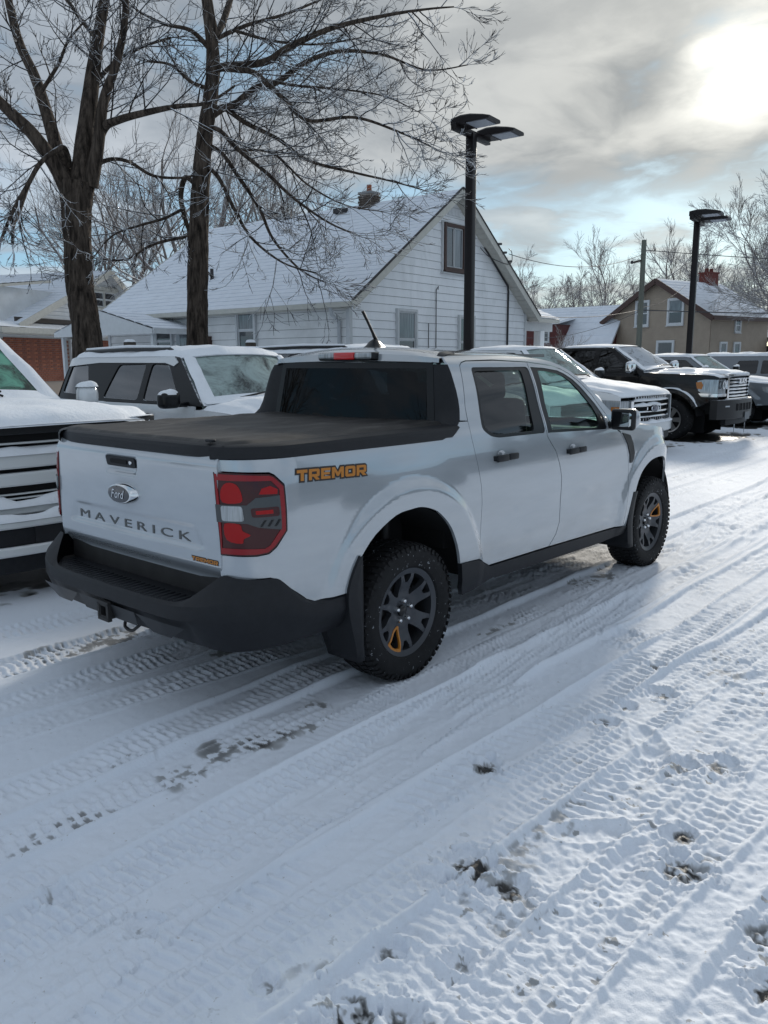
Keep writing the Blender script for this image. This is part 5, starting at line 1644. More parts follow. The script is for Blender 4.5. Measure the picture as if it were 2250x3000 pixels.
vehicle('parked_car', 'maroon car with snowy roof parked beyond the black hood', 'car', (22.2, 7.4, .25), R_(-90), CAR)
SUV4 = dict(SUV); SUV4.update(paint=SILVERP, frame=SILVERP, glass=SIDE_DARK, rails=False, roof=1.72, belt=1.14, bands=[])
vehicle('parked_suv', 'silver SUV with dark side glass beside the tan house, at right edge', 'SUV', (23.3, 1.6, 0), R_(-92), SUV4)
# ------------------------------------------------------------------ houses
SIDING = mat('white_siding', (.84, .86, .88), .55, var=.05, vscale=2.5, bump=.04, bscale=30, dirt=((.66, .68, .69), 1.4, .5, .8), stretch=(1, 1, .35))
SIDING_OLD = mat('aged_white_siding', (.74, .75, .75), .6, var=.08, vscale=2.0, dirt=((.58, .58, .56), 1.2, .5, .85))
SIDING_TAN = mat('tan_siding', (.335, .275, .215), .6, var=.08, vscale=2)
SIDING_RED = mat('barn_red_siding', (.085, .017, .015), .7, var=.2)
TRIMW = mat('cream_trim', (.52, .51, .46), .5, var=.08)
TRIMG = mat('pale_trim', (.58, .60, .61), .5, var=.05)
TRIMB = mat('brown_trim', (.055, .025, .018), .5, var=.2)
ROOFSN = mat('snowed_shingles', (.74, .78, .84), .8, var=.05, vscale=3, bump=.3, bscale=20, dirt=((.42, .45, .50), 2.2, .60, .86))
SHING = mat('dark_shingles', (.05, .048, .05), .9, var=.3, vscale=20)
PANE = mat('window_pane', (.030, .036, .042), .06, coat=1., spec=.8)
PANE_L = mat('curtained_pane', (.13, .15, .165), .10, coat=1., var=.5, vscale=3, stretch=(6, 6, .4))
BRICKS = [mat('red_brick_%s' % n, c, .85, var=.25, vscale=40, bump=.2, bscale=90) for n, c in (('a', (.30, .098, .052)), ('b', (.24, .080, .048)), ('c', (.35, .125, .066)), ('d', (.19, .068, .046)))]
MORTAR = mat('mortar', (.34, .29, .25), .95)
CONDUIT = mat('dark_conduit', (.03, .03, .033), .5)
GALV = mat('pale_pipe', (.50, .52, .54), .45)


def frame3(O, U, N): return Vector(O), Vector(U).normalized(), Vector(N).normalized()


def board(name, parent, fr, lo, hi, z0, z1, m, t0=.026, t1=.006, base=0.):
    """one clapboard: lower edge lo = (x0, x1) at z0 stands proud, upper edge hi at z1"""
    O, U, N = fr
    P = lambda x, z, t: tuple(O + U * x + N * (t + base) + Vector((0, 0, z)))
    V = [P(lo[0], z0, -.01), P(lo[1], z0, -.01), P(lo[1], z0, t0), P(lo[0], z0, t0), P(hi[0], z1, -.01), P(hi[1], z1, -.01), P(hi[1], z1, t1), P(hi[0], z1, t1)]
    F = [(0, 1, 2, 3), (3, 2, 6, 7), (7, 6, 5, 4), (0, 3, 7, 4), (1, 5, 6, 2), (0, 4, 5, 1)]
    return mk(name, V, F, m, parent, smooth=False)


def boards(parent, fr, xlim, z0, z1, pitch, m, name='siding_board', gap=.008):
    z = z0
    while z < z1 - .02:
        zt = min(z + pitch, z1)
        lo, hi = xlim(z), xlim(zt)
        if lo[1] - lo[0] > .05 and hi[1] - hi[0] >= -.01:
            board(name, parent, fr, lo, hi if hi[1] > hi[0] else ((hi[0] + hi[1]) / 2,) * 2, z, zt - gap, m, t0=.034, t1=.016)
        z += pitch


def window(parent, fr, x0, x1, z0, z1, trim, sash=None, pane=PANE, kind='double', tw=.07, proud=.08, grid_=None, upper=None, lower=None):
    O, U, N = fr
    sash = sash or trim
    rot = Matrix((U, N, Vector((0, 0, 1)))).transposed()
    c = lambda x, z, n: O + U * x + N * n + Vector((0, 0, z))
    bm = bmesh.new()
    w, h = x1 - x0, z1 - z0
    for (x, z, sx, sz) in ((x0 + tw / 2, (z0 + z1) / 2, tw, h), (x1 - tw / 2, (z0 + z1) / 2, tw, h), ((x0 + x1) / 2, z1 - tw / 2, w - 2 * tw, tw), ((x0 + x1) / 2, z0 + tw / 2, w - 2 * tw, tw)):
        bm_box(bm, c(x, z, proud / 2 + .005), (sx, proud + .05, sz), rot, .006, 1)
    wn = from_bm('window', bm, trim, parent)
    iw0, iw1, iz0, iz1 = x0 + tw, x1 - tw, z0 + tw, z1 - tw
    st = .035
    parts = []
    if kind == 'double':
        zm = (iz0 + iz1) / 2
        parts = [(iw0, iw1, zm, iz1, .060, upper or pane), (iw0, iw1, iz0, zm, .044, lower or pane)]
    elif kind == 'slider':
        xm = (iw0 + iw1) / 2
        parts = [(iw0, xm, iz0, iz1, .050, lower or pane), (xm, iw1, iz0, iz1, .066, upper or pane)]
    else:
        parts = [(iw0, iw1, iz0, iz1, .045, pane)]
    for (a, b, cc, d, n, pm) in parts:
        bm = bmesh.new()
        for (x, z, sx, sz) in ((a + st / 2, (cc + d) / 2, st, d - cc), (b - st / 2, (cc + d) / 2, st, d - cc), ((a + b) / 2, d - st / 2, b - a - 2 * st, st), ((a + b) / 2, cc + st / 2, b - a - 2 * st, st)):
            bm_box(bm, c(x, z, n + .006), (sx, .03, sz), rot)
        if grid_:
            for k in range(1, grid_[0]): bm_box(bm, c(a + (b - a) * k / grid_[0], (cc + d) / 2, n + .004), (.018, .02, d - cc - 2 * st), rot)
            for k in range(1, grid_[1]): bm_box(bm, c((a + b) / 2, cc + (d - cc) * k / grid_[1], n + .002), (b - a - 2 * st, .02, .018), rot)
        from_bm('sash', bm, sash, wn)
        bm = bmesh.new()
        bm_box(bm, c((a + b) / 2, (cc + d) / 2, n), (b - a - st, .008, d - cc - st), rot)
        from_bm('pane', bm, pm, wn)
    bm = bmesh.new()
    bm_box(bm, c((x0 + x1) / 2, z0 - .02, proud / 2 + .03), (w + .06, proud + .09, .035), rot)
    from_bm('sill', bm, trim, wn)
    return wn


def slope(parent, name, A, B, C, D, m, rows, under, jag=.0, row_name='shingle_row', th=.05):
    """roof plane A-B along the eave, D-C along the ridge; rows of snow-covered shingles lying on a deck"""
    A, B, C, D = [Vector(x) for x in (A, B, C, D)]
    n = (B - A).cross(D - A).normalized()
    if n.z < 0: n = -n
    V = [A, B, C, D, A - n * .10, B - n * .10, C - n * .10, D - n * .10]
    deck = mk(name, V, [(0, 1, 2, 3), (7, 6, 5, 4), (0, 4, 5, 1), (1, 5, 6, 2), (2, 6, 7, 3), (3, 7, 4, 0)], under, parent, smooth=False)
    nx = 34
    for k in range(rows):
        t0, t1 = k / rows, min(1, (k + 1.12) / rows)
        V = []; F = []
        for i in range(nx + 1):
            s = i / nx
            a = A.lerp(D, t0).lerp(B.lerp(C, t0), s); b = A.lerp(D, t1).lerp(B.lerp(C, t1), s)
            j = .15 + .45 * (SN(s * 9 + k * 1.7, k * 3.1) + .5)
            V += [a + n * .003, a + n * (.024 + th * .26 * j), a.lerp(b, .5) + n * (.027 + th * .28 * j), b + n * .012]
        for i in range(nx):
            for q in range(3):
                F.append((i * 4 + q, (i + 1) * 4 + q, (i + 1) * 4 + q + 1, i * 4 + q + 1))
        mk(row_name, V, F, m, deck, ang=40)
    return deck


def beam(name, a, b, sec, m, parent, upv=(0, 0, 1)):
    a, b = Vector(a), Vector(b)
    d = (b - a).normalized()
    v = Vector(upv); v = (v - d * v.dot(d)).normalized()
    s = d.cross(v)
    bm = bmesh.new()
    bm_box(bm, (a + b) / 2, ((b - a).length, sec[0], sec[1]), Matrix((d, s, v)).transposed())
    return from_bm(name, bm, m, parent)


# ---------------- white bungalow in the middle
WH = empty('white_house', (11.1, 10.0, 0), R_(3), 'white clapboard house with snowy gable roof and brown upper window behind the trucks', 'house')
GW, GL, EZ, PZ = 8.66, 9.75, 3.10, 6.05
wall = mk('wall', [(0, 0, 0), (GW, 0, 0), (GW, GL, 0), (0, GL, 0), (0, 0, EZ), (GW, 0, EZ), (GW, GL, EZ), (0, GL, EZ), (GW / 2, 0, PZ), (GW / 2, GL, PZ)],
          [(0, 1, 5, 8, 4), (3, 7, 9, 6, 2), (0, 4, 7, 3), (1, 2, 6, 5)], mat('shade_line_backing', (.05, .052, .055), .9), WH, smooth=False)  # dark wall stands in for the shadow lines between the boards
slp = (PZ - EZ) / (GW / 2)
FG = frame3((0, 0, 0), (1, 0, 0), (0, -1, 0))
FL_ = frame3((0, GL, 0), (0, -1, 0), (-1, 0, 0))
gx = lambda z: (max(.0, (z - EZ) / slp), min(GW, GW - (z - EZ) / slp))
boards(wall, FG, lambda z: (gx(z)[0] + (.06 if z < EZ else 0), gx(z)[1] - (.06 if z < EZ else 0)), .60, PZ - .1, .203, SIDING)
boards(wall, FL_, lambda z: (.06, GL - .06), .60, EZ, .203, SIDING_OLD)
for x, y in ((0, 0), (GW, 0), (0, GL)): box('corner_board', (x, y, 1.7), (.11, .11, 2.8), TRIMG, WH)
box('foundation', (GW / 2, GL / 2, .28), (GW + .06, GL + .06, .62), mat('concrete', (.22, .22, .22), .9, var=.2), WH)
ov, og = .32, .36
EA = EZ - slp * ov + .10
RT = PZ + .10
ra_ = slope(WH, 'roof', (-ov, -og, EA), (-ov, GL + og, EA), (GW / 2, GL + og, RT), (GW / 2, -og, RT), ROOFSN, 27, TRIMG)
rb_ = slope(WH, 'roof', (GW + ov, GL + og, EA), (GW + ov, -og, EA), (GW / 2, -og, RT), (GW / 2, GL + og, RT), ROOFSN, 27, TRIMG)
for s in (-1, 1):
    xe = -ov if s < 0 else GW + ov
    beam('barge_board', (xe, -og - .02, EA - .07), (GW / 2, -og - .02, RT - .07), (.035, .20), TRIMW, WH)
    beam('barge_board', (xe, GL + og + .02, EA - .07), (GW / 2, GL + og + .02, RT - .07), (.035, .20), TRIMW, WH)
    # dark shingle edge above the barge board, soffit underneath
    beam('shingle_edge', (xe, -og - .03, EA + .045), (GW / 2, -og - .03, RT + .045), (.06, .030), SHING, WH)
    n_s = 26
    for k in range(n_s):
        t0, t1 = k / n_s, (k + .94) / n_s
        a = Vector((xe, -og / 2, EA - .125)).lerp(Vector((GW / 2, -og / 2, RT - .125)), t0); b = Vector((xe, -og / 2, EA - .125)).lerp(Vector((GW / 2, -og / 2, RT - .125)), t1)
        beam('soffit_panel', a, b, (og - .03, .012), TRIMW, WH)
    gy0, gy1 = -og, GL + og
    beam('gutter', (xe + s * .05, gy0, EA - .05), (xe + s * .05, gy1, EA - .05), (.11, .11), TRIMW, WH)
    box('eave_soffit', (xe + (-s) * (ov / 2), GL / 2, EA - .115), (ov - .02, GL, .02), TRIMW, WH)
tube('downpipe', [(-ov - .03, .28, EA - .10), (-ov + .02, .28, EA - .26), (-.07, .26, EA - .42), (-.07, .26, .4)], .045, GALV, WH, 8)
tube('downpipe', [(GW + ov + .03, .2, EA - .10), (GW + .07, .1, EA - .40), (GW + .07, .1, .4)], .045, GALV, WH, 8)
window(WH, FG, 3.83, 4.95, 4.00, 5.33, TRIMG, TRIMB, kind='none', tw=.05, proud=.06)
window(WH, FG, 3.88, 4.90, 4.05, 5.29, TRIMB, mat('bright_sash', (.45, .47, .48), .4), kind='slider', tw=.09, proud=.10, lower=PANE, upper=PANE_L)
window(WH, FG, 1.78, 2.66, 1.40, 2.95, TRIMG, kind='double', upper=PANE_L, lower=PANE)
window(WH, FG, 4.68, 5.52, 1.40, 2.90, TRIMG, kind='double', upper=PANE, lower=PANE)
window(WH, FL_, GL - 3.89, GL - 3.13, 1.90, 3.0, TRIMG, kind='double', upper=PANE_L)
window(WH, FL_, GL - 7.44, GL - 6.60, 1.55, 2.92, TRIMG, kind='double', upper=PANE, lower=PANE)
# louvred vent
vt = box('gable_vent', (4.44, -.02, 5.62), (.66, .03, .24), TRIMG, WH)
for k in range(9): box('vent_slat', (4.16 + .07 * k, -.045, 5.62), (.035, .03, .18), SIDING, vt)
tube('service_mast', [(3.58, -.05, 1.2), (3.58, -.05, 3.52), (3.62, -.09, 3.60), (3.66, -.05, 3.52)], .012, CONDUIT, WH, 6)
tube('service_mast', [(3.24, -.04, 1.2), (3.24, -.04, 2.62)], .010, CONDUIT, WH, 6)
tube('drain_pipe', [(6.05, -.05, 4.86), (6.2, -.06, 4.74), (7.44, -.06, 3.86), (7.48, -.06, 3.70), (7.48, -.06, .8)], .030, CONDUIT, WH, 8)
# brick chimney with a clay pot
ch = empty('chimney', (GW / 2 - .12, 2.75, 0)); ch.parent = WH; ch.scale = (.82, .82, 1)
bm = bmesh.new(); bm_box(bm, (0, 0, 6.06), (.46, .50, .62))
cs_ = from_bm('chimney_core', bm, MORTAR, ch)
bmesh_bricks = []
for kz in range(8):
    for side in range(4):
        for k in range(3):
            z = 5.80 + .072 * kz
            off = (-.19 + .19 * k) + (.05 if kz % 2 else 0)
            if side == 0: c, sz = (off, -.255, z), (.165, .03, .06)
            elif side == 1: c, sz = (off, .255, z), (.165, .03, .06)
            elif side == 2: c, sz = (-.235, off, z), (.03, .165, .06)
            else: c, sz = (.235, off, z), (.03, .165, .06)
            box('brick', c, sz, mat('sooty_brick', (.07, .055, .045), .9, var=.3, vscale=30), ch)
box('chimney_cap', (0, 0, 6.40), (.56, .60, .07), mat('concrete', (.2, .2, .2), .9), ch, .01)
lathe('chimney_pot', [(.09, 6.43), (.10, 6.46), (.085, 6.54), (.09, 6.64), (.07, 6.64), (.07, 6.44)], BRICKS[0], ch, 16, 'z')
pv = box('roof_vent', (3.93, 3.62, EA + slp * (3.93 + ov) + .11), (.22, .42, .14), SHING, WH, .02)
lathe('vent_stack', [(.05, 0), (.05, .32), (.035, .32), (.035, 0)], SHING, WH, 10, 'z', c=(1.15, 6.2, EA + slp * (1.15 + ov)))
# canopy over the side door
cy0, cyp, cy1, cz0, cz1 = 5.35, 7.75, 10.1, 2.50, 3.06
slope(WH, 'canopy_roof', (-1.65, cy0, cz0), (.0, cy0, cz0), (.0, cyp, cz1), (-1.65, cyp, cz1), ROOFSN, 6, TRIMG, th=.10)
slope(WH, 'canopy_roof', (.0, cy1, cz0), (-1.65, cy1, cz0), (-1.65, cyp, cz1), (.0, cyp, cz1), ROOFSN, 6, TRIMG, th=.10)
prism('canopy_gable', [(cy0, cz0 - .12), (cy1, cz0 - .12), (cy1, cz0), (cyp, cz1), (cy0, cz0)], TRIMG, WH, ((-1.68, 0, 0), (0, 1, 0), (0, 0, 1), (1, 0, 0)), .04)
beam('canopy_fascia', (-1.65, cy0 - .02, cz0 - .05), (0, cy0 - .02, cz0 - .05), (.04, .14), TRIMG, WH)
for y in (cy0 + .2, cy1 - .2): beam('canopy_post', (-1.5, y, 0), (-1.5, y, cz0 - .12), (.10, .10), TRIMG, WH, (0, 1, 0))
dr = box('door', (-.03, 6.0, 1.55), (.05, .92, 2.05), mat('pale_door', (.36, .40, .42), .5), WH)
box('door_curtain', (-.06, 6.02, 1.75), (.012, .55, 1.3), PANE_L, dr)
box('meter_box', (-.08, 5.05, 2.1), (.16, .22, .46), TRIMB, WH)
# wing with a porch on the far side
slope(WH, 'wing_roof', (GW - .1, .55, 3.06), (12.3, .55, 3.06), (9.7, 4.2, 5.0), (GW - .3, 4.2, 5.0), ROOFSN, 16, TRIMG)
beam('wing_gutter', (GW + .3, .50, 2.97), (12.12, .50, 2.97), (.10, .12), TRIMW, WH)
box('wing_beam', (10.45, .85, 2.80), (3.5, .16, .34), TRIMG, WH)
box('porch_post', (11.35, .85, 1.35), (.30, .26, 2.6), SIDING, WH, .01)
mk('wing_wall', [(GW, 3.3, 0), (11.9, 3.3, 0), (11.9, 3.3, 3.0), (GW, 3.3, 3.0)], [(0, 1, 2, 3)], SIDING, WH, smooth=False)
# insulators on the rake with the service drop
for k, (x, z) in enumerate(((6.18, 4.95), (6.48, 4.74), (6.80, 4.52))):
    tube('insulator', [(x, -.40, z - .02), (x + .18, -.42, z)], .035, CONDUIT, WH, 8)
tube('service_loop', spline([(5.75, -.08, 4.82), (5.95, -.25, 4.58), (6.35, -.42, 4.44), (6.75, -.44, 4.42), (7.0, -.42, 4.52), (6.98, -.42, 4.78), (6.80, -.42, 4.86)], 5), .012, CONDUIT, WH, 6)

# ---------------- brick bungalow on the left
LH = empty('brick_house', (10.66, 27.58, 0), R_(25), 'red brick house with white gable and dormers at the left edge', 'house')
BW, BD, BZ = 9.2, 9.0, 2.55
mk('wall', [(-2.2, 1.6, 0), (0, 0, 0), (BW, 0, 0), (BW, BD, 0), (-2.2, BD, 0), (-2.2, 1.6, 2.9), (0, 0, 2.9), (BW, 0, 2.9), (BW, BD, 2.9), (-2.2, BD, 2.9)], [(0, 1, 6, 5), (1, 2, 7, 6), (2, 3, 8, 7), (3, 4, 9, 8), (4, 0, 5, 9)], TRIMG, LH, smooth=False)
bw = mk('brick_wall', [(0, -.02, .1), (BW, -.02, .1), (BW, -.02, BZ), (0, -.02, BZ), (0, .05, BZ), (BW, .05, BZ)], [(0, 1, 2, 3), (3, 2, 5, 4)], MORTAR, LH, smooth=False)
bl_, bh_ = .215, .0775
proto = {}
for v in range(4):
    bm = bmesh.new(); bm_box(bm, (0, 0, 0), (.205, .03, .066), None, .003, 1)
    me_ = bpy.data.meshes.new('brick'); bm.to_mesh(me_); bm.free(); me_.materials.append(BRICKS[v]); proto[v] = me_
cnt = 0
rest_V, rest_F = [], []
for kz in range(int((BZ - .9) / bh_), -1, -1):
    for kx in range(int(6.8 / bl_)):
        x = .02 + (kx + .5 + (.5 if kz % 2 else 0)) * bl_
        z = .9 + (kz + .5) * bh_
        if 3.85 < x < 4.9 and 1.22 < z: continue
        if 1.0 < x < 3.9 and False: continue
        if x < 4.0 and cnt < 290 and z > 1.35:
            o = bpy.data.objects.new('brick', proto[(kx * 7 + kz * 13 + kx * kz) % 4]); COL.objects.link(o); o.parent = bw
            o.location = (x, -.03 + .004 * ((kx * 5 + kz * 3) % 3), z); cnt += 1
        else:
            b = len(rest_V)
            for dx in (-.1, .1):
                for dy in (-.045, -.015):
                    for dz in (-.033, .033): rest_V.append((x + dx, dy, z + dz))
            rest_F += [(b, b + 1, b + 5, b + 4), (b, b + 4, b + 6, b + 2), (b + 1, b + 3, b + 7, b + 5), (b, b + 2, b + 3, b + 1), (b + 4, b + 5, b + 7, b + 6)]
ro = mk('brick_courses', rest_V, rest_F, BRICKS[1], bw, smooth=False); ro['kind'] = 'stuff'
FB = frame3((0, -.02, 0), (1, 0, 0), (0, -1, 0))
window(LH, FB, 3.93, 4.85, 1.30, 2.62, TRIMG, kind='double')
beam('stone_sill', (3.8, -.06, 1.22), (4.95, -.06, 1.22), (.12, .10), mat('stone_grey', (.16, .15, .13), .9), LH)
# skirt roof over the bricks, fascia
mk('skirt_roof', [(-.5, -.55, 2.98), (BW + .4, -.55, 2.98), (BW + .4, .15, 3.22), (-.5, .15, 3.22)], [(0, 1, 2, 3)], SNOW, LH, smooth=False)
beam('fascia', (-.5, -.52, 2.86), (BW + .4, -.52, 2.86), (.05, .20), TRIMW, LH)
box('skirt_soffit', (BW / 2, -.26, 2.74), (BW + .8, .5, .04), TRIMW, LH)
mk('corner_roof', [(-2.8, 1.25, 2.98), (-.5, -.55, 2.98), (-.5, .15, 3.22), (-2.4, 1.7, 3.22)], [(0, 1, 2, 3)], SNOW, LH, smooth=False)
beam('fascia', (-2.8, 1.25, 2.86), (-.5, -.52, 2.86), (.05, .20), TRIMW, LH)
box('dark_band', (BW / 2 - .4, .02, 3.30), (6.6, .08, .18), mat('dark_band', (.06, .05, .045), .8), LH)
gz0, gzp, gxl, gxp = 3.22, 5.62, .98, 6.81
gsl = (gzp - gz0) / (gxp - gxl)
gxr = gxp + (gxp - gxl) * .62
gsr = (gzp - 3.9) / (8.6 + 1.6 - gxp)
gwall = mk('gable_wall', [(gxl, .10, gz0), (gxr, .10, gz0), (gxp, .10, gzp)], [(0, 1, 2)], SIDING_OLD, LH, smooth=False)
FGB = frame3((0, .09, 0), (1, 0, 0), (0, -1, 0))
zz_ = lambda z: (gxl + .35 + (z - gz0) / gsl, gxp + (gzp - z) * (gxr - gxp) / (gzp - gz0) - .3)
boards(gwall, FGB, zz_, gz0 + .18, gzp - .25, .165, SIDING_OLD)
slope(LH, 'roof', (gxl - .3, -.35, gz0 - .12), (gxl - .3, BD, gz0 - .12), (gxp, BD, gzp + .05), (gxp, -.35, gzp + .05), ROOFSN, 20, TRIMG)
slope(LH, 'roof', (gxr + .3, BD, gz0 - .15), (gxr + .3, -.35, gz0 - .15), (gxp, -.35, gzp + .05), (gxp, BD, gzp + .05), ROOFSN, 18, TRIMG)
slope(LH, 'roof', (-2.8, 1.3, 3.0), (-2.8, BD, 3.0), (2.2, BD, 3.7), (1.0, .1, 3.2), ROOFSN, 10, TRIMG)
beam('barge_board', (gxl - .3, -.37, gz0 - .22), (gxp, -.37, gzp - .05), (.05, .26), TRIMW, LH)
beam('barge_board', (gxr + .3, -.37, gz0 - .22), (gxp, -.37, gzp - .05), (.05, .26), TRIMW, LH)
window(LH, FGB, 5.92, 6.70, 4.02, 4.78, TRIMW, TRIMG, kind='double'); window(LH, FGB, 6.66, 7.62, 4.02, 4.80, TRIMW, TRIMG, kind='double')
box('gable_trim', (6.78, .03, 4.88), (2.0, .08, .16), TRIMW, LH)
# shed dormer on the left slope
dw = mk('dormer', [(.75, .6, 3.1), (.75, 7.5, 3.1), (.75, 7.5, 4.55), (.75, .6, 4.55), (4.2, .6, 4.55)], [(0, 1, 2, 3), (0, 3, 4)], SIDING_OLD, LH, smooth=False)
boards(dw, frame3((.75, 7.5, 0), (0, -1, 0), (-1, 0, 0)), lambda z: (0, 6.9), 3.2, 4.5, .15, SIDING_OLD)
slope(LH, 'dormer_roof', (.35, .35, 4.55), (.35, 7.7, 4.55), (3.6, 7.7, 4.98), (3.6, .35, 4.98), ROOFSN, 8, TRIMW)

# ---------------- tan farmhouse on the right
TH = empty('tan_house', (46.77, 20.48, 0), R_(-104), 'tan two-storey house with snowy roof and red chimney behind the black pickup', 'house')
# local x runs along the front from its left corner, local y goes away from the street
TW_, TD_, TE, TP = 7.3, 6.0, 4.25, 6.35
mk('wall', [(0, 0, 0), (TW_, 0, 0), (TW_, TD_, 0), (0, TD_, 0), (0, 0, TE), (TW_, 0, TE), (TW_, TD_, TE), (0, TD_, TE), (TW_ / 2, 0, TP), (TW_ / 2, TD_, TP)], [(0, 1, 5, 8, 4), (1, 2, 6, 5), (2, 3, 7, 9, 6), (3, 0, 4, 7)], SIDING_TAN, TH, smooth=False)
# keep the weatherboards as one mesh: a few pixels tall each
def fine_boards(fr, xlim, z0, z1, pitch, m, parent):
    O, U, N = fr; V = []; F = []
    z = z0
    while z < z1:
        a = xlim(z); b = xlim(min(z + pitch, z1))
        if a[1] > a[0] and b[1] >= b[0]:
            k = len(V)
            for (x, zz, t) in ((a[0], z, .03), (a[1], z, .03), (b[1], z + pitch, .006), (b[0], z + pitch, .006), (a[1], z, .0), (a[0], z, .0)): V.append(tuple(O + U * x + N * t + Vector((0, 0, zz))))
            F += [(k, k + 1, k + 2, k + 3), (k + 5, k + 4, k + 1, k)]
        z += pitch
    o = mk('weatherboards', V, F, m, parent, smooth=False); o['kind'] = 'stuff'
    return o
tsl = (TP - TE) / (TW_ / 2)
FT = frame3((0, 0, 0), (1, 0, 0), (0, -1, 0)); FTS = frame3((TW_, 0, 0), (0, 1, 0), (1, 0, 0))
fine_boards(FT, lambda z: (max(0, (z - TE) / tsl), min(TW_, TW_ - (z - TE) / tsl)), .5, TP - .1, .115, SIDING_TAN, TH)
fine_boards(FTS, lambda z: (0, TD_), .5, TE, .115, SIDING_TAN, TH)
slope(TH, 'roof', (TW_ + .4, -.4, TE - .22), (TW_ + .4, TD_ + .3, TE - .22), (TW_ / 2, TD_ + .3, TP + .06), (TW_ / 2, -.4, TP + .06), ROOFSN, 12, TRIMB)
slope(TH, 'roof', (-.4, TD_ + .3, TE - .22), (-.4, -.4, TE - .22), (TW_ / 2, -.4, TP + .06), (TW_ / 2, TD_ + .3, TP + .06), ROOFSN, 12, TRIMB)
for s in (-.4, TW_ + .4): beam('barge_board', (s, -.42, TE - .36), (TW_ / 2, -.42, TP - .06), (.06, .30), TRIMB, TH)
beam('fascia', (TW_ + .42, -.4, TE - .30), (TW_ + .42, TD_ + .3, TE - .30), (.06, .24), TRIMB, TH)
window(TH, FT, 2.02, 3.06, 3.62, 5.22, TRIMG, kind='double', tw=.12)
window(TH, FT, 4.36, 5.52, 3.62, 5.22, TRIMG, kind='double', tw=.12, upper=PANE_L)
window(TH, FT, 3.72, 4.98, 1.15, 2.76, TRIMG, kind='double', tw=.12)
window(TH, FTS, 2.35, 2.95, 3.15, 4.02, TRIMG, kind='double', tw=.08)
for y in (.95, 2.35): window(TH, FTS, y, y + .7, 1.2, 2.62, TRIMG, kind='double', tw=.09)
cb = box('chimney', (TW_ / 2, 5.0, 6.45), (.75, .95, 1.1), mat('red_chimney', (.13, .035, .028), .85, var=.3, vscale=12), TH)
box('chimney_cap', (TW_ / 2, 5.0, 7.02), (.85, 1.05, .08), MATS['red_chimney'], TH)
for dy in (-.25, .22): lathe('chimney_pot', [(.12, 7.05), (.12, 7.3), (.09, 7.3)], MATS['red_chimney'], cb, 12, 'z', c=(TW_ / 2, 5.0 + dy, 0))
box('lean_to', (TW_ - .5, TD_ + 1.6, 1.2), (3.2, 3.0, 2.4), mat('dark_band', (.06, .05, .045), .8), TH)
slope(TH, 'lean_to_roof', (TW_ + 1.5, TD_ + .1, 2.4), (TW_ + 1.5, TD_ + 3.6, 2.4), (TW_ - 1.8, TD_ + 3.6, 3.5), (TW_ - 1.8, TD_ + .1, 3.5), ROOFSN, 8, TRIMB)

# ---------------- dark red barn-roofed house
RH = empty('red_house', (47.9, 19.9, 0), 0, 'dark red house with a steep snow-covered roof left of the tan house', 'house')
mk('wall', [(-3.4, 0, 0), (2.6, 0, 0), (2.6, 0, 3.2), (1.2, 0, 4.35), (0, 0, 5.05), (-1.0, 0, 4.35), (-3.4, 0, 1.2), (-3.4, 8, 0), (-3.4, 8, 1.2), (2.6, 8, 0), (2.6, 8, 3.2)], [(0, 1, 2, 3, 4, 5, 6), (0, 6, 8, 7), (1, 9, 10, 2)], SIDING_RED, RH, smooth=False)
fine_boards(frame3((0, 0, 0), (1, 0, 0), (0, -1, 0)), lambda z: (-3.4 + max(0, (z - 1.2)) * .76, 2.6 if z < 3.2 else 2.6 - (z - 3.2) * 1.22), .3, 4.3, .16, SIDING_RED, RH)
slope(RH, 'roof', (-3.75, -.25, 1.0), (-3.75, 8.2, 1.0), (-1.0, 8.2, 4.45), (-1.0, -.25, 4.45), ROOFSN, 8, TRIMG, th=.12)
slope(RH, 'roof', (-1.05, -.25, 4.42), (-1.05, 8.2, 4.42), (0.05, 8.2, 5.15), (0.05, -.25, 5.15), ROOFSN, 4, TRIMG, th=.12)
slope(RH, 'roof', (2.8, 8.2, 3.1), (2.8, -.25, 3.1), (0, -.25, 5.15), (0, 8.2, 5.15), ROOFSN, 6, TRIMG)
dm = box('dormer', (-2.2, 4.6, 3.15), (2.2, 2.8, 1.5), SIDING_RED, RH)
mk('dormer_roof', [(-3.5, 3.0, 3.92), (-3.5, 6.2, 3.92), (-.9, 6.2, 4.35), (-.9, 3.0, 4.35), (-3.5, 3.0, 4.06), (-3.5, 6.2, 4.06), (-.9, 6.2, 4.5), (-.9, 3.0, 4.5)], [(4, 5, 6, 7), (0, 1, 5, 4), (0, 4, 7, 3), (1, 2, 6, 5)], SNOW, RH, smooth=False)
window(RH, frame3((-3.3, 0, 0), (0, -1, 0), (-1, 0, 0)), -4.7, -3.7, 2.75, 3.7, TRIMG, kind='one', grid_=(3, 3))
# ------------------------------------------------------------------ lamp posts, posts, pole and wires
POLEB = mat('dark_bronze_pole', (.008, .006, .007), .4, spec=.3, snow=(1.05, 1.3, 9.))
LEDM = mat('lamp_lens', (.34, .37, .42), .35, var=.35, vscale=70)


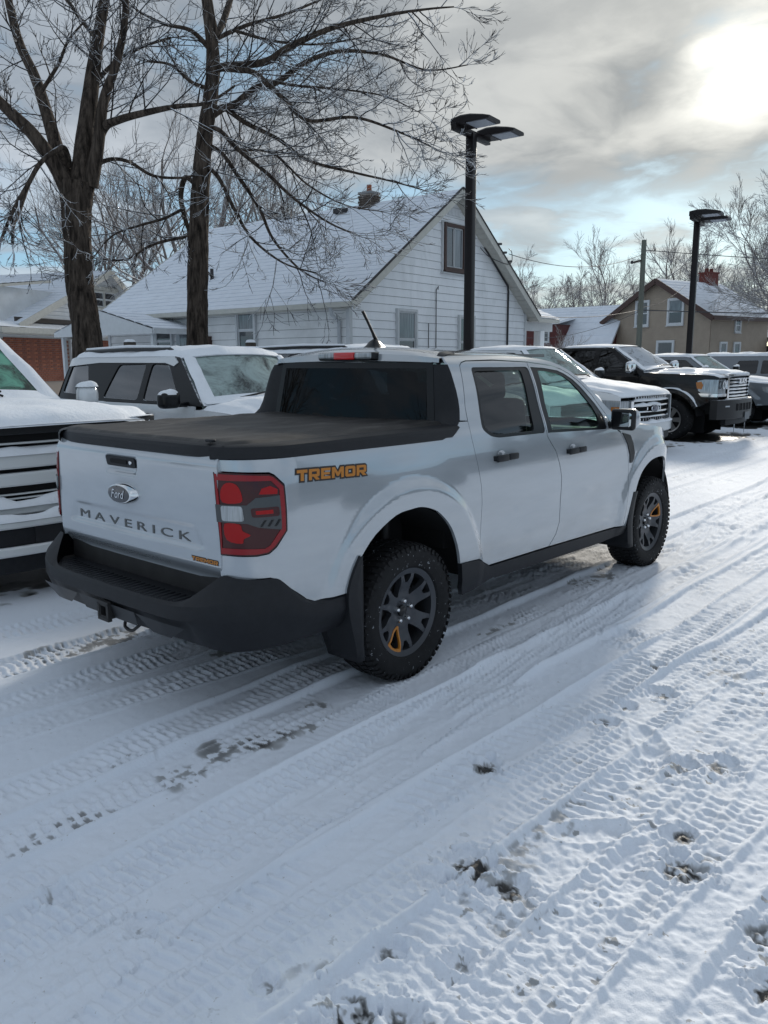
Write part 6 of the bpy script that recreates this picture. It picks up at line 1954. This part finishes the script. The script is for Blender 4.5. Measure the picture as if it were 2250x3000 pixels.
def lamp_post(loc, H, label, rz=0., w=.15, k=1.):
    T = empty('lamp_post', loc, rz, label, 'lamp post', 'twin-head lamp posts between the parked trucks')
    box('pole', (0, 0, H / 2), (w, w, H), POLEB, T, .012)
    box('base_plate', (0, 0, .03), (.34, .34, .06), POLEB, T, .01)
    lathe('footing', [(.30, -.1), (.30, .0), (.28, .02), (0, .02)], mat('concrete', (.2, .2, .2), .9), T, 20, 'z')
    box('cross_arm', (0, 0, H - .02), (1.34 * k, .11 * k, .12 * k), POLEB, T, .012)
    for sx in (-.42, .56):
        hd = empty('lamp_head', (sx * k, -.02, H + .02)); hd.parent = T; hd.scale = (k, k, k)
        # wedge: thick at the arm, thin at the nose, top slightly arched
        st = [(.10, .12, .42), (-.10, .145, .47), (-.30, .135, .48), (-.55, .09, .47), (-.68, .055, .45)]
        V = []; F = []
        for (y, h, ww) in st:
            V += [(-ww / 2, y, 0), (ww / 2, y, 0), (ww / 2, y, h * .8), (ww / 2 - .03, y, h), (-ww / 2 + .03, y, h), (-ww / 2, y, h * .8)]
        for i in range(len(st) - 1):
            for j in range(6): F.append((i * 6 + j, i * 6 + (j + 1) % 6, (i + 1) * 6 + (j + 1) % 6, (i + 1) * 6 + j))
        F += [tuple(range(6))[::-1], tuple(len(V) - 6 + j for j in range(6))]
        hs = mk('housing', V, F, POLEB, hd, ang=30)
        box('lens_panel', (0, -.40, -.004), (.39, .40, .012), LEDM, hd)
        box('lens_rim', (0, -.205, -.010), (.44, .018, .02), POLEB, hd)
    return T
lamp_post((12.03, 7.2, 0), 6.42, 'taller dark lamp post rising in front of the white gable', R_(6), .18, 1.15)
lamp_post((19.3, 4.95, 0), 5.28, 'dark lamp post in front of the tan house, past the black pickup', R_(8))

WOOD = mat('weathered_wood', (.055, .045, .036), .85, var=.35, vscale=12, bump=.3, bscale=60, stretch=(1, 1, .15))
for (x, y, h, r, lab) in ((4.78, 9.30, 2.0, .085, 'short square wooden post by the side door canopy'), (6.2, 7.75, 1.98, .075, 'short wooden post in front of the long side wall of the white house')):
    t = empty('wooden_post', (x, y, 0), 0, lab, 'post', 'wooden posts behind the parked SUVs')
    box('post', (0, 0, h / 2), (r * 2, r * 2, h), WOOD, t, .03)
    grid('post_snow', lambda u, v: (u * r, v * r, h - .01 + .05 * (1 - u ** 4) ** .5 * (1 - v ** 4) ** .5), list(np.linspace(-1, 1, 7)), list(np.linspace(-1, 1, 7)), SNOW, t)
UP = empty('utility_pole', (30.6, 11.35, 0), 0, 'grey-green wooden utility pole standing before the tan house', 'utility pole')
tube('pole', [(0, 0, 0), (0, 0, 6.55)], [.13, .10], mat('treated_wood', (.12, .13, .11), .85, var=.25, vscale=6, stretch=(1, 1, .1)), UP, 12)
tube('bracket', [(0, 0, 5.75), (-.42, .30, 5.62)], .04, WOOD, UP, 8)
lathe('insulator', [(.05, 0), (.07, .05), (.04, .13), (0, .14)], CONDUIT, UP, 10, 'z', c=(-.42, .30, 5.58))
WIRE = mat('cable', (.03, .03, .034), .6)
def wire(a, b, sag, lab, r=.011, n=24):
    P = [np.array(a) + (np.array(b) - np.array(a)) * t - np.array((0, 0, sag * 4 * t * (1 - t))) for t in np.linspace(0, 1, n)]
    o = tube('wire', P, r, WIRE, None, 5)
    tag(o, lab, 'wire', 'overhead wires around the utility pole')
wire((30.6, 11.35, 6.15), (58, -6, 6.9), .5, 'wire from the pole top towards the right edge', .016)
wire((30.6, 11.35, 6.0), (17.95, 9.95, 4.72), .45, 'service wire from the pole to the white gable rake')
wire((30.6, 11.35, 3.7), (58, -4, 4.6), .35, 'lower cable from the pole across the tan house', .022)
wire((30.6, 11.35, 3.66), (41.0, 24.0, 3.1), .5, 'cable from the pole over the red house roof')
wire((30.6, 11.35, 3.8), (45.5, 15.2, 5.9), .25, 'thin wire from the pole up to the tan gable')
wire((30.6, 11.35, 3.72), (18.0, 10.9, 3.2), .3, 'low cable from the pole to the porch wing')
# ------------------------------------------------------------------ bare winter trees
BARK = mat('dark_bark', (.066, .052, .042), .92, spec=.15, var=.85, vscale=15, bump=1.0, bscale=22, stretch=(1, 1, .14), snow=(.70, .95, 8.))
for _n in BARK.node_tree.nodes:
    if _n.type == 'BUMP': _n.inputs['Distance'].default_value = .07
TWIG = mat('snowy_twig', (.024, .020, .019), .85, spec=.2, snow=(.05, .60, 9.))
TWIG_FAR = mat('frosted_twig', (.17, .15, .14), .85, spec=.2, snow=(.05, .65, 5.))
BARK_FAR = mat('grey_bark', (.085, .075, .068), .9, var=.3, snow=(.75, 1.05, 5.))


def at(u, v, D):
    """point seen at photograph pixel (u, v) at depth D"""
    d = np.array(fw) + np.array(rt2) * (u - 1125) / 2346.19 - np.array(up2) * (v - 1500) / 2346.19
    return CAMP + d * D


class Tree:
    def __init__(s, seed):
        s.r = np.random.default_rng(seed)
        s.V = []; s.F = []; s.n = 0; s.minr = .0036
    def add(s, P, rad, n):
        V, F = tube_vf(P, rad, n, cap=False, base=s.n)
        s.V.append(V); s.F += F; s.n += len(V)
    def grow(s, p, d, L, r, lev, maxlev, drop=0., up=.10, nchild=(4, 6), ang=(30, 62), wob=.22, seg=6):
        R = s.r
        d = np.array(d, float); d /= np.linalg.norm(d)
        P = [np.array(p, float)]
        st = L / seg
        for k in range(seg):
            w = R.normal(0, wob, 3) * (.7 + .6 * k / seg)
            d = d + w + np.array((0, 0, up * (k / seg) - drop * (1 - k / seg) * .6))
            d /= np.linalg.norm(d)
            P.append(P[-1] + d * st)
        P = np.array(P)
        rad = np.linspace(max(r, s.minr * 1.2), max(r * .38, s.minr), seg + 1)
        s.add(P, rad, 5 if lev <= 1 else (4 if lev == 2 else 3))
        if lev < maxlev:
            k = R.integers(*nchild)
            ts = np.sort(R.uniform(.22, .97, k))
            for t in ts:
                s.child(P, rad, t, L, r, lev, maxlev, drop, up, nchild, ang, wob)
            s.child(P, rad, .995, L * .8, r, lev, maxlev, drop, up, nchild, (8, 30), wob)
    def child(s, P, rad, t, L, r, lev, maxlev, drop, up, nchild, ang, wob, fac=None):
        R = s.r
        f = t * (len(P) - 1); i = min(int(f), len(P) - 2)
        p = P[i] + (P[i + 1] - P[i]) * (f - i)
        d = P[i + 1] - P[i]; d /= np.linalg.norm(d)
        a = R_(R.uniform(*ang))
        q = np.cross(d, R.normal(0, 1, 3)); q /= np.linalg.norm(q) + 1e-9
        nd = d * math.cos(a) + q * math.sin(a)
        l2 = L * R.uniform(.36, .62) * (1.08 - .35 * t)
        r2 = min(np.interp(f, range(len(rad)), rad) * .62, r * .6)
        r2 = max(r2, .006 if lev > 1 else 0)
        s.grow(p, nd, max(l2, .12), max(r2, .0044), lev + 1, maxlev, drop, up, nchild, ang, wob, 5 if lev < 2 else 4)
    def done(s, name, m, parent):
        V = np.concatenate(s.V).astype(np.float32)
        F = np.array(s.F, np.int32)
        me = bpy.data.meshes.new(name)
        me.vertices.add(len(V)); me.vertices.foreach_set('co', V.ravel())
        me.loops.add(F.size); me.loops.foreach_set('vertex_index', F.ravel())
        me.polygons.add(len(F)); me.polygons.foreach_set('loop_start', (np.arange(len(F)) * 4).astype(np.int32))
        me.polygons.foreach_set('use_smooth', np.ones(len(F), bool))
        me.update(calc_edges=True)
        return link(name, me, parent, m)


def bark_tube(name, P, rad, parent, n=20, rough=.06, base=None):
    P = np.array(spline([tuple(p) for p in P], 18 if n > 20 else 8))
    rad = np.interp(np.linspace(0, 1, len(P)), np.linspace(0, 1, len(rad)), rad)
    V, F = tube_vf(P, rad, n)
    c = np.repeat(P, n, 0)
    V = np.array(V)
    dv = V - c
    ln = np.linalg.norm(dv, axis=1)
    k = np.tile(np.arange(n), len(P)); zz = np.repeat(np.arange(len(P)), n)
    w = 1 + rough * (1.2 * SN(k * 1.7 + .3, zz * .23) + 1.1 * SN(k * .6, zz * .55 + 8))
    if n > 20:
        hz_ = np.repeat(P[:, 2], n)
        rid = np.abs(SN(k * .55 * 56 / n + .4 * SN(k * .3, hz_ * 2.2) * 4, hz_ * 1.5 + 3.)) + .6 * np.abs(SN(k * 1.1 * 56 / n, hz_ * 4.))
        w = w + .20 * (rid - .25)
    V = c + dv * w[:, None]
    return mk(name, V, F, BARK, parent, ang=70)


def big_tree(label, D, trunk, limbs, seed, dens=1.0):
    """trunk and limbs as polylines of (pixel x, pixel y, width in pixels[, depth offset])"""
    b = at(trunk[0][0], trunk[0][1], D)
    T = empty('bare_tree', (b[0], b[1], 0), 0, label, 'tree')
    o = np.array((b[0], b[1], 0))
    def pts(pl, dd=(0, 0)):
        out = []; rad = []
        for i, q in enumerate(pl):
            t = i / max(1, len(pl) - 1)
            dp = D + dd[0] + (dd[1] - dd[0]) * t
            out.append(at(q[0], q[1], dp) - o); rad.append(q[2] * dp / 2346.19 / 2 * (.80 if dd[1] else .94))
        return out, rad
    P, rad = pts(trunk)
    P = [np.array((P[0][0], P[0][1], -.05)), np.array((P[0][0] * .9 + P[1][0] * .1, P[0][1], .5))] + P
    rad = [rad[0] * 1.35, rad[0] * 1.08] + rad
    bark_tube('trunk', P, rad, T, 64)
    tr = Tree(seed)
    R = tr.r
    for lm in limbs:
        dd = (0, lm[0])
        P, rad = pts(lm[1], dd)
        bark_tube('limb', P, rad, T, 12, .04)
        S = np.array(spline([tuple(p) for p in P], 6))
        rr_ = np.interp(np.linspace(0, 1, len(S)), np.linspace(0, 1, len(rad)), rad)
        ln = np.linalg.norm(np.diff(S, axis=0), axis=1).sum()
        n = int(max(6, ln * 4.8 * dens))
        for t in np.sort(R.uniform(.12, 1., n)):
            tr.child(S, rr_, t, R.uniform(1.7, 3.2) if ln > 2 else 1.3, .026, 0, 3, .06, .16, (3, 6), (25, 65), .13)
        tr.child(S, rr_, .99, 2.2, rr_[-1] * .9, 0, 3, .0, .1, (4, 6), (5, 20), .12)
        tr.child(S, rr_, .99, 1.8, rr_[-1] * .9, 0, 3, .0, .1, (3, 5), (15, 35), .12)
    tw = tr.done('twigs', TWIG, T); tw['kind'] = 'stuff'
    return T


big_tree('stout bare tree with dark forked trunk on the left, behind the white SUV', 14.6,
         [(262, 1120, 92), (256, 988, 86), (240, 880, 84), (232, 825, 82), (227, 700, 80), (224, 610, 90), (226, 545, 104)],
         [(-.9, [(200, 560, 62), (165, 490, 56), (100, 398, 48), (36, 334, 42), (-40, 262, 34)]), (.9, [(205, 540, 58), (172, 452, 50), (127, 298, 42), (99, 217, 36), (54, 118, 32), (20, -20, 26)]),
          (.2, [(232, 560, 84), (242, 480, 74), (252, 380, 64), (271, 226, 52), (286, 120, 42), (310, -20, 34)]), (-.7, [(262, 545, 62), (285, 440, 46), (303, 298, 36), (334, 208, 30), (362, 90, 24), (370, -30, 20)]),
          (-1.2, [(282, 440, 34), (305, 375, 32), (343, 353, 28), (425, 330, 24), (515, 312, 18), (610, 300, 12), (690, 250, 7)]), (.9, [(285, 480, 18), (330, 466, 14), (380, 475, 13), (450, 515, 11), (540, 520, 9), (585, 505, 6)]),
          (-1.3, [(205, 490, 24), (190, 436, 20), (165, 440, 18), (118, 478, 17), (81, 542, 16), (40, 615, 14), (2, 705, 10)]), (-1.1, [(85, 540, 10), (60, 610, 13), (40, 660, 12), (36, 715, 10)]),
          (1.2, [(262, 260, 20), (330, 190, 15), (410, 140, 12), (500, 110, 8)]), (-1.3, [(120, 270, 16), (170, 190, 12), (200, 120, 9), (250, 60, 6)]), (1.0, [(290, 120, 22), (240, 60, 16), (190, -10, 14)])], 21, .80)
big_tree('slim bare tree with straight dark trunk in front of the white house roof', 15.6,
         [(580, 1030, 66), (578, 900, 63), (580, 760, 62), (583, 640, 58), (588, 540, 54), (600, 400, 48), (615, 300, 44), (624, 200, 42), (620, 110, 38), (602, -30, 32)],
         [(-.8, [(640, 200, 30), (664, 194, 28), (777, 181, 26), (850, 136, 24), (976, 81, 18), (1130, 45, 13), (1248, 27, 8), (1330, 20, 5)]),
          (.8, [(612, 345, 30), (650, 318, 28), (687, 307, 26), (750, 258, 24), (813, 240, 21), (900, 180, 18), (1000, 150, 14), (1120, 160, 10), (1250, 205, 6), (1370, 190, 4)]),
          (-1.4, [(640, 200, 22), (700, 205, 22), (750, 217, 20), (841, 298, 16), (904, 353, 14), (1040, 344, 11), (1175, 389, 8), (1290, 443, 4)]),
          (1.1, [(612, 335, 22), (651, 316, 18), (723, 362, 17), (814, 407, 14), (904, 470, 12), (1040, 506, 9), (1157, 533, 7), (1250, 560, 4)]),
          (-1.2, [(605, 380, 22), (640, 380, 18), (700, 440, 16), (780, 506, 14), (860, 580, 11), (960, 650, 8), (1050, 690, 5)]),
          (.5, [(600, 420, 18), (650, 450, 16), (700, 520, 15), (760, 610, 13), (800, 700, 10), (880, 790, 7), (960, 830, 4)]),
          (-.9, [(595, 480, 16), (640, 520, 15), (690, 620, 13), (740, 700, 10), (830, 770, 7), (930, 800, 4)]),
          (.9, [(588, 560, 14), (545, 520, 20), (530, 580, 18), (545, 650, 16), (565, 700, 14)]), (-1.0, [(540, 610, 12), (480, 640, 11), (410, 660, 9), (330, 690, 7), (270, 760, 4)]),
          (-.6, [(575, 690, 12), (510, 700, 12), (440, 720, 10), (370, 760, 7), (300, 760, 5)]), (.8, [(630, 110, 26), (655, 60, 24), (680, -20, 20)]), (-1.0, [(620, 150, 20), (560, 90, 15), (480, 70, 11), (400, 30, 8)]),
          (1.2, [(620, 120, 18), (720, 75, 14), (840, 40, 10), (960, -10, 7)]), (-.4, [(615, 260, 16), (560, 240, 13), (500, 190, 10), (430, 180, 7)]), (.6, [(690, 90, 12), (800, 120, 10), (930, 130, 7), (1060, 110, 5)]),
          (-1.5, [(760, 230, 12), (860, 250, 10), (980, 260, 8), (1120, 280, 5), (1230, 330, 3)]), (.2, [(700, 440, 10), (800, 450, 9), (900, 540, 7), (1010, 600, 5), (1120, 620, 3)])], 33, 1.0)


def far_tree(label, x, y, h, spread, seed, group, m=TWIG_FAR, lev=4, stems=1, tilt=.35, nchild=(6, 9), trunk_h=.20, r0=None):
    T = empty('bare_tree', (x, y, 0), 0, label, 'tree', group)
    R = np.random.default_rng(seed)
    r = r0 or h * .015
    th = h * trunk_h
    P = [(0, 0, -.1), (R.normal(0, .05) * h * .1, 0, th * .5), (R.normal(0, .05) * h * .2, R.normal(0, .03) * h * .2, th)]
    V, F = tube_vf(P, [r * 1.25, r, r * .95], 10)
    mk('trunk', V, F, BARK_FAR, T, ang=70)
    tr = Tree(seed)
    tr.minr = .0070 if x > 40 else .0045
    n = 6 + stems
    for k in range(n):
        a = 2 * math.pi * k / n + R.uniform(-.4, .4)
        e = R.uniform(tilt * .5, tilt * 1.6)
        d = np.array((math.cos(a) * e * spread, math.sin(a) * e * spread, 1.))
        tr.grow(np.array(P[-1]) - np.array((0, 0, R.uniform(0, .35) * th)), d, (h - th) * R.uniform(.55, .78), r * R.uniform(.45, .66), 1, lev, 0., .10, nchild, (20, 50), .15, 8)
    tw = tr.done('crown', m, T)
    return T
GB = 'bare trees behind the white house'
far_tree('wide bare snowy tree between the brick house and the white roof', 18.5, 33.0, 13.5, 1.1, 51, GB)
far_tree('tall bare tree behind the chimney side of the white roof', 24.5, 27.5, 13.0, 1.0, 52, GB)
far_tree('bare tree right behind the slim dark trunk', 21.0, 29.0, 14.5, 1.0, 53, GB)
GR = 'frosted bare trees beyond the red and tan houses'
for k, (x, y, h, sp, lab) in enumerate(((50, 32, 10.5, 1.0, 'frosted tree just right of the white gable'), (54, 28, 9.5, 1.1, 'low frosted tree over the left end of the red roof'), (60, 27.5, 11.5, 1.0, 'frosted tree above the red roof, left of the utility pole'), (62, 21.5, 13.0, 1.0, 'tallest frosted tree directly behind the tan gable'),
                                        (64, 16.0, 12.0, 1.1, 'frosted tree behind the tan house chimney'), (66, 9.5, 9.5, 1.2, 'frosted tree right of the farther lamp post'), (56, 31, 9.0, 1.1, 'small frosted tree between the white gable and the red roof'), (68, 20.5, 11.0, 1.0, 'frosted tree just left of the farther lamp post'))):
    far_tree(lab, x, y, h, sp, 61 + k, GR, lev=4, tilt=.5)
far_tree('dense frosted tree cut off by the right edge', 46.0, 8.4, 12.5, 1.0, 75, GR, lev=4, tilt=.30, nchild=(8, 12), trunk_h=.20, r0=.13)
for k, (x, y, h, lab) in enumerate(((30.5, 15.0, 3.2, 'small bare sapling right beside the porch post'), (29.0, 15.5, 2.6, 'small bare sapling left of the porch post'), (33.5, 15.2, 2.4, 'thin bare shrub before the red roof'))):
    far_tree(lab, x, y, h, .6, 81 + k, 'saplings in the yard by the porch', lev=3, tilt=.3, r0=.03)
# ------------------------------------------------------------------ across the lane: what the paint and the glass mirror
def spruce(x, y, h, r, seed, lab):
    T = empty('spruce_tree', (x, y, 0), 0, lab, 'tree', 'spruces across the lane')
    V, F = tube_vf([(0, 0, -.1), (0, 0, h * .5), (0, 0, h)], [h * .02, h * .013, .01], 8)
    mk('trunk', V, F, BARK_FAR, T)
    R = np.random.default_rng(seed)
    V = []; F = []
    for k in range(520):
        t = R.uniform(.06, 1) ** .8
        z = h * t; a = R.uniform(0, 2 * math.pi); L = r * (1 - t) ** .85 * R.uniform(.75, 1.1) + .12
        w = L * .20 + .05
        c, s = math.cos(a), math.sin(a)
        b = len(V)
        for (q, ww, dz) in ((0, .04, 0), (.5, w, -.10 * L), (1., .03, -.32 * L)):
            V += [(c * L * q - s * ww, s * L * q + c * ww, z + dz), (c * L * q, s * L * q, z + dz + ww * .5), (c * L * q + s * ww, s * L * q - c * ww, z + dz)]
        F += [(b, b + 3, b + 4, b + 1), (b + 1, b + 4, b + 5, b + 2), (b + 3, b + 6, b + 7, b + 4), (b + 4, b + 7, b + 8, b + 5)]
    mk('crown', V, F, mat('spruce_needles', (.018, .030, .020), .9, var=.4, vscale=3, snow=(.85, 1.2, 2.)), T, smooth=False)
for k, (x, y, h, lab) in enumerate(((27, -15.5, 7.5, 'spruce across the lane, nearest the road end'), (33, -21, 8.5, 'taller spruce beside the added building across the lane'), (44, -22, 9.5, 'far spruce at the end of the lane'), (16, -19, 8, 'spruce at the corner of the added building across the lane'))):
    spruce(x, y, h, h * .27, 91 + k, lab)
SB = empty('added_shop_block', (34, -22, 0), R_(4), 'long low grey building added out of view across the lane for dark paint reflections', 'building')  # unseen building added to put a dark band into the paint reflections
box('wall', (-4, -4, 2.1), (46, 8, 4.2), mat('added_shop_block_wall', (.20, .20, .20), .8, var=.1), SB)
box('roof_edge', (-4, -4, 4.35), (46.6, 8.6, .3), TRIMB, SB)
for k in range(2): box('window', (-11 + 14 * k, .03, 2.2), (12.5, .08, 1.2), PANE, SB)
HB = empty('added_garage_block', (-24, 20, 0), R_(40), 'dark brown building added out of view behind the lot for the tailgate reflection', 'building')  # unseen building added so that the tailgate has something to mirror
box('wall', (0, 0, 1.6), (12, 8, 3.2), mat('added_garage_block_wall', (.10, .075, .06), .85), HB)
slope(HB, 'roof', (-6.4, -4.4, 3.1), (6.4, -4.4, 3.1), (6.4, 0, 5.0), (-6.4, 0, 5.0), ROOFSN, 6, TRIMB)
slope(HB, 'roof', (6.4, 4.4, 3.1), (-6.4, 4.4, 3.1), (-6.4, 0, 5.0), (6.4, 0, 5.0), ROOFSN, 6, TRIMB)
box('added_garage_block_door', (-2, -4.03, 1.2), (3.2, .08, 2.4), TRIMG, HB); box('added_garage_block_door', (3, -4.03, 1.2), (3.2, .08, 2.4), TRIMG, HB)
far_tree('bare tree added out of view behind the brown building', -17, 27, 12, 1.1, 97, 'trees added out of view for the tailgate reflection', lev=3)  # both trees here are added, out of view, for the tailgate to reflect
far_tree('bare tree added out of view beside the brown building', -31, 16, 11, 1.1, 98, 'trees added out of view for the tailgate reflection', lev=3)
